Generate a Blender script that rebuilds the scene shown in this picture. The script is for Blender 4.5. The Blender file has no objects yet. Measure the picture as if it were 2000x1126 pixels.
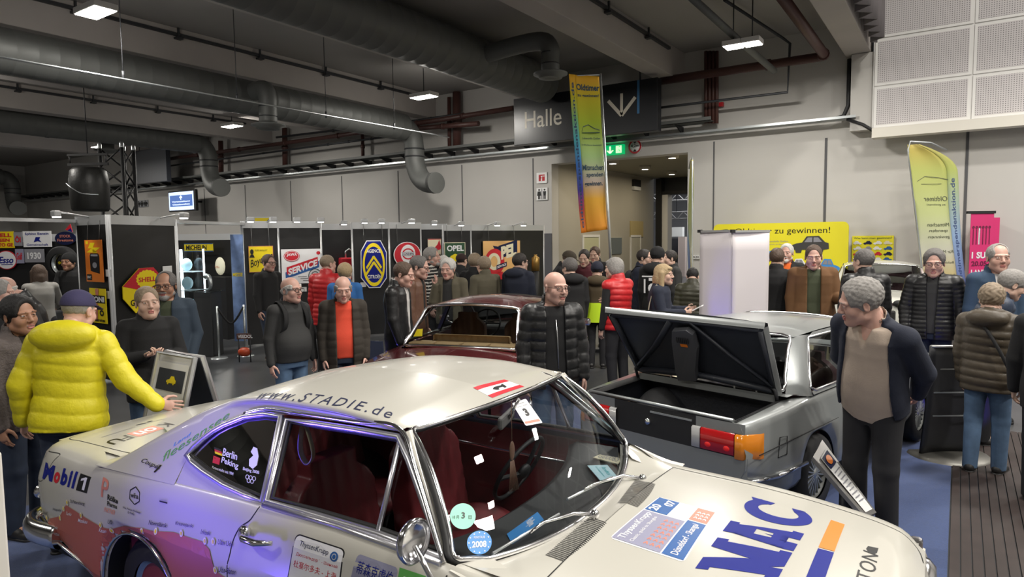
import bpy, bmesh, math, random
import numpy as np
from mathutils import Vector, Matrix
from mathutils.bvhtree import BVHTree
random.seed(7); np.random.seed(7)
SC = bpy.context.scene
COL = SC.collection
PI = math.pi
# ------------------------------------------------------------------ camera
FPX, CX, CY, CAMH = 1290.13, 1000.0, 563.0, 2.10
YAW, PITCH, ROLL = math.radians(34.12), math.radians(-4.28), math.radians(-0.693)
_f = np.array([-math.sin(YAW)*math.cos(PITCH), math.cos(YAW)*math.cos(PITCH), math.sin(PITCH)])
_r0 = np.array([math.cos(YAW), math.sin(YAW), 0.0]); _u0 = np.cross(_r0, _f)
_r = _r0*math.cos(ROLL)+_u0*math.sin(ROLL); _u = _u0*math.cos(ROLL)-_r0*math.sin(ROLL)
CAM = np.array([0, 0, CAMH])
cd = bpy.data.cameras.new('camera'); cam = bpy.data.objects.new('camera', cd); COL.objects.link(cam)
cam.matrix_world = Matrix(((_r[0], _u[0], -_f[0], 0), (_r[1], _u[1], -_f[1], 0), (_r[2], _u[2], -_f[2], CAMH), (0, 0, 0, 1)))
cd.sensor_width = 36; cd.lens = 36*FPX/2000; cd.clip_start = 0.05; cd.clip_end = 300
SC.camera = cam
# ------------------------------------------------------------------ view, world, lights
SC.view_settings.view_transform = 'Standard'
try: SC.view_settings.look = 'None'
except Exception: pass
SC.view_settings.gamma = 1.0
SC.view_settings.exposure = 0.0
SC.view_settings.use_curve_mapping = False
w = bpy.data.worlds.new('world'); SC.world = w; w.use_nodes = True
w.node_tree.nodes['Background'].inputs[0].default_value = (0.95, 0.95, 1.0, 1)
w.node_tree.nodes['Background'].inputs[1].default_value = 0.22

def area(name, loc, sx, sy, power, color=(1, 1, 1), rot=None, spread=180):
    l = bpy.data.lights.new(name, 'AREA'); l.shape = 'RECTANGLE'; l.size = sx; l.size_y = sy
    l.energy = power; l.color = color; l.spread = math.radians(spread)
    o = bpy.data.objects.new(name, l); COL.objects.link(o); o.location = loc
    if rot is not None: o.rotation_euler = rot
    return o

def aim(o, target):
    d = Vector(target)-o.location
    o.rotation_euler = d.to_track_quat('-Z', 'Y').to_euler()

def spot(name, loc, target, power, color, size=70, radius=0.06, blend=0.6):
    l = bpy.data.lights.new(name, 'SPOT'); l.energy = power; l.color = color
    l.spot_size = math.radians(size); l.spot_blend = blend; l.shadow_soft_size = radius
    o = bpy.data.objects.new(name, l); COL.objects.link(o); o.location = loc; aim(o, target)
    return o

WARM = (1.0, 0.955, 0.88)
# ceiling flood lamps of the hall: the visible grid and its continuation overhead and behind
LAMP_GRID = [(-11.5, 5.3), (-19.2, 12.7), (-27.1, 12.3), (-11.5, 13.1), (-3.75, 13.3),
             (-3.75, 5.3), (3.6, 13.3), (3.6, 5.3), (-3.75, -2.5), (3.6, -2.5), (-11.5, -2.5), (-19.2, 5.0), (0.2, 9.4), (0.2, 1.6), (-34.0, 11.5), (-34.0, 4.0)]
LAMP_W = [170, 180, 170, 175, 185, 165, 195, 180, 130, 120, 170, 170, 130, 85, 200, 180]
for (lx, ly) in ((2.5, 9.5), (7.5, 9.5), (2.5, 3.0), (7.5, 3.0)):     # lamps of the tall hall on the right
    area('high_hall_lamp', (lx, ly, 10.9), 0.7, 0.7, 480, WARM)
for (lx, ly), e in zip(LAMP_GRID, LAMP_W):
    area('hall_lamp', (lx, ly, 5.70), 0.62, 0.30, e, WARM)
for (lx, ly) in LAMP_GRID[:4]+LAMP_GRID[9:12]+[(-15.5, -2.5), (-19.2, 5.0), (-27, 3.0), (-35, 11.0)]:   # point fills added to brighten the beams, some away from any fitting
    l = bpy.data.lights.new('beam_fill_point', 'POINT'); l.energy = 48; l.color = WARM; l.shadow_soft_size = 0.15
    o = bpy.data.objects.new('beam_fill_point', l); COL.objects.link(o); o.location = (lx, ly, 5.60)
# blue show uplights
spot('blue_uplight', (-3.3, 0.35, 0.30), (-3.2, 1.75, 1.05), 14, (0.16, 0.10, 1.0), 75, 0.22)
spot('blue_uplight', (-3.65, 0.25, 0.50), (-2.62, 1.80, 1.32), 230, (0.13, 0.07, 1.0), 36, 0.25)  # extra narrow spot without a housing, added to tint the window frames
spot('blue_uplight', (0.12, 7.55, 0.12), (0.05, 7.9, 1.2), 14, (0.12, 0.10, 1.0), 120, 0.05)
spot('blue_uplight', (-3.1, 8.45, 0.12), (-2.5, 9.1, 1.3), 40, (0.16, 0.12, 1.0), 38, 0.05)
spot('blue_uplight', (-6.6, 5.6, 0.12), (-5.0, 6.2, 1.3), 30, (0.16, 0.12, 1.0), 60, 0.05)

# ------------------------------------------------------------------ helpers
def ray(x, y): return _f + _r*((x-CX)/FPX) - _u*((y-CY)/FPX)
def at(x, y, X=None, Y=None, Z=None, d=None):
    v = ray(x, y)
    if X is not None: t = X/v[0]
    elif Y is not None: t = Y/v[1]
    elif Z is not None: t = (Z-CAMH)/v[2]
    else: t = d
    return CAM+v*t
def pj(p):
    q = np.asarray(p, float)-CAM; z = q@_f
    return CX+FPX*(q@_r)/z, CY-FPX*(q@_u)/z

def srgb(h):
    h = h.lstrip('#'); c = [int(h[i:i+2], 16)/255 for i in (0, 2, 4)]
    return tuple(((x/12.92) if x <= 0.04045 else ((x+0.055)/1.055)**2.4) for x in c)

def mat(name, col, rough=0.6, metal=0.0, spec=0.5, coat=0.0, noise=None, bump=None, emit=None, sss=0.0, trans=0.0, alpha=1.0, sheen=0):
    """noise=(scale, amount) varies the colour a little; bump=(scale, strength, distance)."""
    m = bpy.data.materials.new(name); m.use_nodes = True
    nt = m.node_tree; b = nt.nodes['Principled BSDF']
    if isinstance(col, str): col = srgb(col)
    b.inputs['Base Color'].default_value = (*col, 1)
    b.inputs['Roughness'].default_value = rough; b.inputs['Metallic'].default_value = metal
    b.inputs['Specular IOR Level'].default_value = spec
    b.inputs['Coat Weight'].default_value = coat; b.inputs['Coat Roughness'].default_value = 0.04
    if sss: b.inputs['Subsurface Weight'].default_value = sss; b.inputs['Subsurface Radius'].default_value = (0.012, 0.005, 0.003)
    if trans: b.inputs['Transmission Weight'].default_value = trans
    if sheen: b.inputs['Sheen Weight'].default_value = sheen
    b.inputs['Alpha'].default_value = alpha
    if emit: b.inputs['Emission Color'].default_value = (*(srgb(emit[0]) if isinstance(emit[0], str) else emit[0]), 1); b.inputs['Emission Strength'].default_value = emit[1]
    if noise or bump:
        tc = nt.nodes.new('ShaderNodeTexCoord')
    if noise:
        n = nt.nodes.new('ShaderNodeTexNoise'); n.inputs['Scale'].default_value = noise[0]; n.inputs['Detail'].default_value = 4
        nt.links.new(tc.outputs['Object'], n.inputs['Vector'])
        mx = nt.nodes.new('ShaderNodeMix'); mx.data_type = 'RGBA'
        a = noise[1]
        mx.inputs['A'].default_value = (*[c*(1-a) for c in col], 1); mx.inputs['B'].default_value = (*[min(1, c*(1+a)) for c in col], 1)
        nt.links.new(n.outputs['Fac'], mx.inputs['Factor']); nt.links.new(mx.outputs['Result'], b.inputs['Base Color'])
    if bump:
        n2 = nt.nodes.new('ShaderNodeTexNoise'); n2.inputs['Scale'].default_value = bump[0]; n2.inputs['Detail'].default_value = 3
        nt.links.new(tc.outputs['Object'], n2.inputs['Vector'])
        bp = nt.nodes.new('ShaderNodeBump'); bp.inputs['Strength'].default_value = bump[1]; bp.inputs['Distance'].default_value = bump[2]
        nt.links.new(n2.outputs['Fac'], bp.inputs['Height']); nt.links.new(bp.outputs['Normal'], b.inputs['Normal'])
    return m

def glass_mat(name, tint, rough=0.0, ior=1.45):
    m = bpy.data.materials.new(name); m.use_nodes = True; nt = m.node_tree
    for n in list(nt.nodes): nt.nodes.remove(n)
    o = nt.nodes.new('ShaderNodeOutputMaterial'); mx = nt.nodes.new('ShaderNodeMixShader')
    t = nt.nodes.new('ShaderNodeBsdfTransparent'); t.inputs[0].default_value = (*tint, 1)
    g = nt.nodes.new('ShaderNodeBsdfGlossy'); g.inputs['Roughness'].default_value = rough
    fr = nt.nodes.new('ShaderNodeFresnel'); fr.inputs['IOR'].default_value = ior
    nt.links.new(fr.outputs[0], mx.inputs[0]); nt.links.new(t.outputs[0], mx.inputs[1]); nt.links.new(g.outputs[0], mx.inputs[2])
    nt.links.new(mx.outputs[0], o.inputs[0])
    return m

class MB:
    """collects shapes of one part; build() links it as ONE mesh object"""
    def __init__(s): s.v = []; s.f = []; s.mi = []; s.sm = []; s.M = None
    def _add(s, vs, fs, mi=0, smooth=False):
        o = len(s.v)
        if s.M is not None: vs = [tuple(s.M @ Vector(v)) for v in vs]
        s.v.extend([tuple(map(float, v)) for v in vs])
        for f in fs: s.f.append([o+i for i in f]); s.mi.append(mi); s.sm.append(smooth)
        return s
    def box(s, c, size, mi=0, R=None, bev=0.0):
        hx, hy, hz = [a/2 for a in size]
        if bev > 0:
            b = min(bev, hx*.99, hy*.99, hz*.99); bm = bmesh.new(); bmesh.ops.create_cube(bm, size=1)
            for v in bm.verts: v.co = Vector((v.co.x*size[0], v.co.y*size[1], v.co.z*size[2]))
            bmesh.ops.bevel(bm, geom=list(bm.edges), offset=b, segments=2, affect='EDGES', profile=0.5)
            bm.verts.ensure_lookup_table(); vs = [v.co.copy() for v in bm.verts]; bm.verts.index_update()
            fs = [[v.index for v in f.verts] for f in bm.faces]; bm.free()
        else:
            vs = [Vector((x, y, z)) for x in (-hx, hx) for y in (-hy, hy) for z in (-hz, hz)]
            fs = [(0, 1, 3, 2), (4, 6, 7, 5), (0, 4, 5, 1), (2, 3, 7, 6), (0, 2, 6, 4), (1, 5, 7, 3)]
        if R is not None: vs = [R @ v for v in vs]
        c = Vector(c); return s._add([v+c for v in vs], fs, mi)
    def box2(s, a, b, mi=0, bev=0): return s.box([(x+y)/2 for x, y in zip(a, b)], [abs(x-y) for x, y in zip(a, b)], mi, None, bev)
    def tube(s, pts, r, n=8, mi=0, cap=True, closed=False, smooth=True, sq=None):
        P = [Vector(p) for p in pts]; m = len(P); rs = r if hasattr(r, '__len__') else [r]*m
        vs = []; prev = None
        for i, p in enumerate(P):
            if closed: t = P[(i+1) % m]-P[i-1]
            else: t = P[min(i+1, m-1)]-P[max(i-1, 0)]
            t = t.normalized() if t.length > 1e-9 else Vector((0, 0, 1))
            if prev is None:
                a = Vector((0, 0, 1)) if abs(t.z) < 0.9 else Vector((1, 0, 0)); nrm = (a-t*a.dot(t)).normalized()
            else:
                nrm = prev-t*prev.dot(t); nrm = nrm.normalized() if nrm.length > 1e-6 else prev
            prev = nrm; bi = t.cross(nrm)
            for k in range(n):
                a = 2*PI*k/n + (PI/4 if sq else 0)
                vs.append(p+(nrm*math.cos(a)*(sq[0] if sq else 1)+bi*math.sin(a)*(sq[1] if sq else 1))*rs[i])
        fs = []
        for i in range(m if closed else m-1):
            for k in range(n):
                a = i*n+k; b = i*n+(k+1) % n; j = (i+1) % m
                fs.append((a, b, j*n+(k+1) % n, j*n+k))
        s._add(vs, fs, mi, smooth)
        if cap and not closed:
            o = len(s.v)-len(vs); s.f.append([o+k for k in range(n)][::-1]); s.mi.append(mi); s.sm.append(False)
            s.f.append([o+(m-1)*n+k for k in range(n)]); s.mi.append(mi); s.sm.append(False)
        return s
    def cyl(s, a, b, r, n=16, mi=0, r2=None): return s.tube([a, b], [r, r if r2 is None else r2], n, mi)
    def bar(s, a, b, w, h, mi=0): return s.tube([a, b], 1.0, 4, mi, True, False, False, (w/math.sqrt(2), h/math.sqrt(2)))
    def lathe(s, prof, c=(0, 0, 0), axis='z', n=24, mi=0, smooth=True):
        vs = []; fs = []; m = len(prof)
        for k in range(n):
            a = 2*PI*k/n; ca, sa = math.cos(a), math.sin(a)
            for (r, h) in prof:
                p = (r*ca, r*sa, h) if axis == 'z' else ((r*ca, h, r*sa) if axis == 'y' else (h, r*ca, r*sa))
                vs.append((p[0]+c[0], p[1]+c[1], p[2]+c[2]))
        for k in range(n):
            for j in range(m-1): fs.append((k*m+j, ((k+1) % n)*m+j, ((k+1) % n)*m+j+1, k*m+j+1))
        return s._add(vs, fs, mi, smooth)
    def grid(s, rows, mi=0, smooth=True, close_u=False, flip=False):
        n = len(rows[0]); vs = [p for r in rows for p in r]; fs = []
        for i in range(len(rows)-1):
            for j in range(n-1 if not close_u else n):
                a, b = i*n+j, i*n+(j+1) % n; q = (a, b, b+n, a+n); fs.append(q[::-1] if flip else q)
        return s._add(vs, fs, mi, smooth)
    def poly(s, pts, mi=0): return s._add(pts, [list(range(len(pts)))], mi)
    def prism(s, pts, ext, mi=0):
        """planar outline pts extruded by vector ext (both faces and rim)"""
        n = len(pts); e = Vector(ext); P = [Vector(p) for p in pts]
        s._add(P, [list(range(n))], mi); s._add([p+e for p in P], [list(range(n))[::-1]], mi)
        return s._add(P+[p+e for p in P], [(i, n+i, n+(i+1) % n, (i+1) % n) for i in range(n)], mi)
    def ell(s, c, r, n=12, m=8, mi=0, R=None):
        vs = []; fs = []
        for j in range(m+1):
            th = PI*j/m
            for k in range(n):
                a = 2*PI*k/n; p = Vector((r[0]*math.sin(th)*math.cos(a), r[1]*math.sin(th)*math.sin(a), r[2]*math.cos(th)))
                if R is not None: p = R @ p
                vs.append(p+Vector(c))
        for j in range(m):
            for k in range(n): fs.append((j*n+k, (j+1)*n+k, (j+1)*n+(k+1) % n, j*n+(k+1) % n))
        return s._add(vs, fs, mi, True)
    def build(s, name, mats, parent=None, fix=True):
        me = bpy.data.meshes.new(name); me.from_pydata(s.v, [], s.f)
        if not isinstance(mats, (list, tuple)): mats = [mats]
        for m in mats: me.materials.append(m)
        me.polygons.foreach_set('material_index', s.mi); me.polygons.foreach_set('use_smooth', s.sm)
        if fix:
            bm = bmesh.new(); bm.from_mesh(me); bmesh.ops.remove_doubles(bm, verts=bm.verts, dist=1e-5)
            bmesh.ops.recalc_face_normals(bm, faces=bm.faces); bm.to_mesh(me); bm.free()
        me.update()
        return link(name, me, parent)

def link(name, me, parent=None):
    o = bpy.data.objects.new(name, me); COL.objects.link(o)
    if parent is not None: o.parent = parent
    return o

LABELS = set()
def tag(o, label, cat, group=None, kind=None):
    o['label'] = label; o['category'] = cat
    if group: o['group'] = group
    if kind: o['kind'] = kind
    return o
def thing(name, label, cat, loc=(0, 0, 0), rz=0.0, group=None, scale=1.0):
    o = bpy.data.objects.new(name, None); COL.objects.link(o); o.empty_display_size = 0.1
    o.location = [float(a) for a in loc]; o.rotation_euler = (0, 0, rz); o.scale = (scale,)*3
    return tag(o, label, cat, group)
def struct(name, mb, m):
    o = mb.build(name, m); o['kind'] = 'structure'; return o

# ------------------------------------------------------------------ lettering
_TC = {}
def text2d(s, bold=0.0, step=None, shear=0.0, space=1.0):
    """(verts, faces) of a string, cap height 1, starting at the origin on the baseline"""
    k = (s, bold, step, shear, space)
    if k in _TC: return _TC[k]
    c = bpy.data.curves.new('t', 'FONT'); c.body = s; c.size = 1.0; c.offset = bold; c.shear = shear; c.resolution_u = 3
    c.space_character = space
    c.fill_mode = 'BOTH'; o = bpy.data.objects.new('t', c); COL.objects.link(o)
    dg = bpy.context.evaluated_depsgraph_get(); dg.update()
    me = bpy.data.meshes.new_from_object(o.evaluated_get(dg)); bpy.data.objects.remove(o); bpy.data.curves.remove(c)
    bm = bmesh.new(); bm.from_mesh(me); bpy.data.meshes.remove(me)
    sc = 1/0.729
    for v in bm.verts: v.co = v.co*sc
    if step: gridcut(bm, step)
    bm.verts.index_update()
    r = ([(v.co.x, v.co.y) for v in bm.verts], [[v.index for v in f.verts] for f in bm.faces]); bm.free()
    _TC[k] = r; return r
def gridcut(bm, step):
    xs = [v.co.x for v in bm.verts]; ys = [v.co.y for v in bm.verts]
    if not xs: return
    for ax, lo, hi in ((0, min(xs), max(xs)), (1, min(ys), max(ys))):
        q = lo+step
        while q < hi:
            co = [0, 0, 0]; co[ax] = q; no = [0, 0, 0]; no[ax] = 1
            bmesh.ops.bisect_plane(bm, geom=bm.verts[:]+bm.edges[:]+bm.faces[:], plane_co=co, plane_no=no); q += step
def poly2d(pts, step=None, holes=None):
    bm = bmesh.new(); vs = [bm.verts.new((x, y, 0)) for x, y in pts]; bm.faces.new(vs)
    bmesh.ops.triangulate(bm, faces=bm.faces[:])
    if step: gridcut(bm, step)
    bm.verts.index_update(); r = ([(v.co.x, v.co.y) for v in bm.verts], [[v.index for v in f.verts] for f in bm.faces]); bm.free(); return r
def ext(vs):
    xs = [v[0] for v in vs]; ys = [v[1] for v in vs]
    return (min(xs), max(xs), min(ys), max(ys)) if xs else (0, 1, 0, 1)
def put(mb, t2, fn, mi=0):
    """adds a 2-D shape through fn(x, y) -> 3-D point"""
    vs, fs = t2; return mb._add([fn(x, y) for x, y in vs], fs, mi)
def fit(t2, x0, y0, w, h, mirror=False):
    """scales a 2-D shape into the box whose lower left corner is x0, y0"""
    a, b, c, d = ext(t2[0]); sx = w/max(b-a, 1e-6); sy = h/max(d-c, 1e-6)
    return ([((x0+w-(x-a)*sx) if mirror else x0+(x-a)*sx, y0+(y-c)*sy) for x, y in t2[0]], t2[1])
def plane(o, u, v, off=0.0):
    o, u, v = Vector(o), Vector(u).normalized(), Vector(v).normalized(); n = u.cross(v)*off
    return lambda x, y: o+u*x+v*y+n
def ring2d(cx, cy, rx, ry, t, n=40, a0=0, a1=2*PI):
    vs = []; fs = []
    for k in range(n+1):
        a = a0+(a1-a0)*k/n
        vs += [(cx+rx*math.cos(a), cy+ry*math.sin(a)), (cx+(rx-t)*math.cos(a), cy+(ry-t)*math.sin(a))]
    for k in range(n): fs.append((2*k, 2*k+2, 2*k+3, 2*k+1))
    return vs, fs
def disc2d(cx, cy, rx, ry=None, n=32):
    ry = rx if ry is None else ry
    return [(cx+rx*math.cos(2*PI*k/n), cy+ry*math.sin(2*PI*k/n)) for k in range(n)], [list(range(n))]
def rect2d(x0, y0, x1, y1): return [(x0, y0), (x1, y0), (x1, y1), (x0, y1)], [(0, 1, 2, 3)]
def rrect(x0, y0, x1, y1, r, n=5):
    p = []
    for cx, cy, a in ((x1-r, y1-r, 0), (x0+r, y1-r, PI/2), (x0+r, y0+r, PI), (x1-r, y0+r, 1.5*PI)):
        p += [(cx+r*math.cos(a+PI/2*k/n), cy+r*math.sin(a+PI/2*k/n)) for k in range(n+1)]
    return p
def line2d(pts, w):
    """polyline as quads of width w"""
    vs = []; fs = []
    for (x0, y0), (x1, y1) in zip(pts[:-1], pts[1:]):
        l = math.hypot(x1-x0, y1-y0) or 1; nx, ny = -(y1-y0)/l*w/2, (x1-x0)/l*w/2; o = len(vs)
        vs += [(x0+nx, y0+ny), (x1+nx, y1+ny), (x1-nx, y1-ny), (x0-nx, y0-ny)]; fs.append((o, o+1, o+2, o+3))
    return vs, fs
def spline(pts, n=8, closed=False):
    P = [Vector(p) for p in pts]; m = len(P); out = []
    for i in range(m if closed else m-1):
        p0 = P[(i-1) % m] if (closed or i > 0) else P[0]; p1 = P[i]; p2 = P[(i+1) % m]; p3 = P[(i+2) % m] if (closed or i+2 < m) else P[-1]
        for k in range(n):
            t = k/n; out.append(0.5*((2*p1)+(p2-p0)*t+(2*p0-5*p1+4*p2-p3)*t*t+(3*p1-p0-3*p2+p3)*t**3))
    if not closed: out.append(P[-1])
    return out
def lerp(x, xs, ys): return float(np.interp(x, xs, ys))
def pchip(xs, ys):
    xs = np.array(xs, float); ys = np.array(ys, float); h = np.diff(xs); d = np.diff(ys)/h; m = np.zeros(len(xs)); m[0] = d[0]; m[-1] = d[-1]
    for i in range(1, len(xs)-1):
        if d[i-1]*d[i] > 0: m[i] = 2*d[i-1]*d[i]/(d[i-1]+d[i])
    def fn(x):
        x = min(max(x, xs[0]), xs[-1]); i = min(int(np.searchsorted(xs, x, side='right'))-1, len(h)-1); i = max(i, 0); t = (x-xs[i])/h[i]
        return float((2*t**3-3*t*t+1)*ys[i]+(t**3-2*t*t+t)*h[i]*m[i]+(-2*t**3+3*t*t)*ys[i+1]+(t**3-t*t)*h[i]*m[i+1])
    return fn
# ------------------------------------------------------------------ materials of the hall
M = {}
M['wall'] = mat('wall_paint', (0.50, 0.485, 0.46), 0.75, noise=(0.6, 0.05))
M['concrete'] = mat('beam_concrete', (0.40, 0.37, 0.35), 0.85, noise=(1.2, 0.10), bump=(30, 0.1, 0.01))
M['ceiling'] = mat('ceiling_slab', (0.30, 0.285, 0.27), 0.9, noise=(0.8, 0.1))
M['floor'] = mat('floor_screed', (0.060, 0.062, 0.066), 0.34, noise=(2.5, 0.3), bump=(90, 0.06, 0.004))
M['carpet'] = mat('blue_carpet', (0.016, 0.040, 0.135), 0.95, noise=(60, 0.3), bump=(240, 0.6, 0.004), sheen=0.3)
M['slat'] = mat('dark_decking', (0.030, 0.020, 0.018), 0.6, noise=(6, 0.45))
M['duct'] = mat('spiral_duct', (0.125, 0.130, 0.125), 0.55, 0.15, noise=(3, 0.08))
M['brown'] = mat('brown_pipe', (0.085, 0.036, 0.030), 0.45)
M['dark'] = mat('dark_steel', (0.045, 0.047, 0.052), 0.5, 0.4)
M['black'] = mat('black_matte', (0.012, 0.012, 0.013), 0.6)
M['galv'] = mat('galvanised', (0.52, 0.55, 0.56), 0.35, 0.85)
M['alu'] = mat('aluminium', (0.72, 0.73, 0.74), 0.32, 0.85)
M['white'] = mat('white_paint', (0.78, 0.77, 0.75), 0.5)
M['offwhite'] = mat('cream_paint', (0.70, 0.67, 0.60), 0.6)
M['joint'] = mat('wall_joint', (0.09, 0.09, 0.095), 0.8)
M['lampglow'] = mat('lamp_diffuser', (1, 1, 0.95), 0.4, emit=((1.0, 0.95, 0.85), 14))
M['signblack'] = mat('sign_board', (0.010, 0.011, 0.014), 0.35)
M['signcream'] = mat('sign_lettering', (0.62, 0.58, 0.49), 0.5)
M['signblue'] = mat('sign_blue', (0.045, 0.16, 0.33), 0.5)
M['paper'] = mat('white_paper', (0.80, 0.80, 0.79), 0.6)
M['redsign'] = mat('sign_red', (0.50, 0.012, 0.02), 0.4)
M['exitgreen'] = mat('exit_green', (0.0, 0.30, 0.08), 0.4, emit=((0.0, 0.55, 0.16), 0.75))
M['exitwhite'] = mat('exit_white', (0.8, 0.95, 0.75), 0.4, emit=((0.75, 1.0, 0.65), 0.9))
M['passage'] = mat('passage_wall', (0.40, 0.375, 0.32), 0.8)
M['perf'] = None

def perf_mat():
    m = mat('perforated_panel', (0.60, 0.57, 0.575), 0.7); nt = m.node_tree; b = nt.nodes['Principled BSDF']
    tc = nt.nodes.new('ShaderNodeTexCoord'); sp = nt.nodes.new('ShaderNodeSeparateXYZ'); nt.links.new(tc.outputs['Object'], sp.inputs[0])
    outs = []
    for ax in ('X', 'Z'):
        mu = nt.nodes.new('ShaderNodeMath'); mu.operation = 'MULTIPLY'; mu.inputs[1].default_value = 2*PI/0.040; nt.links.new(sp.outputs[ax], mu.inputs[0])
        s = nt.nodes.new('ShaderNodeMath'); s.operation = 'SINE'; nt.links.new(mu.outputs[0], s.inputs[0]); outs.append(s)
    mn = nt.nodes.new('ShaderNodeMath'); mn.operation = 'MINIMUM'; nt.links.new(outs[0].outputs[0], mn.inputs[0]); nt.links.new(outs[1].outputs[0], mn.inputs[1])
    gt = nt.nodes.new('ShaderNodeMath'); gt.operation = 'GREATER_THAN'; gt.inputs[1].default_value = 0.25; nt.links.new(mn.outputs[0], gt.inputs[0])
    mx = nt.nodes.new('ShaderNodeMix'); mx.data_type = 'RGBA'; mx.inputs['A'].default_value = (0.60, 0.57, 0.575, 1); mx.inputs['B'].default_value = (0.17, 0.16, 0.165, 1)
    nt.links.new(gt.outputs[0], mx.inputs['Factor']); nt.links.new(mx.outputs['Result'], b.inputs['Base Color']); return m
M['perf'] = perf_mat()

YW = 16.6          # rear wall
PX0, PX1 = -9.82, -5.80     # passage opening
ZL = 4.24          # lintel
# ------------------------------------------------------------------ floor, carpet
b = MB(); b.box2((-60, -14, -0.12), (16, 45, 0)); struct('floor', b, M['floor'])
b = MB()
pc = [at(1850, 905, Z=0), at(1838, 1126, Z=0)]
cxr = 0.0
b.box2((-6.15, 0.6, 0.001), (0.0, 7.75, 0.010)); o = b.build('carpet', M['carpet']); tag(o, 'blue exhibition carpet laid under the white coupe and the silver car', 'carpet')
b = MB()
for k in range(26):
    b.box2((0.01+0.062*k, 0.6, 0.001), (0.01+0.062*k+0.054, 8.6, 0.016))
o = b.build('slatted_walkway', M['slat']); tag(o, 'dark brown slatted walkway beside the right edge of the blue carpet', 'walkway')

# ------------------------------------------------------------------ walls
b = MB()
for a, c in (((-46, YW, 0), (PX0, YW+0.4, 6.9)), ((PX1, YW, 0), (-1.72, YW+0.4, 6.9)), ((PX0, YW, ZL), (PX1, YW+0.4, 6.9)), ((-1.72, YW, 0), (14, YW+0.4, 4.6))):
    b.box2(a, c)
struct('wall_back', b, M['wall'])
b = MB(); b.box2((-46.4, -14, 0), (-46, YW+0.4, 6.9)); struct('wall_left', b, M['wall'])
b = MB(); b.box2((14, -14, 0), (14.4, YW+0.4, 11.5)); struct('wall_right', b, M['wall'])
b = MB(); b.box2((-46.4, -14.4, 0), (14.4, -14, 11.5)); struct('wall_front', b, M['wall'])
b = MB(); b.box2((-46.4, -14, 6.72), (-1.72, YW+0.3, 6.95)); b.box2((-1.9, -14, 11.2), (14.4, YW+0.4, 11.5)); b.box2((-1.9, -14, 6.72), (-1.72, YW, 11.2)); struct('ceiling', b, M['ceiling'])
# perforated upper wall with its frame and ledge
px_l = float(at(1704, 200, Y=YW-0.35)[0])
b = MB(); b.box2((px_l, YW-0.35, 4.32), (14, YW+0.4, 11.5), 0); struct('wall_upper', b, M['white'])
b = MB(); zs = [4.36, 5.235, 6.225, 7.22, 8.21, 9.2, 10.2, 11.15]
x2 = float(at(1901, 100, Y=YW-0.37)[0]); wd = x2-px_l
xs = [px_l+0.02, x2, x2+1.78*1.0, x2+2*1.78, x2+3*1.78, x2+4*1.78, x2+5*1.78, x2+6*1.78]
for i in range(len(xs)-1):
    for j in range(len(zs)-1):
        x0, x1, z0, z1 = xs[i]+.012, xs[i+1]-.012, zs[j]+.012, zs[j+1]-.012
        b.box2((x0, YW-0.375, z0), (x1, YW-0.352, z1), 1)
        b.box2((x0+.055, YW-0.380, z0+.055), (x1-.055, YW-0.3745, z1-.055), 0)
o = b.build('trim_1', [M['perf'], M['white']]); o['kind'] = 'structure'
b = MB(); b.box2((float(at(1702, 280, Y=YW-0.62)[0]), YW-0.62, 4.135), (14, YW-0.3, 4.335)); struct('trim_2', b, M['offwhite'])
# wall joints
n = 3
for px in (264, 400, 480, 569, 669, 779, 903.5, 1042, 1393.5, 1611, 1885):
    x = float(at(px, 400, Y=YW)[0]); wv = 0.016 if px < 1500 else 0.026
    b = MB(); b.box2((x-wv, YW-0.012, 0), (x+wv, YW+0.01, 4.45 if px < 1500 else 4.30)); struct('trim_%d' % n, b, M['joint']); n += 1
# dark skirting of the booth side of the wall
b = MB(); b.box2((-46, YW-0.03, 0), (PX0, YW+0.01, 2.25)); struct('baseboard_back', b, mat('wall_dado', (0.09, 0.09, 0.10), 0.7))
# passage
YE = 24.3
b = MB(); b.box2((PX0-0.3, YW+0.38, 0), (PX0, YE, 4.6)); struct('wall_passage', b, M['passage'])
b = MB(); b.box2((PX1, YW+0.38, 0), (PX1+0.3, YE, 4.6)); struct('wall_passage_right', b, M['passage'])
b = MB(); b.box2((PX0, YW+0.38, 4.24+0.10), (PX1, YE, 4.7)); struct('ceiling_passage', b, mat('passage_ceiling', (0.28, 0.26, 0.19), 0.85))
xd = float(at(1288, 450, Y=YE)[0])
b = MB(); b.box2((xd, YE, 3.75), (PX1, YE+0.25, 4.6)); struct('wall_passage_end', b, M['dark'])
b = MB(); b.box2((xd-0.02, YE-0.35, 0), (xd+0.20, YE+0.2, 4.3)); b.box2((xd+0.2, YE-0.3, 3.7), (PX1, YE+0.2, 3.82)); struct('door_1', b, M['black'])
b = MB(); b.box2((xd+0.20, YE-0.25, 0), (xd+0.42, YE+0.2, 3.7)); struct('trim_20', b, M['white'])
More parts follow.
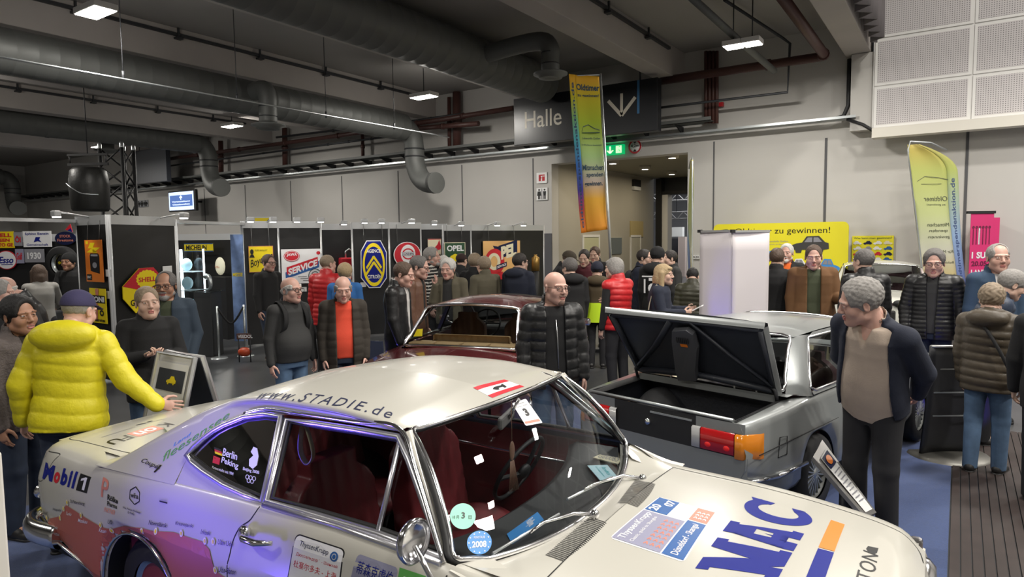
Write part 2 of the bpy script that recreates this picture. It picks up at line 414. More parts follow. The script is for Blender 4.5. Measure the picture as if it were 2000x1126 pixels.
# the next hall seen through the doorway
b = MB(); b.box2((-30, 44, 0), (16, 44.3, 9)); struct('wall_far', b, mat('far_wall', (0.36, 0.36, 0.37), 0.8))
b = MB(); b.box2((-30, YE, 7.5), (16, 44.3, 7.8)); struct('ceiling_far', b, M['black'])
for dz, yy in ((4.02, 31.0), (3.10, 30.0)):
    t = thing('lighting_truss', 'white lattice truss hanging in the next hall, %s of the two seen through the doorway' % ('upper' if dz > 3.5 else 'lower'), 'truss', (-8.0, yy, dz), 0)
    for z in (0.16, -0.16):
        b = MB(); b.cyl((-5, 0, z), (5, 0, z), 0.035); b.build('chord', M['white'], t)
    b = MB()
    for k in range(30): b.cyl((-5+k/3, 0, 0.16 if k % 2 else -0.16), (-5+(k+1)/3, 0, -0.16 if k % 2 else 0.16), 0.02, 6)
    b.build('lacing', M['white'], t)
    for k in (-3, 3): b = MB(); b.cyl((k, 0, .16), (k, 0, 7.49-dz), .012, 6); b.build('cable', M['dark'], t)
area('far_hall_lamp', (-9.0, 33.0, 6.5), 6, 6, 900, (0.95, 0.97, 1.0), (0, 0, 0))
# shelves and panels in the far hall
for (x0, y0, x1, y1, col, nm, lb) in ((1305, 443, 1333, 462, (0.75, 0.75, 0.72), 'notice_board', 'pale notice panel in the next hall seen through the doorway'),
                                 (1303, 465, 1337, 505, (0.03, 0.03, 0.035), 'dark_cabinet', 'dark cabinet standing in the next hall below the pale notice panel'),
                                 (1324, 462, 1338, 510, (0.55, 0.45, 0.40), 'beige_panel', 'beige upright panel at right of the dark cabinet in the next hall')):
    p0 = at(x0, y1, Y=27.5+len(nm)*.6); p1 = at(x1, y0, Y=27.5+len(nm)*.6)
    b = MB(); b.box2((p0[0], p0[1], 0.0 if 'cab' in nm or 'beige' in nm else p0[2]), (p1[0], p1[1]+.3, p1[2]))
    tag(b.build(nm, mat(nm, col, 0.6)), lb, 'panel')
for i, (px, py) in enumerate(((1197, 320), (1313, 309), (1260, 331), (1312, 341))):
    p = at(px, py, Z=4.22)
    lb = ('round recessed lamp in the passage ceiling just right of the tall flag', 'round recessed lamp nearest the right corner of the passage opening', 'round passage lamp seen over the small dark wall box', 'round lamp deepest in the passage, above the dark door frame')[i]
    t = thing('ceiling_spotlight', lb, 'lamp', p, 0, 'passage ceiling lamps')
    b = MB(); b.lathe([(0.10, -0.0), (0.17, 0.0), (0.17, 0.14), (0.0, 0.14)], n=20); b.build('housing', M['passage'], t)
    b = MB(); b.lathe([(0.0, 0.005), (0.10, 0.005), (0.14, 0.02)], n=20); b.build('diffuser', M['lampglow'], t)
    area('passage_lamp', (p[0], p[1], p[2]-0.02), 0.2, 0.2, 26, (1.0, 0.86, 0.62))
# doors and frames on the passage side wall
for i, (xa, xb, yt, col, lb) in enumerate(((1139, 1168, 463, (0.55, 0.55, 0.36), 2), (1232, 1249, 463, (0.50, 0.48, 0.40), 3))):
    pa, pb = at(xa, yt, X=PX0), at(xb, yt, X=PX0)
    b = MB(); b.box2((PX0-.01, pa[1], 0), (PX0+0.02, pb[1], pa[2]), 0); b.box2((PX0, pa[1]-.08, 0), (PX0+.035, pa[1], pa[2]+.08), 1); b.box2((PX0, pb[1], 0), (PX0+.035, pb[1]+.08, pa[2]+.08), 1); b.box2((PX0, pa[1], pa[2]), (PX0+.035, pb[1], pa[2]+.08), 1)
    o = b.build('door_%d' % lb, [mat('passage_door', col, 0.5), M['white']]); o['kind'] = 'structure'
pa, pb = at(1192, 464, X=PX0), at(1213, 495, X=PX0)
b = MB(); b.box2((PX0, pa[1], pb[2]), (PX0+0.03, pb[1], pa[2]), 0); o = b.build('wall_mirror', mat('mirror_grey', (0.45, 0.50, 0.48), 0.15, 0.7)); tag(o, 'grey framed panel on the passage wall right of the flag pole', 'panel')
pa, pb = at(1230, 431, X=PX0), at(1255, 462, X=PX0)
b = MB(); b.box2((PX0, pa[1], pb[2]), (PX0+0.03, pb[1], pa[2]), 0); o = b.build('wall_panel', mat('ochre_panel', (0.45, 0.36, 0.17), 0.6)); tag(o, 'square ochre panel above the rear door of the passage', 'panel')
pa, pb = at(1234, 350, X=PX0), at(1247, 372, X=PX0)
t = thing('wall_box', 'small dark and white box high on the passage wall', 'box', (PX0, pa[1], pb[2]))
b = MB(); b.box2((0, 0, .12), (.10, pb[1]-pa[1], pa[2]-pb[2])); b.build('housing', M['black'], t); b = MB(); b.box2((0, 0, 0), (.10, pb[1]-pa[1], .12)); b.build('cover', M['paper'], t)

# ------------------------------------------------------------------ beams
BEAMS = [-2.21, -6.40, -10.25, -14.62, -18.85, -23.05, -27.4, -31.6]
LB = ['pale concrete ceiling beam beside the pleated curtain', 'pale concrete ceiling beam ending above the hanging black sign', 'concrete ceiling beam half hidden behind the widest duct', 'concrete ceiling beam crossing between the two large ducts', 'concrete beam behind the second duct from the sign', 'concrete beam above the far left lamp', 'concrete beam over the black light truss tower', 'farthest concrete beam near the left end of the hall']
for i, x in enumerate(BEAMS):
    b = MB(); b.box2((x, -14, 6.0), (x+0.50, YW-0.002, 6.72), bev=0.015); tag(b.build('ceiling_beam', M['concrete']), LB[i], 'beam', 'concrete ceiling beams')
    if i: # brackets and cable channel high on the right face of each beam
        t = thing('cable_channel', 'dark cable channel on the ' + LB[i].replace('pale ', ''), 'cable channel', (x+0.515, 0, 6.50), 0, 'cable channels on the beams')
        b = MB(); b.box2((0.0, -6, 0.03), (0.07, YW-1.2, 0.09)); b.build('channel', M['dark'], t)
        for k in range(9):
            b = MB(); b.box2((0.0, -2+2*k, -0.04), (0.14, -1.86+2*k, 0.0)); b.box2((0.05, -1.95+2*k, 0.0), (0.09, -1.91+2*k, 0.2)); b.build('bracket', M['dark'], t)
# ------------------------------------------------------------------ ducts
def spiral(b, pts, r, seg=0.33, n=28):
    """tube with small raised seams"""
    P = [Vector(p) for p in pts]; out = []; rad = []
    for a, c in zip(P[:-1], P[1:]):
        L = (c-a).length; m = max(1, int(L/seg))
        for k in range(m):
            for f, rr in ((0.0, r), (0.93/1, r), (0.95, r*1.005), (0.98, r*1.005)):
                out.append(a.lerp(c, (k+f)/m)); rad.append(rr)
    out.append(P[-1]); rad.append(r)
    b.tube(out, rad, n)
def duct(label, X, y0, y1, z, r, elbow=None, taps=()):
    t = thing('air_duct', label, 'duct', (X, y1, z), 0, 'round ventilation ducts')
    b = MB(); spiral(b, [(0, y0-y1, 0), (0, 0, 0)], r); b.build('main_run', M['duct'], t)
    if elbow:
        re, drop = elbow
        pts = [(0, 0, 0), (0, .25, -.06), (.03, .42, -.3), (.05, .46, -.62), (.06, .46, -.9), (.10, .46, -1.15), (.28, .44, -1.48), (.58, .40, -1.66), (.95, .34, -1.70)]
        b = MB(); b.tube(spline(pts, 5), re, 28); b.build('elbow', M['duct'], t)
        b = MB(); b.tube([(.88, .355, -1.70), (1.0, .335, -1.70), (1.02, .33, -1.70)], re*1.05, 28); b.build('outlet_collar', M['duct'], t)
        for zz in (-.62, -.85):
            b = MB(); b.tube([(.055, .46, zz+.02), (.055, .46, zz-.02)], re*1.03, 28); b.build('clamp_band', M['dark'], t)
    for (ty, dx, dz, tr) in taps:
        b = MB(); b.tube(spline([(0, ty, 0), (dx*.55, ty, .08), (dx*.9, ty, .06), (dx, ty, -.12), (dx, ty, -.3), (dx, ty, dz)], 5), tr, 24); b.build('branch', M['duct'], t)
        b = MB(); b.lathe([(tr*.95, .0), (tr*1.9, -.03), (tr*1.9, -.06), (tr*1.35, -.08), (tr*1.3, -.13), (tr*.6, -.12), (0, -.10)], (dx, ty, dz), n=28); b.build('diffuser_plate', M['duct'], t)
        for zz in (dz+.14, dz+.36):
            b = MB(); b.tube([(dx, ty, zz), (dx, ty, zz+.02)], tr*1.03, 24); b.build('clamp_band', M['dark'], t)
    return t
p = at(1075, 140, Y=11.9)
duct('thickest round duct, with a branch ending in a flat diffuser', -9.05, -10, 14.9, 6.08, 0.47, None, [(11.9-14.9, float(p[0])+9.05, float(p[2])-6.08, 0.185)])
p = at(800, 250, Y=15.2)
duct('round duct with the bent outlet nearest the black sign', -14.02, -10, 14.9, 5.50, 0.40, (0.30, 1), [(-5.3, .85, -.70, .2)])
p2 = at(398, 275, Y=14.6)
duct('round duct with the bent outlet beside the lit information screen', float(p2[0])-.05, -10, 14.3, 5.86, 0.37, (0.32, 1), [(-2.7, -1.0, -.42, .22)])
p3 = at(15, 335, Y=14.6)
duct('round duct with the bent outlet at the far left of the hall', float(p3[0])-.05, -10, 14.3, 5.75, 0.42, (0.36, 1))
# ------------------------------------------------------------------ lamps
for i, (px, py, lb) in enumerate(((187, 25, 'lit square ceiling lamp nearest the viewer, above the black truss tower'), (453, 247, 'lit ceiling lamp hanging over the bent duct outlet by the screen'), (195, 287, 'lit ceiling lamp just left of the black truss tower top'),
                            (828, 190, 'lit ceiling lamp in the middle of the hall, left of the black sign'), (1432, 92, 'left one of two lit lamps close together near the rear wall'), (1469, 86, 'right one of two lit lamps close together near the rear wall'))):
    p = at(px, py, Z=5.72); t = thing('ceiling_lamp', lb, 'lamp', p, 0, 'square ceiling lamps')
    w_ = 0.33 if i < 4 else 0.15
    b = MB(); b.box2((-w_-.02, -.18, .005), (w_+.02, .18, .10), bev=.01); b.build('housing', M['white'], t)
    b = MB(); b.box2((-w_, -.16, -.006), (w_, .16, .004)); b.build('diffuser', M['lampglow'], t)
    b = MB(); b.cyl((0, 0, .09), (0, 0, .70 if i == 2 else 1.0), .012, 6); b.build('hanger', M['dark'], t)
# ------------------------------------------------------------------ suspended wire rail across the hall
t = thing('suspended_rail', 'thin bright steel rail hanging on wires across the ceiling bays', 'rail', (0, 0, 0))
ra, rb = at(0, 111, Z=4.9), at(877, 268, Z=4.9)
b = MB(); b.cyl(ra+(ra-rb)*.4, rb, .017, 8); b.build('rail', M['galv'], t)
for px, py in ((241, 155), (463, 197), (637, 230), (770, 252)):
    pm = at(px, py, Z=4.9); b = MB(); b.cyl(pm, (pm[0], pm[1], 6.7), .008, 6); b.cyl(pm, (pm[0], pm[1], pm[2]+.14), .022, 8); b.build('hanger_wire', M['dark'], t)
# ------------------------------------------------------------------ wall trays and pipes
t = thing('cable_tray', 'long grey cable tray on brackets along the rear wall', 'cable tray', (0, YW, 4.75))
xe = float(at(1392, 247, Y=YW-.45)[0])
b = MB(); b.box2((-46, -.62, .13), (xe, -.58, .22)); b.box2((-46, -.62, .13), (xe, -.15, .14)); b.build('upper_tray', M['duct'], t)
b = MB(); b.box2((-46, -.40, -.12), (-1.95, -.38, -.06)); b.box2((-46, -.40, -.12), (-1.95, -.10, -.115)); b.build('lower_tray', M['galv'], t)
for k in range(46):
    x = -45+k*.93
    b = MB(); b.prism([(x, -.006, .13), (x, -.6, .13), (x, -.006, -.08)], (.03, 0, 0)); b.build('bracket', M['dark'], t)
    if k > 46*.9: break
def pipe(label, pts, r, m='brown', name='wall_pipe', fl=True, grp='brown pipes on the rear wall'):
    t = thing(name, label, 'pipe', pts[0], 0, grp); P = [np.array(q)-np.array(pts[0]) for q in pts]
    b = MB(); b.tube(P, r, 12); b.build('pipe_run', M[m], t)
    if fl:
        L = sum(np.linalg.norm(P[i+1]-P[i]) for i in range(len(P)-1)); nn = max(2, int(L/2.2))
        for i in range(1, nn):
            q = i/nn*(len(P)-1); k = int(q); c = P[k]+(P[k+1]-P[k])*(q-k); d = (P[k+1]-P[k]); d = d/np.linalg.norm(d)
            b = MB(); b.cyl(c-d*.05, c+d*.05, r*1.25, 12); b.build('coupling', M[m], t)
    return t
YP = YW-0.75
A = lambda x, y, Y=YP: at(x, y, Y=Y)
pipe('brown sprinkler pipe running along the rear wall behind the bent duct outlets', [A(316, 312), A(660, 265), A(1003, 211)], .075)
pipe('thin dark pipe under the brown sprinkler pipe left of the black sign', [A(316, 326), A(640, 282), A(770, 265)], .035, 'dark')
pipe('thin pipe above the brown sprinkler pipe', [A(540, 268), A(780, 240), A(905, 222)], .04, 'dark')
pipe('brown pipe stub with a grey cap above the bent duct outlet', [A(800, 252), A(935, 241)], .075)
pipe('brown pipe along the rear wall right of the black sign, turning into the hall', [A(1290, 158), A(1450, 134), A(1608, 110), at(1608, 104, Y=YP-.3), at(1510, -30, Y=YP-4)], .10)
pipe('grey-brown pipe running from the ceiling down towards the wall past the twin lamps', [at(1512, 138, Y=YP-.5), at(1450, 85, Y=YP-2.2), at(1345, -10, Y=YP-4.5)], .07, 'duct')
pipe('thin dark pipe dropping from the ceiling pipe near the twin lamps', [A(1415, 0, YP-3), A(1530, 75), A(1543, 85), A(1538, 180), A(1330, 205), A(1290, 210)], .03, 'dark', fl=False)
for i, (px, y0, y1, r) in enumerate(((556, 250, 326, .10), (708, 262, 311, .06), (877, 190, 287, .06), (892, 180, 292, .13), (431, 275, 340, .10))):
    pipe(('brown riser pipe between the screen and the middle of the tray', 'slender riser pipe left of the middle duct outlet', 'slender riser pipe beside the wide brown riser', 'wide brown riser pipe left of the black sign', 'brown riser pipe beside the bent outlet near the screen')[i], [A(px, y0, YW-.3), A(px+1, y1, YW-.3)], r, 'brown', 'riser_pipe')
for k in range(4):
    pipe('brown riser pipe in a row of four right of the black sign, %s' % ('leftmost', 'second from left', 'second from right', 'rightmost')[k], [A(1379+k*7, 100, YW-.3), A(1379+k*7, 241, YW-.3)], .045, 'brown', 'riser_pipe', False)
pipe('black cable bundle bending down beside the pale column and onto the ledge', [A(1659, 115, YW-.2), A(1657, 205, YW-.2), A(1648, 226, YW-.2), A(1634, 231, YW-.2)], .045, 'black', 'cable_bundle', False, None)
pipe('black cables sloping from the tray end to the pale ledge', [A(1655, 233, YW-.3), A(1685, 243, YW-.45), A(1712, 259, YW-.5)], .035, 'black', 'cable_bundle', False, None)
# ------------------------------------------------------------------ pleated curtain
def curtain():
    rows = []; n = 260
    for z in (9.5, 7.5, 6.6, 6.03):
        row = []
        for k in range(n+1):
            y = 4+(15.75-4)*k/n; a = k*2*PI/10
            row.append((-1.53+.13*math.sin(a)+.02*math.sin(a*.37+z), y+.03*math.sin(2*a), z))
        rows.append(row)
    b = MB(); b.grid(rows)
    o = b.build('pleated_curtain', mat('grey_curtain', (0.16, 0.145, 0.15), 0.9)); m = o.modifiers.new('thick', 'SOLIDIFY'); m.thickness = .012
    tag(o, 'dark grey pleated curtain hanging along the right side of the beam', 'curtain')
curtain()
b = MB(); pA = at(1664, 130, Y=YW-.2); b.box2((float(pA[0]), YW-.30, 4.36), (px_l-.005, YW-.002, 5.99)); struct('trim_21', b, M['wall'])
# ------------------------------------------------------------------ hanging hall sign
YS = 15.2
tl, br = at(1003, 193, Y=YS), at(1284, 252, Y=YS); zt = (at(1003, 193, Y=YS)[2]+at(1285, 151, Y=YS)[2])/2; zb = (at(1004, 286, Y=YS)[2]+br[2])/2
t = thing('hanging_sign', 'black overhead direction board lettered Halle with a down arrow', 'sign', (tl[0], YS, zb))
W_, H_ = br[0]-tl[0], zt-zb
b = MB(); b.box2((0, 0, 0), (W_, .25, H_), bev=.01); b.build('board', M['signblack'], t)
fn = plane((0, 0, 0), (1, 0, 0), (0, 0, 1), .004)
b = MB(); put(b, fit(text2d('Halle', .004), W_*.088, H_*.33, W_*.275, H_*.36), fn)
cxa, c0, c1 = W_*.775, H_*.36, H_*.79
put(b, line2d([(cxa, c1), (cxa, c0+.04)], .075), fn); put(b, line2d([(cxa-.36, c0+.40), (cxa, c0), (cxa+.36, c0+.40)], .085), fn); b.build('lettering', M['signcream'], t)
b = MB(); put(b, rect2d(W_*.874, H_*.36, W_*.889, H_*1.0), fn); b.build('stripe', M['signblue'], t)
for xx in (.12, .88):
    b = MB(); b.cyl((W_*xx, .12, H_), (W_*xx, .12, 6.72-zb), .02, 8); b.build('hanger_rod', M['dark'], t)
# dark blank sign and screen on the left wall part
p0, p1 = at(262, 360, Y=YW-1.4), at(323, 290, Y=YW-1.4)
b = MB(); b.box2((p0[0], YW-1.4, p0[2]), (p1[0], YW-1.2, p1[2]+.1), bev=.01)
for k in (.15, .85): b.cyl((p0[0]+(p1[0]-p0[0])*k, YW-1.3, p1[2]), (p0[0]+(p1[0]-p0[0])*k, YW-1.3, 6.72), .02, 6)
o = b.build('hanging_board', mat('slate_board', (0.05, 0.055, 0.068), 0.45)); tag(o, 'blank dark slate board hanging behind the black truss tower', 'sign')
p0, p1 = at(330, 414, Y=YW-.9), at(381, 369, Y=YW-.9)
t = thing('information_screen', 'wall screen showing a blue notice with a white arrow', 'screen', (p0[0], YW-.9, p0[2]))
w_, h_ = p1[0]-p0[0], p1[2]-p0[2]
b = MB(); b.box2((0, .0, 0), (w_, .12, h_), bev=.02); b.build('casing', M['black'], t); b = MB(); b.cyl((w_*.5, .1, h_*.5), (w_*.5, .895, h_*.5), .05, 8); b.build('wall_arm', M['black'], t)
fn = plane((0, 0, 0), (1, 0, 0), (0, 0, 1), .004)
b = MB(); put(b, rect2d(.05, .06, w_-.14, h_-.06), fn); b.build('display', mat('screen_white', (.5, .6, .8), .3, emit=((0.62, 0.74, 1.0), 1.0)), t)
fn2 = plane((0, 0, 0), (1, 0, 0), (0, 0, 1), .008)
b = MB(); put(b, rect2d(.14, h_*.24, w_-.23, h_*.78), fn2); b.build('notice', mat('screen_blue', (.05, .1, .3), .3, emit=((0.06, 0.13, 0.36), 1.0)), t)
fn3 = plane((0, 0, 0), (1, 0, 0), (0, 0, 1), .012); c = (w_-.09)/2
b = MB(); put(b, line2d([(c, h_*.55), (c, h_*.73)], .05), fn3); put(b, line2d([(c-.1, h_*.65), (c, h_*.74), (c+.1, h_*.65)], .05), fn3)
put(b, fit(text2d('Veranstaltung', .02), .3, h_*.42, w_-.7, h_*.09), fn3); put(b, fit(text2d('Classicwelten', .02), .34, h_*.30, w_-.78, h_*.08), fn3); b.build('notice_text', mat('screen_text', (.8, .9, 1), .3, emit=((.8, .9, 1), 1.1)), t)
# pictogram signs
def wall_plate(px0, py0, px1, py1, Y, name, label, items, m='paper', d=.03, cat='sign'):
    p0, p1 = at(px0, py1, Y=Y), at(px1, py0, Y=Y); t = thing(name, label, cat, p0); w_, h_ = p1[0]-p0[0], p1[2]-p0[2]
    b = MB(); b.box2((0, 0, 0), (w_, d, h_)); b.build('plate', M[m] if isinstance(m, str) else m, t)
    fn = plane((0, 0, 0), (1, 0, 0), (0, 0, 1), .004)
    for nm, mm, shapes in items:
        b = MB()
        for s in shapes: put(b, ([(x*w_, y*h_) for x, y in s[0]], s[1]), fn)
        b.build(nm, mm, t)
    return t
Mx = mat('pictogram_black', (0.01, 0.01, 0.01), 0.5)
wall_plate(1048, 336, 1068, 358, YW-.04, 'fire_sign', 'small white and red fire safety sign above the restroom sign', [('pictogram', M['redsign'], [rect2d(.22, .2, .42, .8), rect2d(.42, .7, .8, .8), rect2d(.55, .2, .8, .62), rect2d(.30, .45, .5, .55)])])
def figure2d(cx, skirt):
    s = [disc2d(cx, .84, .085, .075, 16)]
    s.append(([(cx-.14, .72), (cx+.14, .72), (cx+(.2 if skirt else .11), .36), (cx-(.2 if skirt else .11), .36)], [(0, 1, 2, 3)])); s.append(rect2d(cx-.10, .08, cx-.015, .38)); s.append(rect2d(cx+.015, .08, cx+.10, .38)); return s
wall_plate(1048, 366, 1069, 391, YW-.04, 'restroom_sign', 'white sign with black woman and man pictograms beside the passage', [('pictogram', Mx, figure2d(.25, True)+figure2d(.75, False)+[rect2d(.475, .06, .525, .94)])])
wall_plate(1182, 281, 1217, 303, YW-.13, 'exit_sign', 'glowing green emergency exit sign over the passage', [('pictogram', M['exitwhite'], [rect2d(.60, .12, .92, .88), line2d([(.28, .88), (.28, .2)], .1), line2d([(.12, .45), (.28, .15), (.44, .45)], .1)]), ('runner', M['exitgreen'], [line2d([(.68, .2), (.76, .5), (.84, .25)], .06), line2d([(.70, .62), (.84, .58)], .06), disc2d(.80, .76, .04, .07)])], M['exitgreen'], .12)
wall_plate(267, 390, 288, 405, YW-.04, 'pictogram_sign', 'row of three small grey pictograms on the wall beside the truss tower', [('pictogram', Mx, figure2d(.18, True)+figure2d(.5, False)+figure2d(.82, True))], mat('grey_sign', (.30, .31, .33), .6))
p = at(1240, 286, Y=YW-.05); t = thing('height_limit_sign', 'round red and white height limit sign over the passage', 'sign', p)
b = MB(); b.lathe([(0, 0), (.185, 0), (.185, .03), (0, .03)], axis='y', n=32); b.build('plate', M['paper'], t)
fn = plane((0, 0, 0), (1, 0, 0), (0, 0, 1), .004)
b = MB(); put(b, ring2d(0, 0, .185, .185, .045), fn); b.build('ring', M['redsign'], t)
b = MB(); put(b, fit(text2d('4,2m', .015), -.115, -.035, .23, .095), fn); put(b, ([(-.05, -.13), (.05, -.13), (0, -.06)], [(0, 1, 2)]), fn); put(b, ([(-.05, .13), (0, .07), (.05, .13)], [(0, 1, 2)]), fn); b.build('lettering', Mx, t)
wall_plate(1352, 498, 1366, 505, YW-.05, 'stand_number', 'small stand number plate on the wall beside the yellow flag', [('lettering', Mx, [fit(text2d('A20', .02), .08, .2, .84, .6)])])
b = MB(); pp = at(1409, 204, Y=YW-.1); b.box((pp[0], pp[1], pp[2]), (.1, .1, .1)); tag(b.build('alarm_box', M['redsign']), 'small red alarm box on the upper rear wall right of the risers', 'alarm')
# ------------------------------------------------------------------ materials shared by the cars
M['ivory'] = mat('ivory_car_paint', (0.49, 0.475, 0.425), 0.27, coat=0.45)
M['chrome'] = mat('chrome', (0.88, 0.88, 0.90), 0.15, 1.0)
M['satin'] = mat('satin_aluminium_trim', (0.72, 0.72, 0.76), 0.30, 0.9)
M['rubber'] = mat('black_rubber', (0.012, 0.012, 0.013), 0.6)
M['tyre'] = mat('tyre', (0.014, 0.014, 0.015), 0.75)
M['winered'] = mat('wine_red_leather', (0.20, 0.028, 0.034), 0.42, bump=(60, .2, .003))
M['dashgrey'] = mat('dash_grey', (0.045, 0.046, 0.048), 0.55)
M['cabin'] = mat('cabin_dark', (0.05, 0.018, 0.022), 0.8)
M['glass'] = glass_mat('car_glass', (0.80, 0.83, 0.84))
M['gap'] = mat('panel_gap', (0.012, 0.012, 0.012), 0.8)
INK = {'blue': mat('ink_blue', (0.003, 0.010, 0.20), 0.5, spec=.3), 'navy': mat('ink_navy', (0.006, 0.010, 0.05), 0.5, spec=.3), 'red': mat('ink_red', (0.55, 0.015, 0.03), 0.4), 'black': mat('ink_black', (0.010, 0.010, 0.011), 0.4),
       'white': mat('ink_white', (0.78, 0.78, 0.80), 0.4), 'orange': mat('ink_orange', (0.75, 0.20, 0.02), 0.4), 'terracotta': mat('ink_terracotta', (0.42, 0.105, 0.065), 0.4), 'lilac': mat('ink_lilac', (0.27, 0.27, 0.38), 0.4),
       'green': mat('ink_green', (0.10, 0.36, 0.08), 0.4), 'skyblue': mat('ink_sky', (0.06, 0.26, 0.62), 0.4), 'mint': mat('ink_mint', (0.25, 0.62, 0.48), 0.4), 'yellow': mat('ink_yellow', (0.85, 0.66, 0.01), 0.4), 'midblue': mat('ink_midblue', (0.02, 0.10, 0.32), 0.4),
       'grey': mat('ink_grey', (0.25, 0.25, 0.28), 0.4), 'salmon': mat('ink_salmon', (0.62, 0.22, 0.16), 0.4), 'cream': mat('ink_cream', (0.72, 0.66, 0.48), 0.4), 'teal': mat('ink_teal', (0.05, 0.42, 0.45), 0.4), 'darkgreen': mat('ink_darkgreen', (0.02, 0.07, 0.03), 0.4), 'lightblue': mat('ink_lightblue', (0.50, 0.72, 0.80), 0.4)}

def wheel(parent, x, y, r, w, side, rim='plain', z=None):
    """a wheel on a car: tyre with rim and hub as sub-parts"""
    z = r if z is None else z
    b = MB(); b.lathe([(r*.62, -w/2), (r*.93, -w/2), (r, -w*.33), (r, w*.33), (r*.93, w/2), (r*.62, w/2)], (x, y, z), 'y', 36); t = b.build('tyre', M['tyre'], parent)
    o = side*w*.42; b = MB()
    if rim == 'plain':
        b.lathe([(r*.63, o), (r*.60, o*.9), (r*.45, o*.5), (r*.30, o*.75), (r*.28, o*.95), (0, o*1.02)], (x, y, z), 'y', 32); b.build('hubcap', M['chrome'], t)
    else:
        b.lathe([(r*.63, o), (r*.58, o*.9), (r*.56, o*.2), (0, o*.1)], (x, y, z), 'y', 32); b.build('rim', M['duct'], t)
        b = MB()
        for k in range(20):
            a = 2*PI*k/20; b.bar((x+r*.14*math.cos(a), y+o*.85, z+r*.14*math.sin(a)), (x+r*.58*math.cos(a), y+o*.80, z+r*.58*math.sin(a)), r*.03, r*.06)
        b.lathe([(r*.16, o*.7), (r*.14, o*.95), (0, o)], (x, y, z), 'y', 20); b.build('spokes', M['galv'], t)
    return t

# ------------------------------------------------------------------ the white coupe
OP = thing('coupe', 'white rally coupe covered in sponsor stickers, parked in front on the blue carpet', 'car', (-3.322, 2.394, 0.010), math.radians(1.5), None, 0.977)
OPM = Matrix.Translation((-3.322, 2.394, 0.010)) @ Matrix.Rotation(math.radians(1.5), 4, 'Z') @ Matrix.Scale(0.977, 4)
OPI = OPM.inverted()
def opl(px, py, **k):
    """pixel -> local coupe coordinates on a local plane x=, y= or z="""
    c = OPI @ Vector(CAM); e = (OPI @ Vector(CAM+ray(px, py)))-c
    (a, v), = k.items(); i = 'xyz'.index(a); return c+e*((v-c[i])/e[i])
zs_f = pchip([-1.25, -1.0, -.5, .3, .95, 1.9, 2.2, 2.7, 3.1, 3.25, 3.34], [.915, .945, .955, .985, 1.01, 1.015, .955, .935, .895, .865, .80])   # shoulder height
yo_f = pchip([-1.25, -1.2, -1.0, -.3, .5, 1.5, 2.4, 3.0, 3.25, 3.34], [.72, .80, .845, .868, .862, .868, .865, .845, .82, .76])   # widest half width
zb_f = pchip([-1.25, -1.15, -.8, -.4, 2.0, 3.0, 3.34], [.50, .47, .40, .30, .29, .32, .45])
yt_f = pchip([-1.25, -.66, -.46, -.25, 1.9, 2.18, 2.4, 3.34], [.66, .685, .69, .735, .775, .69, .68, .66])      # inner end of the top of the side
WX = [(0.0, .345, .33), (2.66, .345, .33)]
def zbot(x):
    z = zb_f(x)
    for cx, R, zc in WX:
        if abs(x-cx) < R: z = max(z, zc+math.sqrt(R*R-(x-cx)**2))
    return z
def side_section(x):
    zs, yo, zb, yt = zs_f(x), yo_f(x), zbot(x), yt_f(x)
    c = lerp(x, [-.62, -.36, 1.9, 2.2], [0, 1, 1, 0])
    P = [(yo-.03, min(zb, .70)), (yo-.006, min(zb+.07, .71)), (yo, max(.52, min(zb+.10, .72))), (yo+.004, .735), (yo-.008, .78), (yo-.028+.008*c, zs-.085), (yo-.05+.014*c, zs-.035), (yo-.085+.034*c, zs-.008)]
    P += [(yo-.105+.048*c, zs-.001), ((yo-.105+yt)/2*(1-c)+(yo-.062)*c, zs+.004), (yt*(1-c)+(yo-.068)*c, zs+.006)]
    return P
st = sorted(set([round(q, 4) for q in np.linspace(-1.25, 3.34, 150)]+[round(cx+R*math.cos(a), 4) for cx, R, zc in WX for a in np.linspace(0, PI, 40)]))
BODY = []      # (verts, faces) for decals
def opart(name, rows, m, parent=OP, flip=False, mirror=False):
    b = MB(); b.grid(rows)
    if mirror: b.grid([[(p[0], -p[1], p[2]) for p in r] for r in rows])
    BODY.append(b); return b.build(name, m, parent)
rows = [[(x, -y, z) for y, z in side_section(x)] for x in st]
tail = [[(-1.25-.012*math.sin(PI*k/10), -y, z) for k, (y, z) in enumerate(side_section(-1.25))]]
opart('side_panel', rows, M['ivory']); opart('side_panel', [[(p[0], -p[1], p[2]) for p in r] for r in rows], M['ivory'])
for sx in (-1, 1):     # dark wheel arch linings and inner sides
    for cx, R, zc in WX:
        b = MB(); b.grid([[(cx+R*math.cos(a), sx*(.84-.45*j), zc+R*math.sin(a)) for j in range(2)] for a in np.linspace(-.1, PI+.1, 24)])
        b.grid([[(cx+R*q*math.cos(a), sx*.55, zc+R*q*math.sin(a)) for q in (0, 1)] for a in np.linspace(-.1, PI+.1, 24)])
        b.build('wheel_arch', M['rubber'], OP)
b = MB(); b.box2((-1.15, -.74, .26), (3.25, .74, .30)); b.build('underside', M['rubber'], OP)
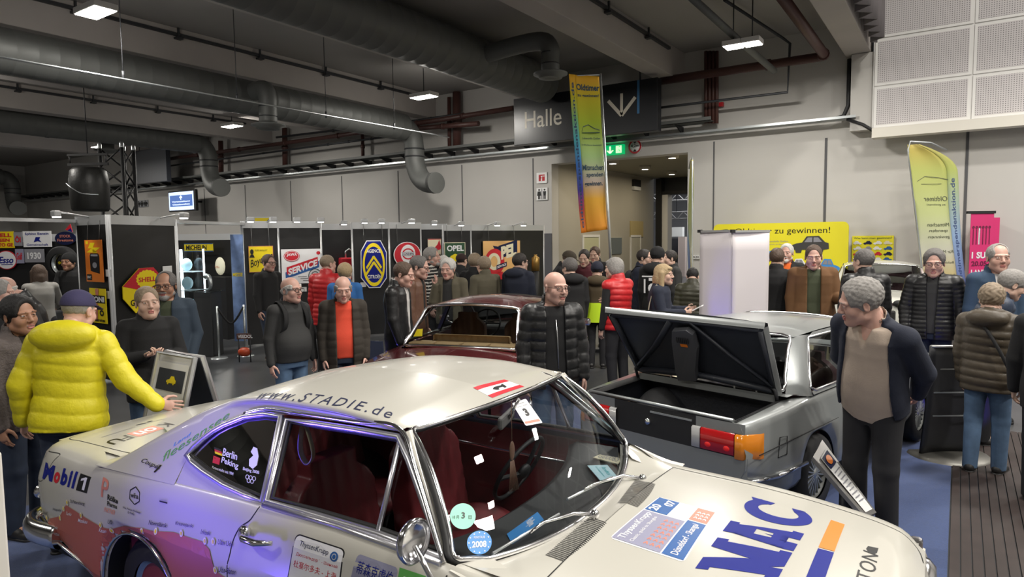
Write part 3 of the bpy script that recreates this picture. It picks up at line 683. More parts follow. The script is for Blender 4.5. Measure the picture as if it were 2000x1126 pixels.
# hood, deck, tail and nose
def cross(x, n=16, crown=.03, pull=0.0):
    yt = yt_f(x); zs = zs_f(x)+.006; return [(x+pull*math.cos(PI/2*(q/1.0)), q*yt, zs+crown*(1-q*q)) for q in np.linspace(-1, 1, n+1)]
opart('bonnet', [cross(x, 16, .030) for x in np.linspace(2.235, 3.34, 40)], M['ivory'])
opart('boot_lid', [cross(x, 16, .022) for x in np.linspace(-1.25, -.40, 22)], M['ivory'])
opart('tail_panel', [[(-1.25-.02*math.sin(PI*t), q*(.62+.10*min(1, t*3)), zs_f(-1.25)+.006+.022*(1-q*q)*(1-t)-(zs_f(-1.25)-.48)*t) for q in np.linspace(-1, 1, 17)] for t in np.linspace(0, 1, 8)], M['ivory'])
opart('nose_panel', [[(3.34+.03*math.sin(PI*t), q*(.66+.09*min(1, t*3)), zs_f(3.34)+.006+.03*(1-q*q)*(1-t)-.36*t) for q in np.linspace(-1, 1, 17)] for t in np.linspace(0, 1, 8)], M['ivory'])
# windscreen curves
def ws_lo(q):   # q in -1..1 : lower edge
    a = abs(q); return (2.105-.165*a**2.4, .765*q, .948+.045*a**2.0+.03*max(0, a-.85)/.15)
def ws_up(q):
    a = abs(q); return (1.665-.085*a**2, (.558 if q < 0 else .70)*q, 1.392-.020*a**2)
opart('cowl', [[(2.24+.0*t+(ws_lo(q)[0]-.03-2.24)*t, q*(.69+(.765-.69)*t), (zs_f(2.235)+.006+.030*(1-q*q))*(1-t)+(ws_lo(q)[2]-.008)*t) for q in np.linspace(-1, 1, 33)] for t in np.linspace(0, 1, 6)], M['ivory'])
# greenhouse: roof and rear pillars in one skin
REAR = [(.294, 1.107), (.369, 1.195), (.479, 1.267), (.60, 1.320), (.731, 1.350), (.90, 1.358)]
S_y = lambda z: .80-.545*(z-1.0)
roof_c = pchip([-.44, -.20, .05, .28, .50, .80, 1.15, 1.45, 1.67], [.975, 1.10, 1.235, 1.350, 1.424, 1.462, 1.468, 1.448, 1.402])
def low_z(x):
    if x >= .90: return lerp(x, [.90, 1.32, 1.56], [1.358, 1.372, 1.378])
    if x >= .294: return lerp(x, [p[0] for p in REAR], [p[1] for p in REAR])
    return zs_f(x)-.004
def roof_row(x, n=22):
    zr = roof_c(x); zl = low_z(x); ze = max(zl+.004, zr-.055-.02*max(0, (.3-x))); ye = S_y(min(ze, 1.345)); out = []
    for t in np.linspace(0, 1, 7)[:-1]:
        z = zl+(ze-zl)*t; out.append((x, -S_y(min(z, 1.365)), z))
    y0 = out[-1][1] if False else -ye
    for t in np.linspace(0, 1, n-6):
        a = t*PI/2; out.append((x, -ye*(1-math.sin(a)**1.25) if t < 1 else 0, ze+(zr-ze)*(math.sin(a)**.62 if t > 0 else 0)))
    return out
xr = sorted(set(list(np.linspace(-.44, 1.50, 76))+list(np.linspace(.27, .5, 16))))
rows = []
for x in xr: r = roof_row(x); rows.append(r+[(p[0], -p[1]*(1+.19*min(1, max(0, (p[2]-1.05)/.28))), p[2]) for p in r[::-1][1:]])
# front edge of the roof follows the windscreen header
def hdr(row, t):
    out = []
    for p in row:
        hw = .558 if p[1] < 0 else .70; q = max(-1, min(1, p[1]/hw)); u = ws_up(q); k = max(0, 1-max(0, abs(p[1])-hw)/.03); out.append((p[0]+(u[0]-.012-p[0])*t, p[1], p[2]+(u[2]+.004-p[2])*t*k))
    return out
base = rows[-1]; rows += [hdr(base, .4), hdr(base, .75), hdr(base, 1.0)]
nr = len(rows[0]); gi = [i for i, x in enumerate(xr) if x < .20]
rf = MB(); rg = MB()
for i in range(len(rows)-1):
    for j in range(nr-1):
        ym = abs(rows[i][j][1]+rows[i][j+1][1])/2; xm = rows[i][j][0]
        tgt = rg if (-.36 < xm < .22 and ym < .50 and rows[i][j][2] > .96) else rf
        tgt._add([rows[i][j], rows[i][j+1], rows[i+1][j+1], rows[i+1][j]], [(0, 1, 2, 3)], 0, True)
BODY.append(rf); rf.build('roof', M['ivory'], OP); rg.build('rear_window', M['glass'], OP)
b = MB(); b.grid([[(x, q*lerp(x, [-.80, -.60, -.42], [.71, .76, .805]), zs_f(x)-.004-.006*(1-abs(q))) for q in (-1, -.5, 0, .5, 1)] for x in (-.80, -.7, -.6, -.5, -.42, -.25)]); b.build('rear_shelf_panel', M['ivory'], OP)
for sx in (-1, 1): b = MB(); b.grid([[(x, sx*(y0+(yo_f(x)-.055-y0)*t), zs_f(x)-.004) for t in (0, .5, 1)] for x in np.linspace(1.96, 2.26, 9) for y0 in (max(.64, .765*(max(0, 2.105-x)/.165)**(1/2.4)+.035),)]); b.build('cowl_corner', M['ivory'], OP)
# strip under the quarter windows
for sx in (-1, 1):
    lowr = [(.294, 1.107), (.36, 1.084), (.47, 1.061), (.645, 1.036), (.80, 1.026), (.96, 1.022)]
    opart('quarter_sill', [[(x, sx*((yo_f(x)-.058)*(1-t)+(S_y(lerp(x, [p[0] for p in lowr], [p[1] for p in lowr])))*t), (zs_f(x)-.004)*(1-t)+lerp(x, [p[0] for p in lowr], [p[1] for p in lowr])*t) for t in np.linspace(0, 1, 5)] for x in np.linspace(.285, .96, 24)], M['ivory'])
# windscreen
rows = [[tuple(np.array(ws_lo(q))*(1-t)+np.array(ws_up(q))*t+np.array((.02, 0, .025))*math.sin(PI*t)) for q in np.linspace(-1, 1, 25)] for t in np.linspace(0, 1, 9)]
WSB = MB(); WSB.grid(rows); WS = WSB.build('windscreen', M['glass'], OP)
edge = [rows[0][k] for k in range(25)]+[rows[i][24] for i in range(1, 9)]+[rows[8][k] for k in range(23, -1, -1)]+[rows[i][0] for i in range(7, 0, -1)]
edge_s = [tuple(v) for v in spline(edge, 3, True)]
b = MB(); b.tube([(x+.006, y, z+.006) for x, y, z in edge_s], .0105, 8, closed=True); b.build('windscreen_trim', M['chrome'], OP)
b = MB(); b.tube([(x-.004, y*1.014, z-.002) for x, y, z in edge_s], .014, 8, closed=True); b.build('windscreen_seal', M['rubber'], OP)
# A pillars, side window frames
for sx in (-1, 1):
    fw_ = 1.0 if sx < 0 else 1.20; A0, A1 = (1.915, sx*.79, 1.012), (1.565, sx*.598*fw_, 1.372)
    b = MB(); b.grid([[tuple(np.array(A0)*(1-t)+np.array(A1)*t) for t in np.linspace(0, 1, 8)], [tuple(np.array((1.945, sx*.795, .99))*(1-t)+np.array((1.60, sx*.592*fw_, 1.388))*t) for t in np.linspace(0, 1, 8)], [tuple(np.array((1.965, sx*.778, .985))*(1-t)+np.array((1.59, sx*.563*fw_, 1.382))*t) for t in np.linspace(0, 1, 8)]]); BODY.append(b); b.build('windscreen_pillar', M['ivory'], OP)
    sw = lambda x, z, o=0: (x, sx*(S_y(z)+o), z)
    fw = [(.950, 1.030), (1.25, 1.036), (1.60, 1.038), (1.905, 1.030), (1.77, 1.165), (1.64, 1.290), (1.555, 1.358), (1.32, 1.354), (1.08, 1.346), (.895, 1.338)]
    rw = [(.294, 1.107), (.325, 1.150), (.369, 1.195), (.42, 1.235), (.479, 1.267), (.60, 1.316), (.731, 1.342), (.845, 1.345), (.89, 1.18), (.925, 1.026), (.80, 1.030), (.645, 1.040), (.47, 1.065), (.36, 1.088)]
    for nm, pts in (('door_window', fw), ('quarter_window', rw)):
        b = MB(); b.poly([sw(x, z, -.012) for x, z in pts]); g = b.build(nm, M['glass'], OP, False)
        b = MB(); b.tube([sw(x, z, .004) for x, z in pts], .015, 8, closed=True); b.build('chrome_frame', M['satin'], g)
        b = MB(); c = np.mean(pts, 0); b.tube([sw(x+(c[0]-x)*.045, z+(c[1]-z)*.085, -.004) for x, z in pts], .010, 6, closed=True); b.build('window_seal', M['rubber'], g)
    b = MB(); b.tube([sw(1.565, 1.352, .003), sw(1.595, 1.045, .003)], .011, 8); b.build('vent_window_bar', M['satin'], OP)
    b = MB(); b.grid([[sw(.90+.045*0+(.955-.90)*t*.9, 1.345-.32*t, .004) for t in (0, 1)], [sw(.86+.08*t, 1.345-.32*t, .004) for t in (0, 1)]]); b.build('door_pillar', M['rubber'], OP)
    b = MB(); b.tube([sw(1.92, 1.018, .016), sw(1.4, 1.028, .014), sw(.95, 1.022, .014)], .013, 8); b.build('waist_trim', M['satin'], OP)
    gut = [sw(.60, 1.330, .010), sw(.74, 1.366, .010), sw(.95, 1.374, .012), sw(1.30, 1.384, .012), sw(1.55, 1.388, .010), sw(1.70, 1.262, .016), sw(1.93, 1.022, .018)]
    b = MB(); b.tube([tuple(v) for v in spline(gut, 6)], .010, 8); b.build('rain_gutter', M['chrome'], OP)
    # door furniture
    if True:
        b = MB(); b.ell((.905, sx*.868, .915), (.030, .022, .030)); b.tube([(.905, sx*.885, .915), (.96, sx*.915, .918), (1.04, sx*.918, .920), (1.10, sx*.880, .918)], [.014, .015, .014, .010], 8); b.build('door_handle', M['chrome'], OP)
# bumpers, lamps
for x, nm in ((-1.33, 'rear_bumper'), (3.27, 'front_bumper')):
    d = -1 if x < 0 else 1; pts = [(x-d*.45, -.84, .45), (x-d*.20, -.87, .45), (x-d*.03, -.78, .45), (x+d*.02, -.5, .45), (x+d*.03, 0, .45), (x+d*.02, .5, .45), (x-d*.03, .78, .45), (x-d*.20, .87, .45), (x-d*.45, .84, .45)]
    b = MB(); b.tube([tuple(v) for v in spline(pts, 5)], .055, 10, sq=(1.3, .8)); b.build(nm, M['chrome'], OP)
for sx in (-1, 1):
    b = MB(); b.lathe([(0, .06), (.07, .055), (.098, .03), (.105, 0), (.095, -.02)], (3.325, sx*.60, .70), 'x', 24); b.build('headlamp', M['chrome'], OP)
    b = MB(); b.box((3.305, sx*.735, .77), (.05, .05, .12), bev=.015); b.build('corner_lamp', M['chrome'], OP)
    b = MB(); b.box((-1.265, sx*.60, .70), (.04, .26, .12), bev=.015); b.build('tail_lamp', INK['red'], OP)
    b = MB(); b.ell((-1.285, sx*.74, .62), (.03, .06, .05)); b.build('bumper_horn', M['chrome'], OP)
for cx, R, zc in WX:
    for sx in (-1, 1): wheel(OP, cx, sx*.70, .315, .17, sx)
# sill trims and arch lips
b = MB(); b.tube([(0+.352*math.cos(a), -.858, .33+.352*math.sin(a)) for a in np.linspace(.0, PI, 24)], .008, 6); b.build('arch_trim', M['chrome'], OP)
b = MB(); b.tube([(-.35, -.845, .335), (-.6, -.848, .375), (-.9, -.845, .425), (-1.2, -.80, .485)], .010, 6); b.build('sill_trim', M['chrome'], OP)
# mirror
mc = opl(808, 1056, y=-.985)
t = MB(); t.lathe([(0, -.040), (.042, -.034), (.068, -.014), (.075, .006), (.070, .012)], (0, 0, 0), 'x', 28); t.v = [(mc[0]+v[0], mc[1]+v[1], mc[2]+v[2]) for v in t.v]; mr = t.build('door_mirror', M['chrome'], OP)
b = MB(); b.tube([(mc[0]-.005, mc[1]+.01, mc[2]-.02), (mc[0]+.06, -.93, .985), (mc[0]+.085, -.845, .935)], [.010, .009, .012], 8); b.ell((mc[0]+.09, -.842, .935), (.055, .022, .028)); b.build('mirror_stem', M['chrome'], mr)
# wipers
def wiper(pts, bl):
    b = MB(); b.tube(pts, [.010, .009, .007, .005][:len(pts)], 6); w_ = b.build('wiper_arm', M['chrome'], OP)
    b = MB(); b.tube(bl, .006, 6); b.build('wiper_blade', M['galv'], w_)
    b = MB(); b.ell(pts[0], (.02, .02, .022)); b.build('wiper_pivot', M['chrome'], w_)
def on_ws(px, py, up=.012):
    c = OPI @ Vector(CAM); e = ((OPI @ Vector(CAM+ray(px, py)))-c).normalized(); h = BV_WS.ray_cast(c, e); return (h[0]-e*up) if h[0] else c+e*3
BV_WS = BVHTree.FromPolygons(WSB.v, WSB.f)
wiper([tuple(opl(1255, 934, z=.975)), tuple(opl(1215, 928, z=.985)), tuple(on_ws(1160, 945, .03)), tuple(on_ws(1140, 955, .02))], [tuple(on_ws(1195, 931, .016)), tuple(on_ws(1108, 974, .014))])
wiper([tuple(opl(1162, 1004, z=.985)), tuple(opl(1120, 1002, z=.995)), tuple(on_ws(1060, 1020, .03)), tuple(on_ws(1035, 1040, .02))], [tuple(on_ws(1092, 1003, .016)), tuple(on_ws(962, 1080, .014))])
# decals: shapes laid onto the bodywork
vv, ff = [], []
for q in BODY:
    o = len(vv); vv += q.v; ff += [[i+o for i in f] for f in q.f]
BV = BVHTree.FromPolygons(vv, ff)
def lay(p, d, off=.0016):
    h = BV.ray_cast(Vector(p), Vector(d), 1.15 if d[1] else 1.7)
    return h[0]-Vector(d)*off if h[0] is not None else None
def decal(name, shapes, fn, d, m, off=.0016, parent=OP):
    """shapes: list of 2-D meshes; fn(x, y) -> point off the body; projected along d"""
    b = MB()
    for vs, fs in shapes:
        P = [lay(fn(x, y), d, off) for x, y in vs]; ok = [p is not None for p in P]
        if not any(ok): continue
        b._add([p if p is not None else (0, 0, 0) for p in P], [f for f in fs if all(ok[i] for i in f)])
    return b.build(name, m, parent, False) if b.f else None
def quadmap(c0, c1, c2, c3):
    """bilinear unit square -> four local points (bl, br, tr, tl)"""
    c0, c1, c2, c3 = [Vector(c) for c in (c0, c1, c2, c3)]
    return lambda x, y: c0*(1-x)*(1-y)+c1*x*(1-y)+c2*x*y+c3*(1-x)*y
def hit(px, py, **k):
    c = OPI @ Vector(CAM); e = ((OPI @ Vector(CAM+ray(px, py)))-c).normalized(); h = BV.ray_cast(c, e)
    return h[0] if h[0] is not None else opl(px, py, **k)
def px_top(pts, z): return [Vector((*hit(px, py, z=z)[:2], 2.2)) for px, py in pts]
def px_side(pts, y=-.86): return [Vector((hit(px, py, y=y)[0], -1.6, hit(px, py, y=y)[2])) for px, py in pts]
DN, IN = (0, 0, -1), (0, 1, 0)
def unit(t2, x0=0, y0=0, w=1, h=1, mirror=False): return fit(t2, x0, y0, w, h, mirror)
def fine(s, bold=0, step=.18, **k): return text2d(s, bold, step, **k)
# roof lettering
q = quadmap(*px_top([(497, 781), (763, 818), (770, 800), (520, 764)], 1.405)); decal('roof_lettering', [unit(fine('www.STADIE.de', .0, shear=.25, space=1.3))], q, DN, INK['navy'])
q = quadmap(*px_top([(962, 777), (1024, 755), (985, 741), (924, 757)], 1.405))
decal('flag_sticker', [fit(poly2d([(0, 0), (1, 0), (1, 1), (0, 1)], .2), 0, 0, 1, 1)], q, DN, INK['white'], .001)
decal('flag_stripe', [fit(poly2d([(0, 0), (1, 0), (1, 1), (0, 1)], .2), 0, a, 1, .24) for a in (0, .76)], q, DN, INK['red'], .002)
decal('bear_emblem', [poly2d([(.30, .50), (.42, .62), (.62, .60), (.72, .70), (.70, .52), (.66, .36), (.58, .34), (.60, .46), (.46, .46), (.42, .34), (.36, .36)])], q, DN, INK['black'], .0024)
# bonnet stickers
q = quadmap(*px_top([(1190, 1050), (1336, 1098), (1400, 1000), (1287, 970)], .955))
card = rrect(0, 0, 1, 1, .06); P = lambda x0, y0, x1, y1: fit(poly2d([(0, 0), (1, 0), (1, 1), (0, 1)], .25), x0, y0, x1-x0, y1-y0)
decal('rally_plate', [poly2d(card, .2)], q, DN, INK['white'], .001)
# in the photograph the plate reads along the car's width: x runs forward, y runs to the far side
q2 = quadmap(*px_top([(1190, 1050), (1287, 970), (1400, 1000), (1336, 1098)], .955)); q2 = (lambda f: (lambda x, y: f(x, 1-y)))(quadmap(*px_top([(1190, 1050), (1287, 970), (1400, 1000), (1336, 1098)], .955)))
decal('plate_blue', [P(.66, .62, .99, .98), P(.02, .02, .68, .30)], q2, DN, INK['midblue'], .002); decal('plate_red', [P(.70, .02, .98, .30)], q2, DN, INK['salmon'], .002); decal('plate_grid', [P(.02, .32, .64, .98)], q2, DN, INK['lilac'], .0022)
decal('plate_lettering', [unit(fine('ThyssenKrupp', .012), .05, .80, .56, .13), unit(fine('Classic, quick to Shanghai', .004), .05, .69, .52, .07), unit(fine('Düsseldorf - Shangai', .012), .06, .08, .58, .13), unit(fine('20', .03), .68, .80, .14, .15), unit(fine('07', .03), .84, .66, .13, .15)], q2, DN, INK['white'], .003)
decal('tyre_marks', [line2d([(.08+.075*i, .36+.085*j), (.12+.075*i, .385+.085*j), (.08+.075*i, .41+.085*j)], .018) for i in range(7) for j in range(3)], q2, DN, INK['salmon'], .003)
decal('tyre_marks', [line2d([(.75+.06*i, .06+.07*j), (.78+.06*i, .085+.07*j), (.75+.06*i, .11+.07*j)], .016) for i in range(3) for j in range(3)], q2, DN, INK['white'], .003)
# big three-letter lettering in slab capitals
def slab(ch):
    if ch == 'M': o = [(0, 0), (.36, 0), (.36, .16), (.27, .16), (.27, .62), (.46, .0), (.56, .0), (.75, .62), (.75, .16), (.66, .16), (.66, 0), (1.02, 0), (1.02, .16), (.94, .16), (.94, .84), (1.02, .84), (1.02, 1), (.70, 1), (.52, .44), (.34, 1), (0, 1), (0, .84), (.08, .84), (.08, .16), (0, .16)]; return [poly2d(o, .12)]
    if ch == 'A': o = [(0, 0), (.36, 0), (.36, .15), (.28, .15), (.31, .26), (.61, .26), (.64, .15), (.56, .15), (.56, 0), (.94, 0), (.94, .15), (.86, .15), (.62, .86), (.70, .86), (.70, 1), (.20, 1), (.20, .86), (.30, .86), (.08, .15), (0, .15)]; a = poly2d(o[:3]+[(.28, .15), (.33, .32), (.59, .32), (.64, .15)]+o[7:], .12); return [(a[0], [f for f in a[1] if not (.36 < sum(a[0][i][0] for i in f)/len(f) < .56 and .40 < sum(a[0][i][1] for i in f)/len(f) < .62)])]
    n = 40; vs = []; fs = []
    for k in range(n+1):
        a = math.radians(42+(318-42)*k/n); vs += [(.5+.5*math.cos(a), .5+.5*math.sin(a)), (.53+.24*math.cos(a), .5+.30*math.sin(a))]
    for k in range(n): fs.append((2*k, 2*k+2, 2*k+3, 2*k+1))
    return [(vs, fs), poly2d([(.86, .62), (.86, 1.0), (.74, .94), (.72, .66)]), poly2d([(.72, .30), (.90, .16), (.86, .36)])]
# letters run from the near side to the far side of the bonnet
q = quadmap(*px_top([(1500, 1165), (1597, 1003), (1472, 965), (1330, 1150)], .955))
wds = (('M', .15, .275), ('A', .445, .225), ('C', .70, .30))
decal('bonnet_lettering', [fit(s_, x0, 0, w_, 1) if len(slab(c)) == 1 else ([(x0+x*w_, y) for x, y in s_[0]], s_[1]) for c, x0, w_ in wds for s_ in slab(c)], q, DN, INK['blue'], .0016)
q = quadmap(*px_top([(1610, 1230), (1650, 1022), (1622, 1014), (1540, 1180)], .955)); q = quadmap(*px_top([(1550, 1190), (1623, 1015), (1650, 1024), (1590, 1195)], .955))
decal('bonnet_stripe', [P(.60, 0, 1.0, 1)], q, DN, INK['orange']); decal('bonnet_stripe', [P(0, 0, .585, 1)], q, DN, INK['blue'])
q = quadmap(*px_top([(1690, 1240), (1716, 1085), (1683, 1072), (1640, 1230)], .93)); decal('nose_lettering', [unit(fine('HAMILTON', 0, space=1.1), 0, 0, 1, .9)], q, DN, INK['black'])
q = quadmap(*px_top([(1700, 1082), (1727, 1084), (1712, 1066), (1684, 1064)], .93)); decal('leaf_emblem', [poly2d([(0, .2), (.25, .0), (.6, .2), (1, .75), (.75, .8), (.35, .9), (.05, .6)])], q, DN, INK['black'])
# cowl vents
def slot(a, c): decal('cowl_vent', [line2d([(a[0]+(c[0]-a[0])*t, a[1]+(c[1]-a[1])*t) for t in np.linspace(0, 1, 7)], .0045)], lambda x, y: Vector((x, y, 2.2)), DN, M['gap'], .0022)
for k in range(28):
    x0 = 1066+(1150-1066)*k/27; y0 = 1083+(1010-1083)*k/27
    slot(hit(x0, y0, z=.97), hit(x0+34+4*math.sin(PI*k/27), y0+12+2*math.sin(PI*k/27), z=.97))
for k in range(26):
    x0 = 1206+(1240-1206)*k/25; y0 = 982+(938-982)*k/25
    slot(hit(x0, y0, z=.975), hit(x0+40+4*math.sin(PI*k/25), y0+8, z=.975))
# panel gaps
def gap_top(pts, w_=.005): decal('panel_gap', [line2d([p for p in zip([v[0] for v in spline([(a, c, 0) for a, c in pts], 6)], [v[1] for v in spline([(a, c, 0) for a, c in pts], 6)])], w_)], lambda x, y: Vector((x, y, 2.2)), DN, M['gap'], .001)
for sx in (-1, 1):
    gap_top([(2.235, sx*.70), (2.7, sx*.69), (3.15, sx*.665), (3.30, sx*.62), (3.335, sx*.5)]); gap_top([(-.43, sx*.64), (-.9, sx*.65), (-1.13, sx*.645), (-1.215, sx*.58), (-1.235, sx*.45)])
gap_top([(2.235, -.70), (2.236, 0), (2.235, .70)]); gap_top([(2.6, .1), (2.9, .1)], .001)
def gap_side(pts, w_=.006, m='gap', name='panel_gap'): decal(name, [line2d([(v[0], v[1]) for v in spline([(a, c, 0) for a, c in pts], 8)], w_)], lambda x, y: Vector((x, -1.6, y)), IN, M[m] if isinstance(m, str) else m, .001)
gap_side([(.93, 1.01), (.90, .955), (.83, .90), (.78, .80), (.765, .65), (.78, .50), (.82, .34)]); gap_side([(1.955, .99), (1.95, .8), (1.93, .34)])
flap = [(opl(px, py, y=-.86)[0], opl(px, py, y=-.86)[2]) for px, py in ((62, 888), (90, 893), (86, 905), (74, 940), (54, 932))]
gap_side(flap+[flap[0]], .004, 'gap', 'fuel_flap_outline')
# side lettering and the route map
def sidetext(name, s, quad, m, bold=.008, step=.3, off=.0055, **k):
    q = quadmap(*px_side(quad)); return decal(name, [unit(fine(s, bold, step, **k))], q, IN, INK[m], off)
ter = [(95, 1022), (98, 1012), (118, 1007), (130, 985), (150, 998), (165, 1008), (185, 1020), (205, 1030), (220, 1032), (245, 1026), (275, 1030), (300, 1036), (340, 1038), (375, 1050), (395, 1056), (410, 1072), (414, 1090), (420, 1112), (440, 1126)]
tp = [(v.x, v.z) for v in px_side(ter)]+[(1.0, .50), (1.0, .25), (-1.02, .25)]
decal('route_map', [poly2d(tp, .03)], lambda x, y: Vector((x, -1.6, y)), IN, INK['terracotta'], .0035)
for (px, py) in ((93, 1010), (119, 1010), (126, 992), (133, 980), (160, 1005), (198, 1024), (220, 1035), (279, 1036), (306, 1036), (356, 1040), (402, 1055), (418, 1056), (422, 1112)):
    c = px_side([(px, py)])[0]; decal('route_stop', [disc2d(c.x, c.z, .014, .016)], lambda x, y: Vector((x, -1.6, y)), IN, INK['cream'], .0055); decal('route_stop_dot', [disc2d(c.x, c.z, .007, .009)], lambda x, y: Vector((x, -1.6, y)), IN, INK['yellow'], .007)
sidetext('route_lettering', 'RUSSLAND', [(230, 1064), (271, 1070), (273, 1055), (232, 1046)], 'salmon', .02)
for s_, x, y, w_, h_, m in (('St.Petersburg', 138, 982, 28, 8, 'black'), ('Skapels', 104, 996, 16, 6, 'black'), ('Kiel', 85, 1002, 8, 5, 'black'), ('Turku', 130, 1004, 11, 6, 'white'), ('Moskau', 154, 1018, 18, 7, 'white'), ('Kasan', 195, 1037, 14, 7, 'white'), ('Ufa', 212, 1021, 9, 8, 'black'), ('Omsk', 276, 1053, 14, 7, 'white'),
                            ('Nownsibirsk', 292, 1023, 35, 9, 'black'), ('Krasnojarsk', 344, 1025, 34, 9, 'black'), ('Irkusk', 394, 1041, 18, 9, 'black'), ('Ulan Ude', 427, 1061, 29, 10, 'black'), ('Ulan-Bator', 428, 1115, 34, 11, 'black'), ('Helsinki', 98, 1030, 16, 6, 'white'), ('Rostock', 100, 1043, 18, 6, 'white')):
    sl = .18; sidetext('route_lettering', s_, [(x, y), (x+w_, y+w_*sl), (x+w_+1.5, y+w_*sl-h_), (x+1.5, y-h_)], m, .006)
# sponsor lettering
def mixed(parts, quad):
    """words in several inks across one quad: (string, ink, x0, x1, y0, y1, bold)"""
    q = quadmap(*px_side(quad))
    for s_, m, x0, x1, y0, y1, bo in parts: decal('sponsor_lettering', [unit(poly2d([(.5, 0), (.85, 0), (.85, 1), (.6, 1), (.05, .80), (.05, .62), (.5, .76)], .2) if s_ == '1' else fine(s_, bo, .25), x0, y0, x1-x0, y1-y0)], q, IN, INK[m], .0022)
Qm = [(83, 934), (170, 962), (180, 928), (92, 897)]
q = quadmap(*px_side(Qm)); decal('number_block', [P(.78, -.02, 1.0, .92)], q, IN, INK['black'], .0016)
mixed([('M', 'blue', .0, .25, .02, .88, .05), ('o', 'red', .27, .40, .02, .62, .05), ('b', 'blue', .43, .56, .02, .92, .05), ('i', 'blue', .59, .64, .02, .92, .05), ('l', 'blue', .68, .73, .02, .95, .05), ('1', 'white', .83, .94, .10, .82, .04)], Qm)
Qr = [(196, 985), (228, 996), (232, 948), (202, 930)]
mixed([('P', 'salmon', .02, .45, .30, 1.0, .01), ('Rölke', 'black', .42, 1.05, .28, .50, .03), ('Pharma', 'black', .42, 1.02, .06, .24, .02), ('PARTNER', 'salmon', .30, .95, -.18, -.02, .0)], Qr)
hx = [(.5+.48*math.cos(PI/6+PI/3*k), .5+.48*math.sin(PI/6+PI/3*k)) for k in range(6)]
q = quadmap(*px_side([(252, 982), (275, 988), (277, 952), (255, 946)])); decal('hexagon_emblem', [line2d(hx+[hx[0]], .06)], q, IN, INK['black'], .002); decal('sponsor_lettering', [unit(fine('wiha', .01), .17, .36, .66, .3)], q, IN, INK['black'], .002)
sidetext('sponsor_lettering', 'Wiha. Premium Werkzeuge', [(241, 992), (276, 1003), (277, 998), (242, 987)], 'black', .01); sidetext('sponsor_lettering', 'für Profis.', [(251, 1001), (264, 1005), (265, 1000), (252, 996)], 'black', .01)
sidetext('sponsor_lettering', 'GEBERIT', [(313, 976), (327, 980), (327, 975), (313, 972)], 'grey', .0); q = quadmap(*px_side([(312, 979), (327, 983), (327, 980), (312, 976)])); decal('sponsor_bar', [P(0, 0, 1, 1)], q, IN, INK['black'])
# C pillar lettering
qc = [(345, 893), (430, 815), (421, 798), (334, 872)]
qq = [Vector((opl(a, c, y=-.70)[0], -1.6, opl(a, c, y=-.70)[2])) for a, c in qc]; q = quadmap(*qq)
decal('pillar_lettering', [unit(fine('fleesensee', .0, .3, shear=.3), .0, .0, .95, .62)], q, IN, INK['green'], .002); decal('pillar_lettering', [unit(fine('Land', .0, .3, shear=.3), .16, .66, .26, .26)], q, IN, INK['skyblue'], .002)
q = quadmap(*[Vector((opl(a, c, y=-.72)[0], -1.6, opl(a, c, y=-.72)[2])) for a, c in ((300, 897), (338, 912), (340, 900), (302, 886))]); decal('coupe_badge', [unit(fine('Coupé', .01, .3, shear=.4), 0, .1, .9, .8), line2d([(.86, -.2), (.95, .9)], .08), line2d([(.80, .4), (1.0, .4)], .08)], q, IN, M['chrome'], .004)
# boot lettering
q = quadmap(*px_top([(215, 893), (338, 850), (318, 838), (190, 880)], .955)); q = quadmap(*[Vector((a, c, 2.2)) for a, c in ((-.87, -.20), (-.82, -.61), (-.68, -.61), (-.73, -.20))])
for s_, m, x0, x1 in (('K', 'black', .0, .16), ('FU', 'black', .66, .98)): decal('boot_lettering', [unit(fine(s_, .012, .3), x0, .1, x1-x0, .8)], q, DN, INK[m])
decal('boot_block', [P(.20, .0, .62, 1.0)], q, DN, INK['salmon']); decal('boot_lettering', [unit(fine('on', .02, .3), .25, .18, .32, .62)], q, DN, INK['white'], .0026)
q = quadmap(*[Vector((a, c, 2.2)) for a, c in ((-.98, -.16), (-.94, -.60), (-.90, -.60), (-.94, -.16))]); decal('boot_lettering', [unit(fine('Marketing & Kommunikation', .0, .4), 0, .1, .9, .7)], q, DN, INK['grey'])
q = quadmap(*px_top([(315, 836), (350, 838), (365, 822), (330, 826)], .96)); decal('boot_leaf', [poly2d([(0, .3), (.6, .0), (1, .3), (.9, 1.0), (.3, .7)])], q, DN, INK['green'])
for s0 in (((266, 831), (285, 827)), ((288, 826), (297, 823))):
    a, b_ = [opl(*p_, z=.965) for p_ in s0]; decal('boot_slot', [line2d([(a[0], a[1]), (b_[0], b_[1])], .02)], lambda x, y: Vector((x, y, 2.2)), DN, M['gap'], .001)
# door plates
q = quadmap(*px_side([(555, 1150), (658, 1180), (676, 1072), (580, 1040)])); decal('door_plate_rim', [poly2d(rrect(0, 0, 1, 1, .09), .25)], q, IN, INK['black'], .001); decal('door_plate', [poly2d(rrect(.02, .02, .98, .98, .08), .25)], q, IN, INK['white'], .002)
for s_, m, x0, y0, w_, h_, bo in (('ThyssenKrupp', 'navy', .13, .80, .58, .115, .0), ('Дюссельдорф - Шанхай', 'red', .10, .63, .82, .075, 0), ('杜塞尔多夫 - 上海', 'red', .08, .43, .84, .13, 0), ('3', 'black', .36, -.1, .28, .44, .06)): decal('door_plate_lettering', [unit(fine(s_, bo, .4), x0, y0, w_, h_)], q, IN, INK[m], .003)
decal('round_emblem', [ring2d(.83, .83, .075, .085, .03), disc2d(.83, .83, .03, .04)], q, IN, INK['midblue'], .003)
q = quadmap(*px_side([(672, 1180), (770, 1208), (778, 1108), (700, 1080)])); decal('door_card', [poly2d(rrect(0, 0, 1, 1, .08), .25)], q, IN, INK['lilac'], .001)
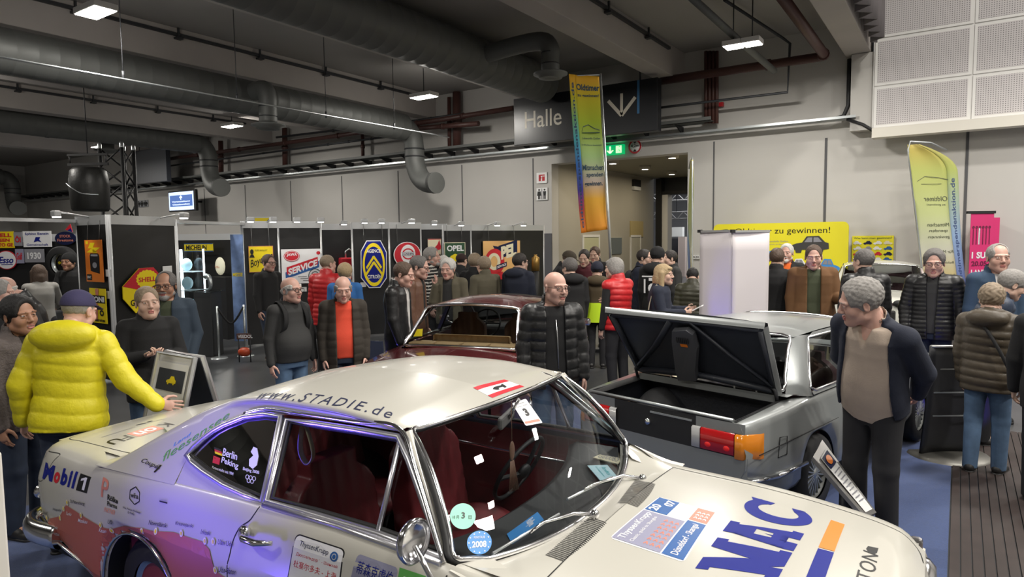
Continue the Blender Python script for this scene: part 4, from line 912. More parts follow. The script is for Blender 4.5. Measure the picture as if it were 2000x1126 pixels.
for s_, y0 in (('蒂森克虏伯', .66), ('科技周', .36)): decal('door_card_lettering', [unit(fine(s_, 0, .4), .08, y0, .84 if y0 > .5 else .52, .24)], q, IN, INK['blue'], .002)
q = quadmap(*px_side([(776, 1180), (830, 1190), (832, 1124), (781, 1107)])); decal('green_card', [P(0, 0, 1, 1)], q, IN, INK['green'], .001); decal('green_card_lettering', [unit(fine('Zukunft', 0, .4), .2, .7, .5, .12)], q, IN, INK['white'], .002)
# glass stickers (quarter window) lie on the pane
def pane(px, py):
    c = OPI @ Vector(CAM); e = (OPI @ Vector(CAM+ray(px, py)))-c; n = Vector((0, 1, -.545)); d = -1.3347; t = (d-c.dot(n))/e.dot(n); return c+e*t
def gl(name, s, quad, m, bold=0.0, shapes=None):
    q = quadmap(*[pane(*p_) for p_ in quad]); b = MB()
    for t2 in (shapes or [unit(fine(s, bold, None))]): put(b, t2, q)
    return b.build(name, INK[m] if isinstance(m, str) else m, OP, False)
for k, m in enumerate(('black', 'red', 'yellow')): gl('german_flag', '', [(418, 872), (432, 877), (434, 890), (420, 885)][::1], m, shapes=[rect2d(0, k/3, 1, (k+1)/3)] if False else [rect2d(0, k/3, 1, (k+1)/3)])
gl('chinese_flag', '', [(415, 903), (428, 907), (430, 894), (417, 889)], 'red', shapes=[rect2d(0, 0, 1, 1)]); gl('flag_star', '', [(415, 903), (428, 907), (430, 894), (417, 889)], 'yellow', shapes=[disc2d(.25, .72, .12)])
gl('window_lettering', 'Berlin', [(434, 889), (462, 898), (464, 884), (437, 874)], 'white', .01); gl('window_lettering', 'Peking', [(431, 906), (464, 918), (466, 904), (434, 891)], 'white', .01); gl('window_lettering', 'Partnerstädte seit 1994', [(414, 914), (455, 928), (456, 922), (415, 909)], 'white')
gl('window_emblem', '', [(484, 913), (503, 917), (506, 873), (488, 871)], 'white', shapes=[poly2d([(.1, .1), (.5, 0), (.9, .2), (1, .6), (.8, .95), (.4, 1), (.15, .75), (.45, .6), (.05, .4)])])
gl('window_lettering', 'Beijing 2008', [(474, 919), (505, 927), (506, 919), (475, 911)], 'white', .01)
for k in range(5): gl('window_ring', '', [(478, 943), (498, 947), (500, 929), (480, 924)], 'white', shapes=[ring2d(.17+.33*(k if k < 3 else k-2.5), .68 if k < 3 else .36, .17, .25, .045, 20)])
# windscreen stickers
def wss(name, quad, m, shapes, off=.004):
    q = quadmap(*[on_ws(a, c, off) for a, c in quad]); b = MB()
    for t2 in shapes: put(b, t2, q)
    return b.build(name, INK[m] if isinstance(m, str) else m, OP, False)
qp = [(1027, 831), (1060, 825), (1027, 778), (1000, 787)]
wss('start_plate', qp, 'white', [(rrect(0, 0, 1, 1, .06), [list(range(24))])]); wss('start_plate_lettering', qp, 'black', [unit(text2d('3', .06), .36, .36, .26, .32), unit(text2d('ThyssenKrupp', 0), .1, .86, .65, .07), unit(text2d('Düsseldorf - Shanghai', 0), .1, .76, .75, .05)], .006); wss('start_plate_band', qp, 'salmon', [rect2d(.06, .08, .94, .17)], .006)
q3 = [(879, 1035), (929, 1035), (929, 980), (879, 980)]; wss('green_disc', q3, 'mint', [disc2d(.5, .5, .5, .46)], .004); wss('green_disc_lettering', q3, 'black', [unit(text2d('3', .02), .44, .42, .14, .22), unit(text2d('10 月', 0), .1, .4, .24, .13), unit(text2d('日', 0), .72, .4, .12, .13)], .006)
q4 = [(912, 1084), (961, 1082), (960, 1033), (912, 1036)]; wss('blue_disc', q4, 'skyblue', [disc2d(.5, .5, .5, .48)], .004); wss('blue_disc_lettering', q4, 'white', [unit(text2d('2008', .03), .2, .3, .58, .26), unit(text2d('FEINSTAUB', 0), .28, .66, .44, .1)]+[disc2d(.5+.42*math.cos(a), .5+.40*math.sin(a), .03, n=6) for a in np.linspace(0, 2*PI, 13)[:-1]], .006)
# ------------------------------------------------------------------ signed distance shapes meshed as one continuous skin
class Field:
    def __init__(s, lo, hi, h):
        s.h = h; s.lo = np.array(lo, float); n = [max(4, int(math.ceil((b-a)/h))+1) for a, b in zip(lo, hi)]; s.n = n
        s.ax = [s.lo[i]+h*np.arange(n[i]) for i in range(3)]; s.D = np.full(n, 5.0, np.float32); s.L = np.zeros(n, np.int8)
    def add(s, fn, lo, hi, k=0.0, label=0, sub=False):
        m = k+2.5*s.h; sl = []
        for i in range(3):
            a = int(math.floor((lo[i]-m-s.lo[i])/s.h)); b = int(math.ceil((hi[i]+m-s.lo[i])/s.h))+1
            a = max(a, 0); b = min(b, s.n[i])
            if b <= a: return s
            sl.append(slice(a, b))
        sl = tuple(sl); X, Y, Z = np.meshgrid(s.ax[0][sl[0]], s.ax[1][sl[1]], s.ax[2][sl[2]], indexing='ij', sparse=True)
        d = fn(X, Y, Z); c = s.D[sl]
        if sub:
            d = -d
            if k > 0: t = np.clip(0.5-0.5*(c-d)/k, 0, 1); s.D[sl] = c*(1-t)+d*t+k*t*(1-t)
            else: s.D[sl] = np.maximum(c, d)
        else:
            s.L[sl] = np.where(d < c, label, s.L[sl])
            if k > 0: t = np.clip(0.5+0.5*(c-d)/k, 0, 1); s.D[sl] = c*(1-t)+d*t-k*t*(1-t)
            else: s.D[sl] = np.minimum(c, d)
        return s
    def cone(s, a, b, ra, rb=None, k=0.0, label=0, flat=None, ribs=None, sub=False):
        a = np.array(a, float); b = np.array(b, float); rb = ra if rb is None else rb; R = max(ra, rb)+(ribs[1] if ribs else 0)
        f = 1.0
        if flat: u = np.array(flat[0], float); u /= np.linalg.norm(u); f = flat[1]
        def fn(X, Y, Z):
            px, py, pz = X-a[0], Y-a[1], Z-a[2]; bb = b-a
            if flat:
                g = (1/f-1); dt = (px*u[0]+py*u[1]+pz*u[2])*g; px = px+u[0]*dt; py = py+u[1]*dt; pz = pz+u[2]*dt; bb = bb+u*(bb@u)*g
            t = np.clip((px*bb[0]+py*bb[1]+pz*bb[2])/max(bb@bb, 1e-9), 0, 1); r = ra+(rb-ra)*t
            if ribs: r = r+ribs[1]*(np.sqrt(np.abs(np.sin(PI*(ribs[0]*t+ribs[2]))))-0.7)
            d = np.sqrt((px-t*bb[0])**2+(py-t*bb[1])**2+(pz-t*bb[2])**2)-r
            return d*min(1, f)
        Rm = R*max(1, f)
        return s.add(fn, np.minimum(a, b)-Rm, np.maximum(a, b)+Rm, k, label, sub)
    def ell(s, c, r, k=0.0, label=0, R=None, sub=False, bump=None):
        c = np.array(c, float); r = np.array(r, float); m = min(r); Rt = None if R is None else np.array(R.transposed() if hasattr(R, 'transposed') else R)
        def fn(X, Y, Z):
            x, y, z = X-c[0], Y-c[1], Z-c[2]
            if Rt is not None: x, y, z = Rt[0][0]*x+Rt[0][1]*y+Rt[0][2]*z, Rt[1][0]*x+Rt[1][1]*y+Rt[1][2]*z, Rt[2][0]*x+Rt[2][1]*y+Rt[2][2]*z
            q = np.sqrt((x/r[0])**2+(y/r[1])**2+(z/r[2])**2); q2 = np.sqrt((x/r[0]**2)**2+(y/r[1]**2)**2+(z/r[2]**2)**2)+1e-9
            d = q*(q-1)/q2
            if bump: d = d-bump[1]*np.sin(bump[0]*x+1.3*np.sin(bump[0]*.6*z))*np.sin(bump[0]*y+.7)*np.sin(bump[0]*.9*z+.4)
            return d
        R_ = max(r) if R is not None else r
        return s.add(fn, c-R_, c+R_, k, label, sub)
    def mesh(s):
        D = s.D; S = D < 0; n = s.n
        cnt = np.zeros([q-1 for q in n], np.int8)
        for i in (0, 1):
            for j in (0, 1):
                for k in (0, 1): cnt += S[i:n[0]-1+i, j:n[1]-1+j, k:n[2]-1+k]
        act = np.argwhere((cnt > 0) & (cnt < 8))
        if len(act) == 0: return np.zeros((0, 3)), np.zeros((0, 4), int), np.zeros(0, int)
        I, J, K = act.T; cs = [(i, j, k) for i in (0, 1) for j in (0, 1) for k in (0, 1)]
        val = np.array([D[I+i, J+j, K+k] for i, j, k in cs]); pos = np.zeros((len(act), 3)); num = np.zeros(len(act))
        for a in range(8):
            for b in range(a+1, 8):
                if sum(abs(p-q) for p, q in zip(cs[a], cs[b])) != 1: continue
                va, vb = val[a], val[b]; m = (va < 0) != (vb < 0); t = np.where(m, va/np.where(m, va-vb, 1), 0)
                for q in range(3): pos[:, q] += np.where(m, cs[a][q]+t*(cs[b][q]-cs[a][q]), 0)
                num += m
        pos = pos/num[:, None]+act; V = s.lo+pos*s.h
        idx = np.full(cnt.shape, -1, np.int64); idx[I, J, K] = np.arange(len(act)); Q = []
        for ax in range(3):
            o = [(ax+1) % 3, (ax+2) % 3]; s0 = [slice(None)]*3; s1 = [slice(None)]*3; s0[ax] = slice(0, -1); s1[ax] = slice(1, None)
            A, B = S[tuple(s0)], S[tuple(s1)]; e = np.argwhere(A != B)
            e = e[(e[:, o[0]] > 0) & (e[:, o[1]] > 0) & (e[:, o[0]] < n[o[0]]-1) & (e[:, o[1]] < n[o[1]]-1)]
            ins = A[tuple(e.T)]; c = []
            for da, db in ((-1, -1), (0, -1), (0, 0), (-1, 0)):
                f = e.copy(); f[:, o[0]] += da; f[:, o[1]] += db; c.append(idx[tuple(f.T)])
            q = np.stack(c, 1); q[~ins] = q[~ins][:, ::-1]; Q.append(q)
        Q = np.concatenate(Q); Q = Q[(Q >= 0).all(1)]
        return V, Q, s.L[I, J, K]
def mesh_np(name, parts, mats, parent=None):
    """parts: [(verts, quads, vertex labels)] joined into one mesh; labels pick the material slot"""
    vs, qs, ls, o = [], [], [], 0
    for V, Q, L in parts:
        if len(V) == 0: continue
        vs.append(V); qs.append(Q+o); ls.append(L[Q[:, 0]] if len(Q) else np.zeros(0, int)); o += len(V)
    V = np.concatenate(vs); Q = np.concatenate(qs); L = np.concatenate(ls)
    me = bpy.data.meshes.new(name); me.vertices.add(len(V)); me.vertices.foreach_set('co', V.astype(np.float32).ravel())
    me.loops.add(Q.size); me.loops.foreach_set('vertex_index', Q.astype(np.int32).ravel()); me.polygons.add(len(Q))
    me.polygons.foreach_set('loop_start', np.arange(0, Q.size, 4, dtype=np.int32))
    for m in mats: me.materials.append(m)
    me.polygons.foreach_set('material_index', np.clip(L, 0, len(mats)-1).astype(np.int32)); me.polygons.foreach_set('use_smooth', np.ones(len(Q), bool))
    me.update(calc_edges=True); return link(name, me, parent)
def rot(ax, deg): return np.array(Matrix.Rotation(math.radians(deg), 3, ax))
def tf(part, R, o): return (part[0]@np.asarray(R).T+np.asarray(o), part[1], part[2])

# ------------------------------------------------------------------ people
SKINS = {'light': mat('skin_light', (0.56, 0.365, 0.285), 0.5, sss=0.15, noise=(22, 0.08)), 'pink': mat('skin_pink', (0.56, 0.335, 0.27), 0.5, sss=0.15, noise=(22, 0.1)),
         'tan': mat('skin_tan', (0.40, 0.21, 0.135), 0.5, sss=0.12, noise=(22, 0.08))}
M['lips'] = mat('lips', (0.42, 0.15, 0.13), 0.45); M['eyewhite'] = mat('eye_white', (0.40, 0.38, 0.36), 0.35); M['iris'] = mat('iris', (0.02, 0.015, 0.012), 0.2)
def hairm(n, c): return mat(n, c, 0.55, noise=(70, 0.35), bump=(260, 0.7, 0.006))
HAIR = {'grey': hairm('hair_grey', (0.27, 0.255, 0.24)), 'white': hairm('hair_white', (0.55, 0.53, 0.50)), 'dark': hairm('hair_dark', (0.022, 0.017, 0.015)), 'black': hairm('hair_black', (0.007, 0.006, 0.006)),
        'brown': hairm('hair_brown', (0.085, 0.052, 0.035)), 'blond': hairm('hair_blond', (0.40, 0.29, 0.16)), 'ash': hairm('hair_ash', (0.25, 0.19, 0.13)), 'stubble': mat('stubble', (.22, .14, .11), .7, bump=(300, .5, .003)), 'salt': hairm('hair_salt', (0.12, 0.11, 0.105))}
_cl = {}
def cloth(name, c, rough=0.85, bump=(120, .25, .004), **k):
    if name not in _cl: _cl[name] = mat(name, c, rough, bump=bump, noise=(9, 0.12), **k)
    return _cl[name]
def shiny(name, c, rough=0.42):
    if name not in _cl: _cl[name] = mat(name, c, rough, bump=(18, .35, .012), noise=(7, 0.15))
    return _cl[name]
M['jeans'] = mat('blue_denim', (0.075, 0.13, 0.22), 0.85, noise=(14, 0.35), bump=(160, .3, .003)); M['jeansdark'] = mat('dark_denim', (0.022, 0.032, 0.058), 0.85, noise=(14, 0.3))
M['trousers'] = mat('black_trousers', (0.012, 0.012, 0.015), 0.85, noise=(8, 0.2)); M['shoe'] = mat('black_shoes', (0.015, 0.014, 0.014), 0.5); M['shoebrown'] = mat('brown_shoes', (0.10, 0.055, 0.03), 0.6); M['sole'] = mat('shoe_sole', (0.30, 0.28, 0.25), 0.7)
M['frame'] = mat('spectacle_frame', (0.015, 0.015, 0.017), 0.3); M['lens'] = glass_mat('spectacle_lens', (0.93, 0.94, 0.94))

def head_part(h, kw):
    """head and neck around the ear point, facing +Y, real size"""
    fat = kw.get('face', 1.0); F = Field((-.125, -.155, -.30), (.125, .16, .15), h)
    F.ell((0, -.012, .035), (.077, .098, .088)); F.ell((0, .032, -.03), (.062*fat, .062, .085), .03)
    F.cone((-.048*fat, .01, -.070), (0, .068, -.098), .026, .024, .03); F.cone((.048*fat, .01, -.070), (0, .068, -.098), .026, .024, .03)
    F.ell((-.043*fat, .058, -.03), (.027, .026, .03), .02); F.ell((.043*fat, .058, -.03), (.027, .026, .03), .02)
    for sx in (-1, 1):
        F.ell((sx*.033, .101, .006), (.019, .014, .012), .014, sub=True)
        F.cone((sx*.010, .090, .026), (sx*.052, .076, .024), .0095, .008, .012)
    F.cone((0, .090, .016), (0, .112, -.026), .0085, .0125, .012)
    for sx in (-1, 1): F.ell((sx*.0125, .102, -.032), (.0085, .011, .008), .006)
    F.ell((0, .098, -.061), (.024, .010, .007), .006, 1); F.ell((0, .096, -.073), (.021, .011, .0075), .006, 1)
    F.ell((0, .108, -.067), (.026, .010, .0022), .003, sub=True); F.ell((0, .084, -.098), (.022, .016, .017), .015)
    if kw.get('smile'): F.ell((0, .104, -.066), (.026, .010, .006), .002, sub=True); F.ell((0, .092, -.065), (.024, .009, .007), .0, 2)
    for sx in (-1, 1):
        F.ell((sx*.033, .081, .004), (.0122, .0122, .0052), .0, 2); F.ell((sx*.033, .0895, .004), (.0062, .006, .0062), .0, 3)
        F.cone((sx*.021, .091, .0105), (sx*.046, .085, .009), .0042, .004, .003); F.cone((sx*.022, .090, -.003), (sx*.045, .085, -.002), .004, .0035, .004)
        R = rot('Z', sx*-18)
        F.ell((sx*.080, -.012, -.006), (.009, .019, .032), .008, R=Matrix(R.tolist())); F.ell((sx*.088, -.008, -.004), (.006, .010, .019), .004, sub=True)
        if not kw.get('nobrow'): F.cone((sx*.013, .0985, .0275), (sx*.050, .0845, .030), .0042, .0035, 0, 4)
    nf = kw.get('neck', 1.0)
    F.cone((0, -.030, -.06), (0, -.045, -.20), .055*nf, .060*nf, .025); F.cone((0, -.045, -.20), (0, -.05, -.27), .065*nf, .08*nf, .02)
    if fat > 1.05: F.ell((0, .035, -.112), (.045, .04, .022), .025)
    return F.mesh()
def hair_part(h, kw):
    st = kw['hair']; F = Field((-.17, -.20, -.40 if st == 'long' else -.20), (.17, .16, .19), h); v = kw.get('vol', .009); bp = kw.get('curl') or (140, .0022)
    F.ell((0, -.014, .038), (.077+v, .099+v, .088+v), bump=bp)
    if st == 'long':
        F.ell((0, -.06, -.05), (.092, .06, .13), .03, bump=bp)
        for sx in (-1, 1): F.cone((sx*.075, -.01, .02), (sx*.078, -.01, -.16), .034, .030, .02)
        F.cone((0, -.09, -.05), (0, -.085, -.20), .05, .045, .03); F.ell((0, .10, -.04), (.058, .075, .095), .012, sub=True)
        if kw.get('fringe'): F.ell((0, .07, .075), (.062, .03, .022), .015, bump=bp)
    elif st == 'bob':
        F.ell((0, -.03, -.02), (.094, .085, .088), .03, bump=bp); F.ell((0, .105, -.03), (.062, .075, .085), .015, sub=True); F.add(lambda X, Y, Z: Z+.085+0*X+0*Y, (-.2, -.2, -.25), (.2, .2, -.08), .01, sub=True)
        F.ell((0, .065, .078), (.06, .03, .02), .015, bump=bp)
    else:
        F.ell((0, .129, .002), (.081, .080, .130), .02, sub=True)
        for sx in (-1, 1): F.ell((sx*.088, .055, -.045), (.035, .052, .06), .008, sub=True); F.ell((sx*.10, -.010, -.012), (.03, .024, .036), .005, sub=True)
        lowz = kw.get('nape', -.075); F.add(lambda X, Y, Z: Z-lowz+0*X+0.25*Y, (-.2, -.2, -.25), (.2, .2, lowz+.05), .01, sub=True)
        if st == 'fringe': # bald on top
            F.ell((0, .03, .105), (.083, .125, .075), .015, sub=True); F.add(lambda X, Y, Z: -(Z-.040)+0*X+0.5*Y, (-.2, -.2, -.02), (.2, .2, .2), .015, sub=True)
        if st == 'receding': F.ell((0, .075, .09), (.055, .065, .055), .015, sub=True)
    return F.mesh()
def cap_part(h, kw):
    F = Field((-.12, -.15, -.02), (.12, .24, .16), h); F.ell((0, -.014, .042), (.087, .109, .092)); F.add(lambda X, Y, Z: Z-.032-.12*Y+0*X, (-.2, -.2, -.2), (.2, .25, .07), .004, sub=True)
    if kw['cap'] == 'brim': F.cone((0, .08, .045), (0, .145, .035), .065, .05, .004, 1, flat=((0, .1, 1), .10))
    if kw['cap'] == 'wool': F.cone((-.0, -.012, .035), (0, -.012, .05), .096, .094, .01)
    return F.mesh()
def hand_part(h, curl=25, spread=4, thumb=20, side=1):
    """right hand when side=1: wrist at the origin, fingers along -Z, palm facing -X*side (towards the body), thumb forward (+Y)"""
    F = Field((-.075, -.075, -.215), (.075, .095, .045), h)
    F.cone((0, 0, .03), (0, 0, -.01), .026, .026, flat=((1, 0, 0), .75)); F.cone((0, .004, -.02), (0, .018, -.082), .024, .017, .015, flat=((1, 0, 0), .62)); F.cone((0, -.004, -.02), (0, -.022, -.078), .022, .016, .015, flat=((1, 0, 0), .62))
    F.cone((0, 0, -.02), (0, 0, -.084), .022, .019, .015, flat=((1, 0, 0), .6))
    for i, (y, L) in enumerate(((.030, .072), (.0105, .080), (-.0095, .075), (-.0285, .058))):
        a = np.array((0, y, -.082+abs(i-1.2)*.004)); d = math.radians(spread*(1.4-i)); c = math.radians(curl*(0.75+.12*i))
        seg = [L*.45, L*.32, L*.27]; ang = c*.6; r = .0088-.0006*i
        for q in range(3):
            dv = np.array((-side*math.sin(ang), math.sin(d)*math.cos(ang), -math.cos(ang)*math.cos(d))); e = a+dv*seg[q]
            F.cone(a, e, r, r*.92, .002 if q == 0 else .001); a = e; ang += c; r *= .93
    t = math.radians(thumb); a = np.array((-side*.006, .020, -.022)); b_ = a+np.array((-side*.018, .032*math.cos(t*.4)+.004, -.030)); c_ = b_+np.array((-side*.010, .010, -.030))
    F.cone(a, b_, .0145, .0115, .010); F.cone(b_, c_, .0110, .0088, .002); F.cone(c_, c_+np.array((-side*.006, -.002, -.020)), .0088, .0075, .001)
    return F.mesh()
_HC = {}
def cached(key, fn):
    if key not in _HC: _HC[key] = fn()
    return _HC[key]
PROF = ([.80, .88, .96, 1.06, 1.18, 1.30, 1.39, 1.45, 1.50], [.160, .172, .170, .158, .160, .166, .160, .108, .06], [.110, .122, .120, .112, .115, .122, .112, .088, .062])
def dirv(v): v = np.array(v, float); return v/np.linalg.norm(v)
def person(label, px, py, depth, facing, top, legs='trousers', hair='short', hc='grey', skin='light', res=1.0, h=None, lean=0, side=0, twist=0, head=(0, 0, 0), armR=None, armL=None, handR=(25, 3), handL=(25, 3),
           shirt=None, fat=0.0, belly=0.0, step=0.0, glasses=False, beard=None, cap=None, shoes='shoe', hk=None, loc=None, group='visitors in the hall', wide=1.0, hs=None, palmR=0, palmL=0, legs_spread=.10, feet=None):
    p = at(px, py, d=depth); H = float(p[2]) if h is None else h; s = H/1.75; hk = dict(hk or {})
    x0, y0 = (p[0], p[1]) if loc is None else loc
    phi = math.atan2(-y0, -x0); root = thing('person', label, 'person', (x0, y0, 0), phi-PI/2+math.radians(facing), group)
    hs = hs or 1.09
    Rl = rot('Z', twist)@rot('X', -lean)@rot('Y', side); piv = np.array((0, 0, .93*s))
    T = lambda q: Rl@(np.array(q, float)*s-piv)+piv            # torso space -> person space
    Td = lambda v: Rl@dirv(v)
    vb, vj, vt = .018, .0095*res, .0105*res
    # skeleton
    shw = .176*wide
    sh = {1: T((shw, -.005, 1.405)), -1: T((-shw, -.005, 1.405))}
    arms = {1: armR or ((.13, .03, -1), (.02, .22, -1)), -1: armL or ((-.13, .03, -1), (-.02, .22, -1))}
    el, wr, fd = {}, {}, {}
    for q in (1, -1):
        el[q] = sh[q]+Td(arms[q][0])*.295*s; fd[q] = Td(arms[q][1]); wr[q] = el[q]+fd[q]*.255*s
    nb = T((0, -.015, 1.47)); hip = {q: np.array((q*.088*s, 0, .90*s)) for q in (1, -1)}
    fy = {1: step*s, -1: -step*s}; an = {q: np.array((q*legs_spread*s, fy[q]-.02*s, .09*s)) for q in (1, -1)}
    if feet:
        for q in (1, -1): an[q] = np.array((feet[q][0]*s, feet[q][1]*s, .09*s))
    kn = {q: (hip[q]+an[q])/2+np.array((q*.006, .025*s, 0.01)) for q in (1, -1)}
    # ---- body: one figure, head and hands at finer resolution
    hm = Rl@rot('Z', head[0])@rot('X', -head[1])@rot('Y', head[2]); hc0 = nb+Rl@np.array((0, .030, .0))*s+hm@np.array((0, .030, .145))*s*1.0
    hscale = s*1.0*hs
    hkey = ('head', hk.get('face', 1), hk.get('smile'), hk.get('nobrow'), hk.get('neck', 1), res > 1.2); hp = cached(hkey, lambda: head_part(.0045 if res <= 1.2 else .006, hk))
    parts = [tf((hp[0]*hscale, hp[1], hp[2]), hm, hc0)]
    lo = np.minimum.reduce([sh[1], sh[-1], el[1], el[-1], wr[1], wr[-1], an[1], an[-1], nb])-.25; hi = np.maximum.reduce([sh[1], sh[-1], el[1], el[-1], wr[1], wr[-1], hip[1], hip[-1], nb, an[1], an[-1]])+.28
    F = Field(lo, hi, vb)
    def torso(F, off, z0, z1, label=0, ribs=None, k=.0, bell=0.0, flare=0.0, sub=False, sq=2.0):
        zs, aw, bd = [np.array(q) for q in PROF]; Ri = Rl.T
        c0 = T((0, 0, (z0+z1)/2)); rr = (z1-z0)/2*s+.42
        def fn(X, Y, Z):
            x, y, z = X-piv[0], Y-piv[1], Z-piv[2]
            x, y, z = Ri[0, 0]*x+Ri[0, 1]*y+Ri[0, 2]*z, Ri[1, 0]*x+Ri[1, 1]*y+Ri[1, 2]*z, Ri[2, 0]*x+Ri[2, 1]*y+Ri[2, 2]*z
            zz = (z+piv[2])/s; o = off+fat
            if ribs: o = o+ribs[1]*(np.sqrt(np.abs(np.sin(PI*(zz/ribs[0])+.35*np.sin(9*x)+.2*np.sin(7*y))))-.7)
            o = o+flare*np.clip((1.15-zz)/.35, 0, 1)
            bl = (belly+bell)*np.exp(-((zz-1.06)/.15)**2)
            a = (np.interp(zz, zs, aw)*.96*wide+o+bl*.45)*s; b = (np.interp(zz, zs, bd)+o*.9+bl*.5)*s
            yc = (bl*.5-.012*np.exp(-((zz-1.3)/.12)**2))*s
            q = (np.abs(x/a)**sq+np.abs((y-yc)/b)**sq)**(1/sq); d = (q-1)*np.minimum(a, b)
            return np.maximum(d, np.abs(zz-(z0+z1)/2)*s-(z1-z0)/2*s)
        return F.add(fn, c0-rr, c0+rr, k, label, sub)
    torso(F, -.012, .82, 1.49)
    for q in (1, -1):
        F.cone(T((0, -.01, 1.42)), sh[q], .06*s, .055*s, .03); F.cone(sh[q], el[q], .048*s, .038*s, .02); F.cone(el[q], wr[q], .038*s, .027*s, .01)
        F.cone(hip[q], kn[q], .075*s, .052*s, .02); F.cone(kn[q], an[q], .05*s, .034*s, .01); F.cone(an[q], an[q]+np.array((0, .12*s, -.06*s)), .035*s, .03*s, .01)
    F.cone(nb-Rl@np.array((0, 0, .04)), nb+Rl@np.array((0, .01, .06)), .058*s, .053*s, .02)
    bm_ = F.mesh(); parts.append((bm_[0], bm_[1], bm_[2]*0))
    for q, hd, pr in ((1, handR, palmR), (-1, handL, palmL)):
        if hd is None: continue
        hh = cached(('hand', hd, q, res > 1.2), lambda: hand_part(.0048 if res <= 1.2 else .0065, hd[0], hd[1], 20, q))
        d = hd[2] if len(hd) > 2 else None
        z = -fd[q] if d is None else -Td(d); f_ = Rl@np.array((0, 1.0, 0)) if abs(z@(Rl@np.array((0, 1.0, 0)))) < .9 else Rl@np.array((0, 0, 1.0))
        y = f_-z*(f_@z); y /= np.linalg.norm(y); x = np.cross(y, z); R = np.stack([x, y, z], 1)@rot('Z', pr)
        parts.append(tf((hh[0]*s, hh[1], hh[2]), R, wr[q]-z*.005))
    mesh_np('body', parts, [SKINS[skin], M['lips'], M['eyewhite'], M['iris'], HAIR[hc] if hc != 'white' else HAIR['grey']], root)
    hstep = .005 if res <= 1.2 else .007
    if hair:
        if cap: hk['vol'] = .003
        hk['hair'] = hair; hp = cached(('hair', hair, hk.get('vol'), hk.get('curl'), hk.get('fringe'), hk.get('nape'), res > 1.2), lambda: hair_part(hstep, hk))
        mesh_np('hair', [tf((hp[0]*hscale, hp[1], hp[2]), hm, hc0)], [HAIR[hc]], root)
    if beard:
        B = Field((-.10, -.05, -.16), (.10, .14, .02), hstep); bs = 1 if len(beard) < 3 else beard[2]; B.cone((-.056*bs**.3, .010, -.064), (0, .070+.005*bs, -.098), .024*bs, .030*bs, .0); B.cone((.056*bs**.3, .010, -.064), (0, .070+.005*bs, -.098), .024*bs, .030*bs, .02)
        if beard[1] > 0: B.cone((-.028, .102, -.052), (.028, .102, -.052), .0075, .0075, .006)
        B.ell((0, .115, -.067), (.022, .02, .008), .004, sub=True); B.add(lambda X, Y, Z: -(Z+.045)+0*X+0.0*Y, (-.2, -.2, -.05), (.2, .06, .05), .01, sub=True)
        b = B.mesh(); mesh_np('beard', [tf((b[0]*hscale, b[1], b[2]), hm, hc0)], [HAIR[beard[0]]], root)
    if cap:
        b = cap_part(hstep, dict(cap=cap[0])); mesh_np('cap', [tf((b[0]*hscale, b[1], b[2]), hm, hc0)], [cap[1], cap[1]], root)
    if glasses:
        g = MB(); rx, rz_ = .025, .018; fr = .0016 if glasses == 'thin' else .0028
        for sx in (-1, 1):
            g.tube([(sx*.034+rx*math.copysign(abs(math.cos(a))**.6, math.cos(a)), .112-.004*abs(math.cos(a)), .001+rz_*math.copysign(abs(math.sin(a))**.6, math.sin(a))) for a in [2*PI*k/20 for k in range(20)]], fr, 5, closed=True)
            g.tube([(sx*.059, .108, .006), (sx*.079, .085, .008), (sx*.084, -.005, .012), (sx*.084, -.02, .0)], fr, 5)
        g.tube([(-.010, .112, .006), (0, .115, .008), (.010, .112, .006)], fr, 5)
        g.v = [tuple(hm@(np.array(v)*hscale)+hc0) for v in g.v]; g.build('glasses', M['frame'], root)
    # ---- clothes
    tk, m0 = top['k'], top['m']; th = {'sweater': .016, 'jacket': .028, 'puffer': .036, 'coat': .032, 'vest': .034}[tk]+top.get('th', 0); hem = top.get('hem', .84 if tk in ('sweater',) else .80); pitch = top.get('pitch', .075)
    F = Field(lo, hi, vj); rb = (pitch, top.get('amp', .013)) if tk in ('puffer', 'vest') else None
    torso(F, th, hem, 1.47, 0, rb, flare=top.get('flare', .012 if tk != 'sweater' else 0), sq=2.3)
    for q in (1, -1):
        na = .295/pitch; ar = .052+th*.62
        F.cone(T((0, -.012, 1.425)), sh[q], (.055+th*.6)*s, (.058+th*.55)*s, .03)
        if tk == 'vest': continue
        L1 = rb and (na, rb[1]*.8, .2); F.cone(sh[q], el[q], (ar+.004)*s, (ar-.004)*s, .016, 0, ribs=L1)
        L2 = rb and (na*.87, rb[1]*.7, .2); F.cone(el[q], wr[q]+fd[q]*.005, (ar-.004)*s, (.034+th*.45)*s, .014, 0, ribs=L2)
    if tk == 'sweater' and top.get('cuffs', True):
        for q in (1, -1): F.cone(wr[q]-fd[q]*.05, wr[q]-fd[q]*.005, (.040+th*.4)*s, (.038+th*.4)*s, .004)
    cz = top.get('collar', .05)
    if cz > 0:
        nc = T((0, -.018, 1.445)); ne = T((0, -.008, 1.455+cz)); F.cone(nc, ne, (.086+th*.35)*s, (.080+th*.25)*s, .02)
        F.cone(T((0, -.012, 1.42)), T((0, .012, 1.60)), .069*s, .075*s, .008, sub=True)
    if top.get('hood'):
        hb = top['hood']*1.0; F.ell(T((0, -.135, 1.455+.02*(hb-1))), (.165*hb*s, .085*hb*s, .085*hb*s), .03); F.ell(T((.10, -.03, 1.475)), (.062*s, .10*s, .05*s), .025); F.ell(T((-.10, -.03, 1.475)), (.062*s, .10*s, .05*s), .025)
        F.cone(T((0, -.01, 1.45)), T((0, .02, 1.66)), .072*s, .09*s, .01, sub=True)
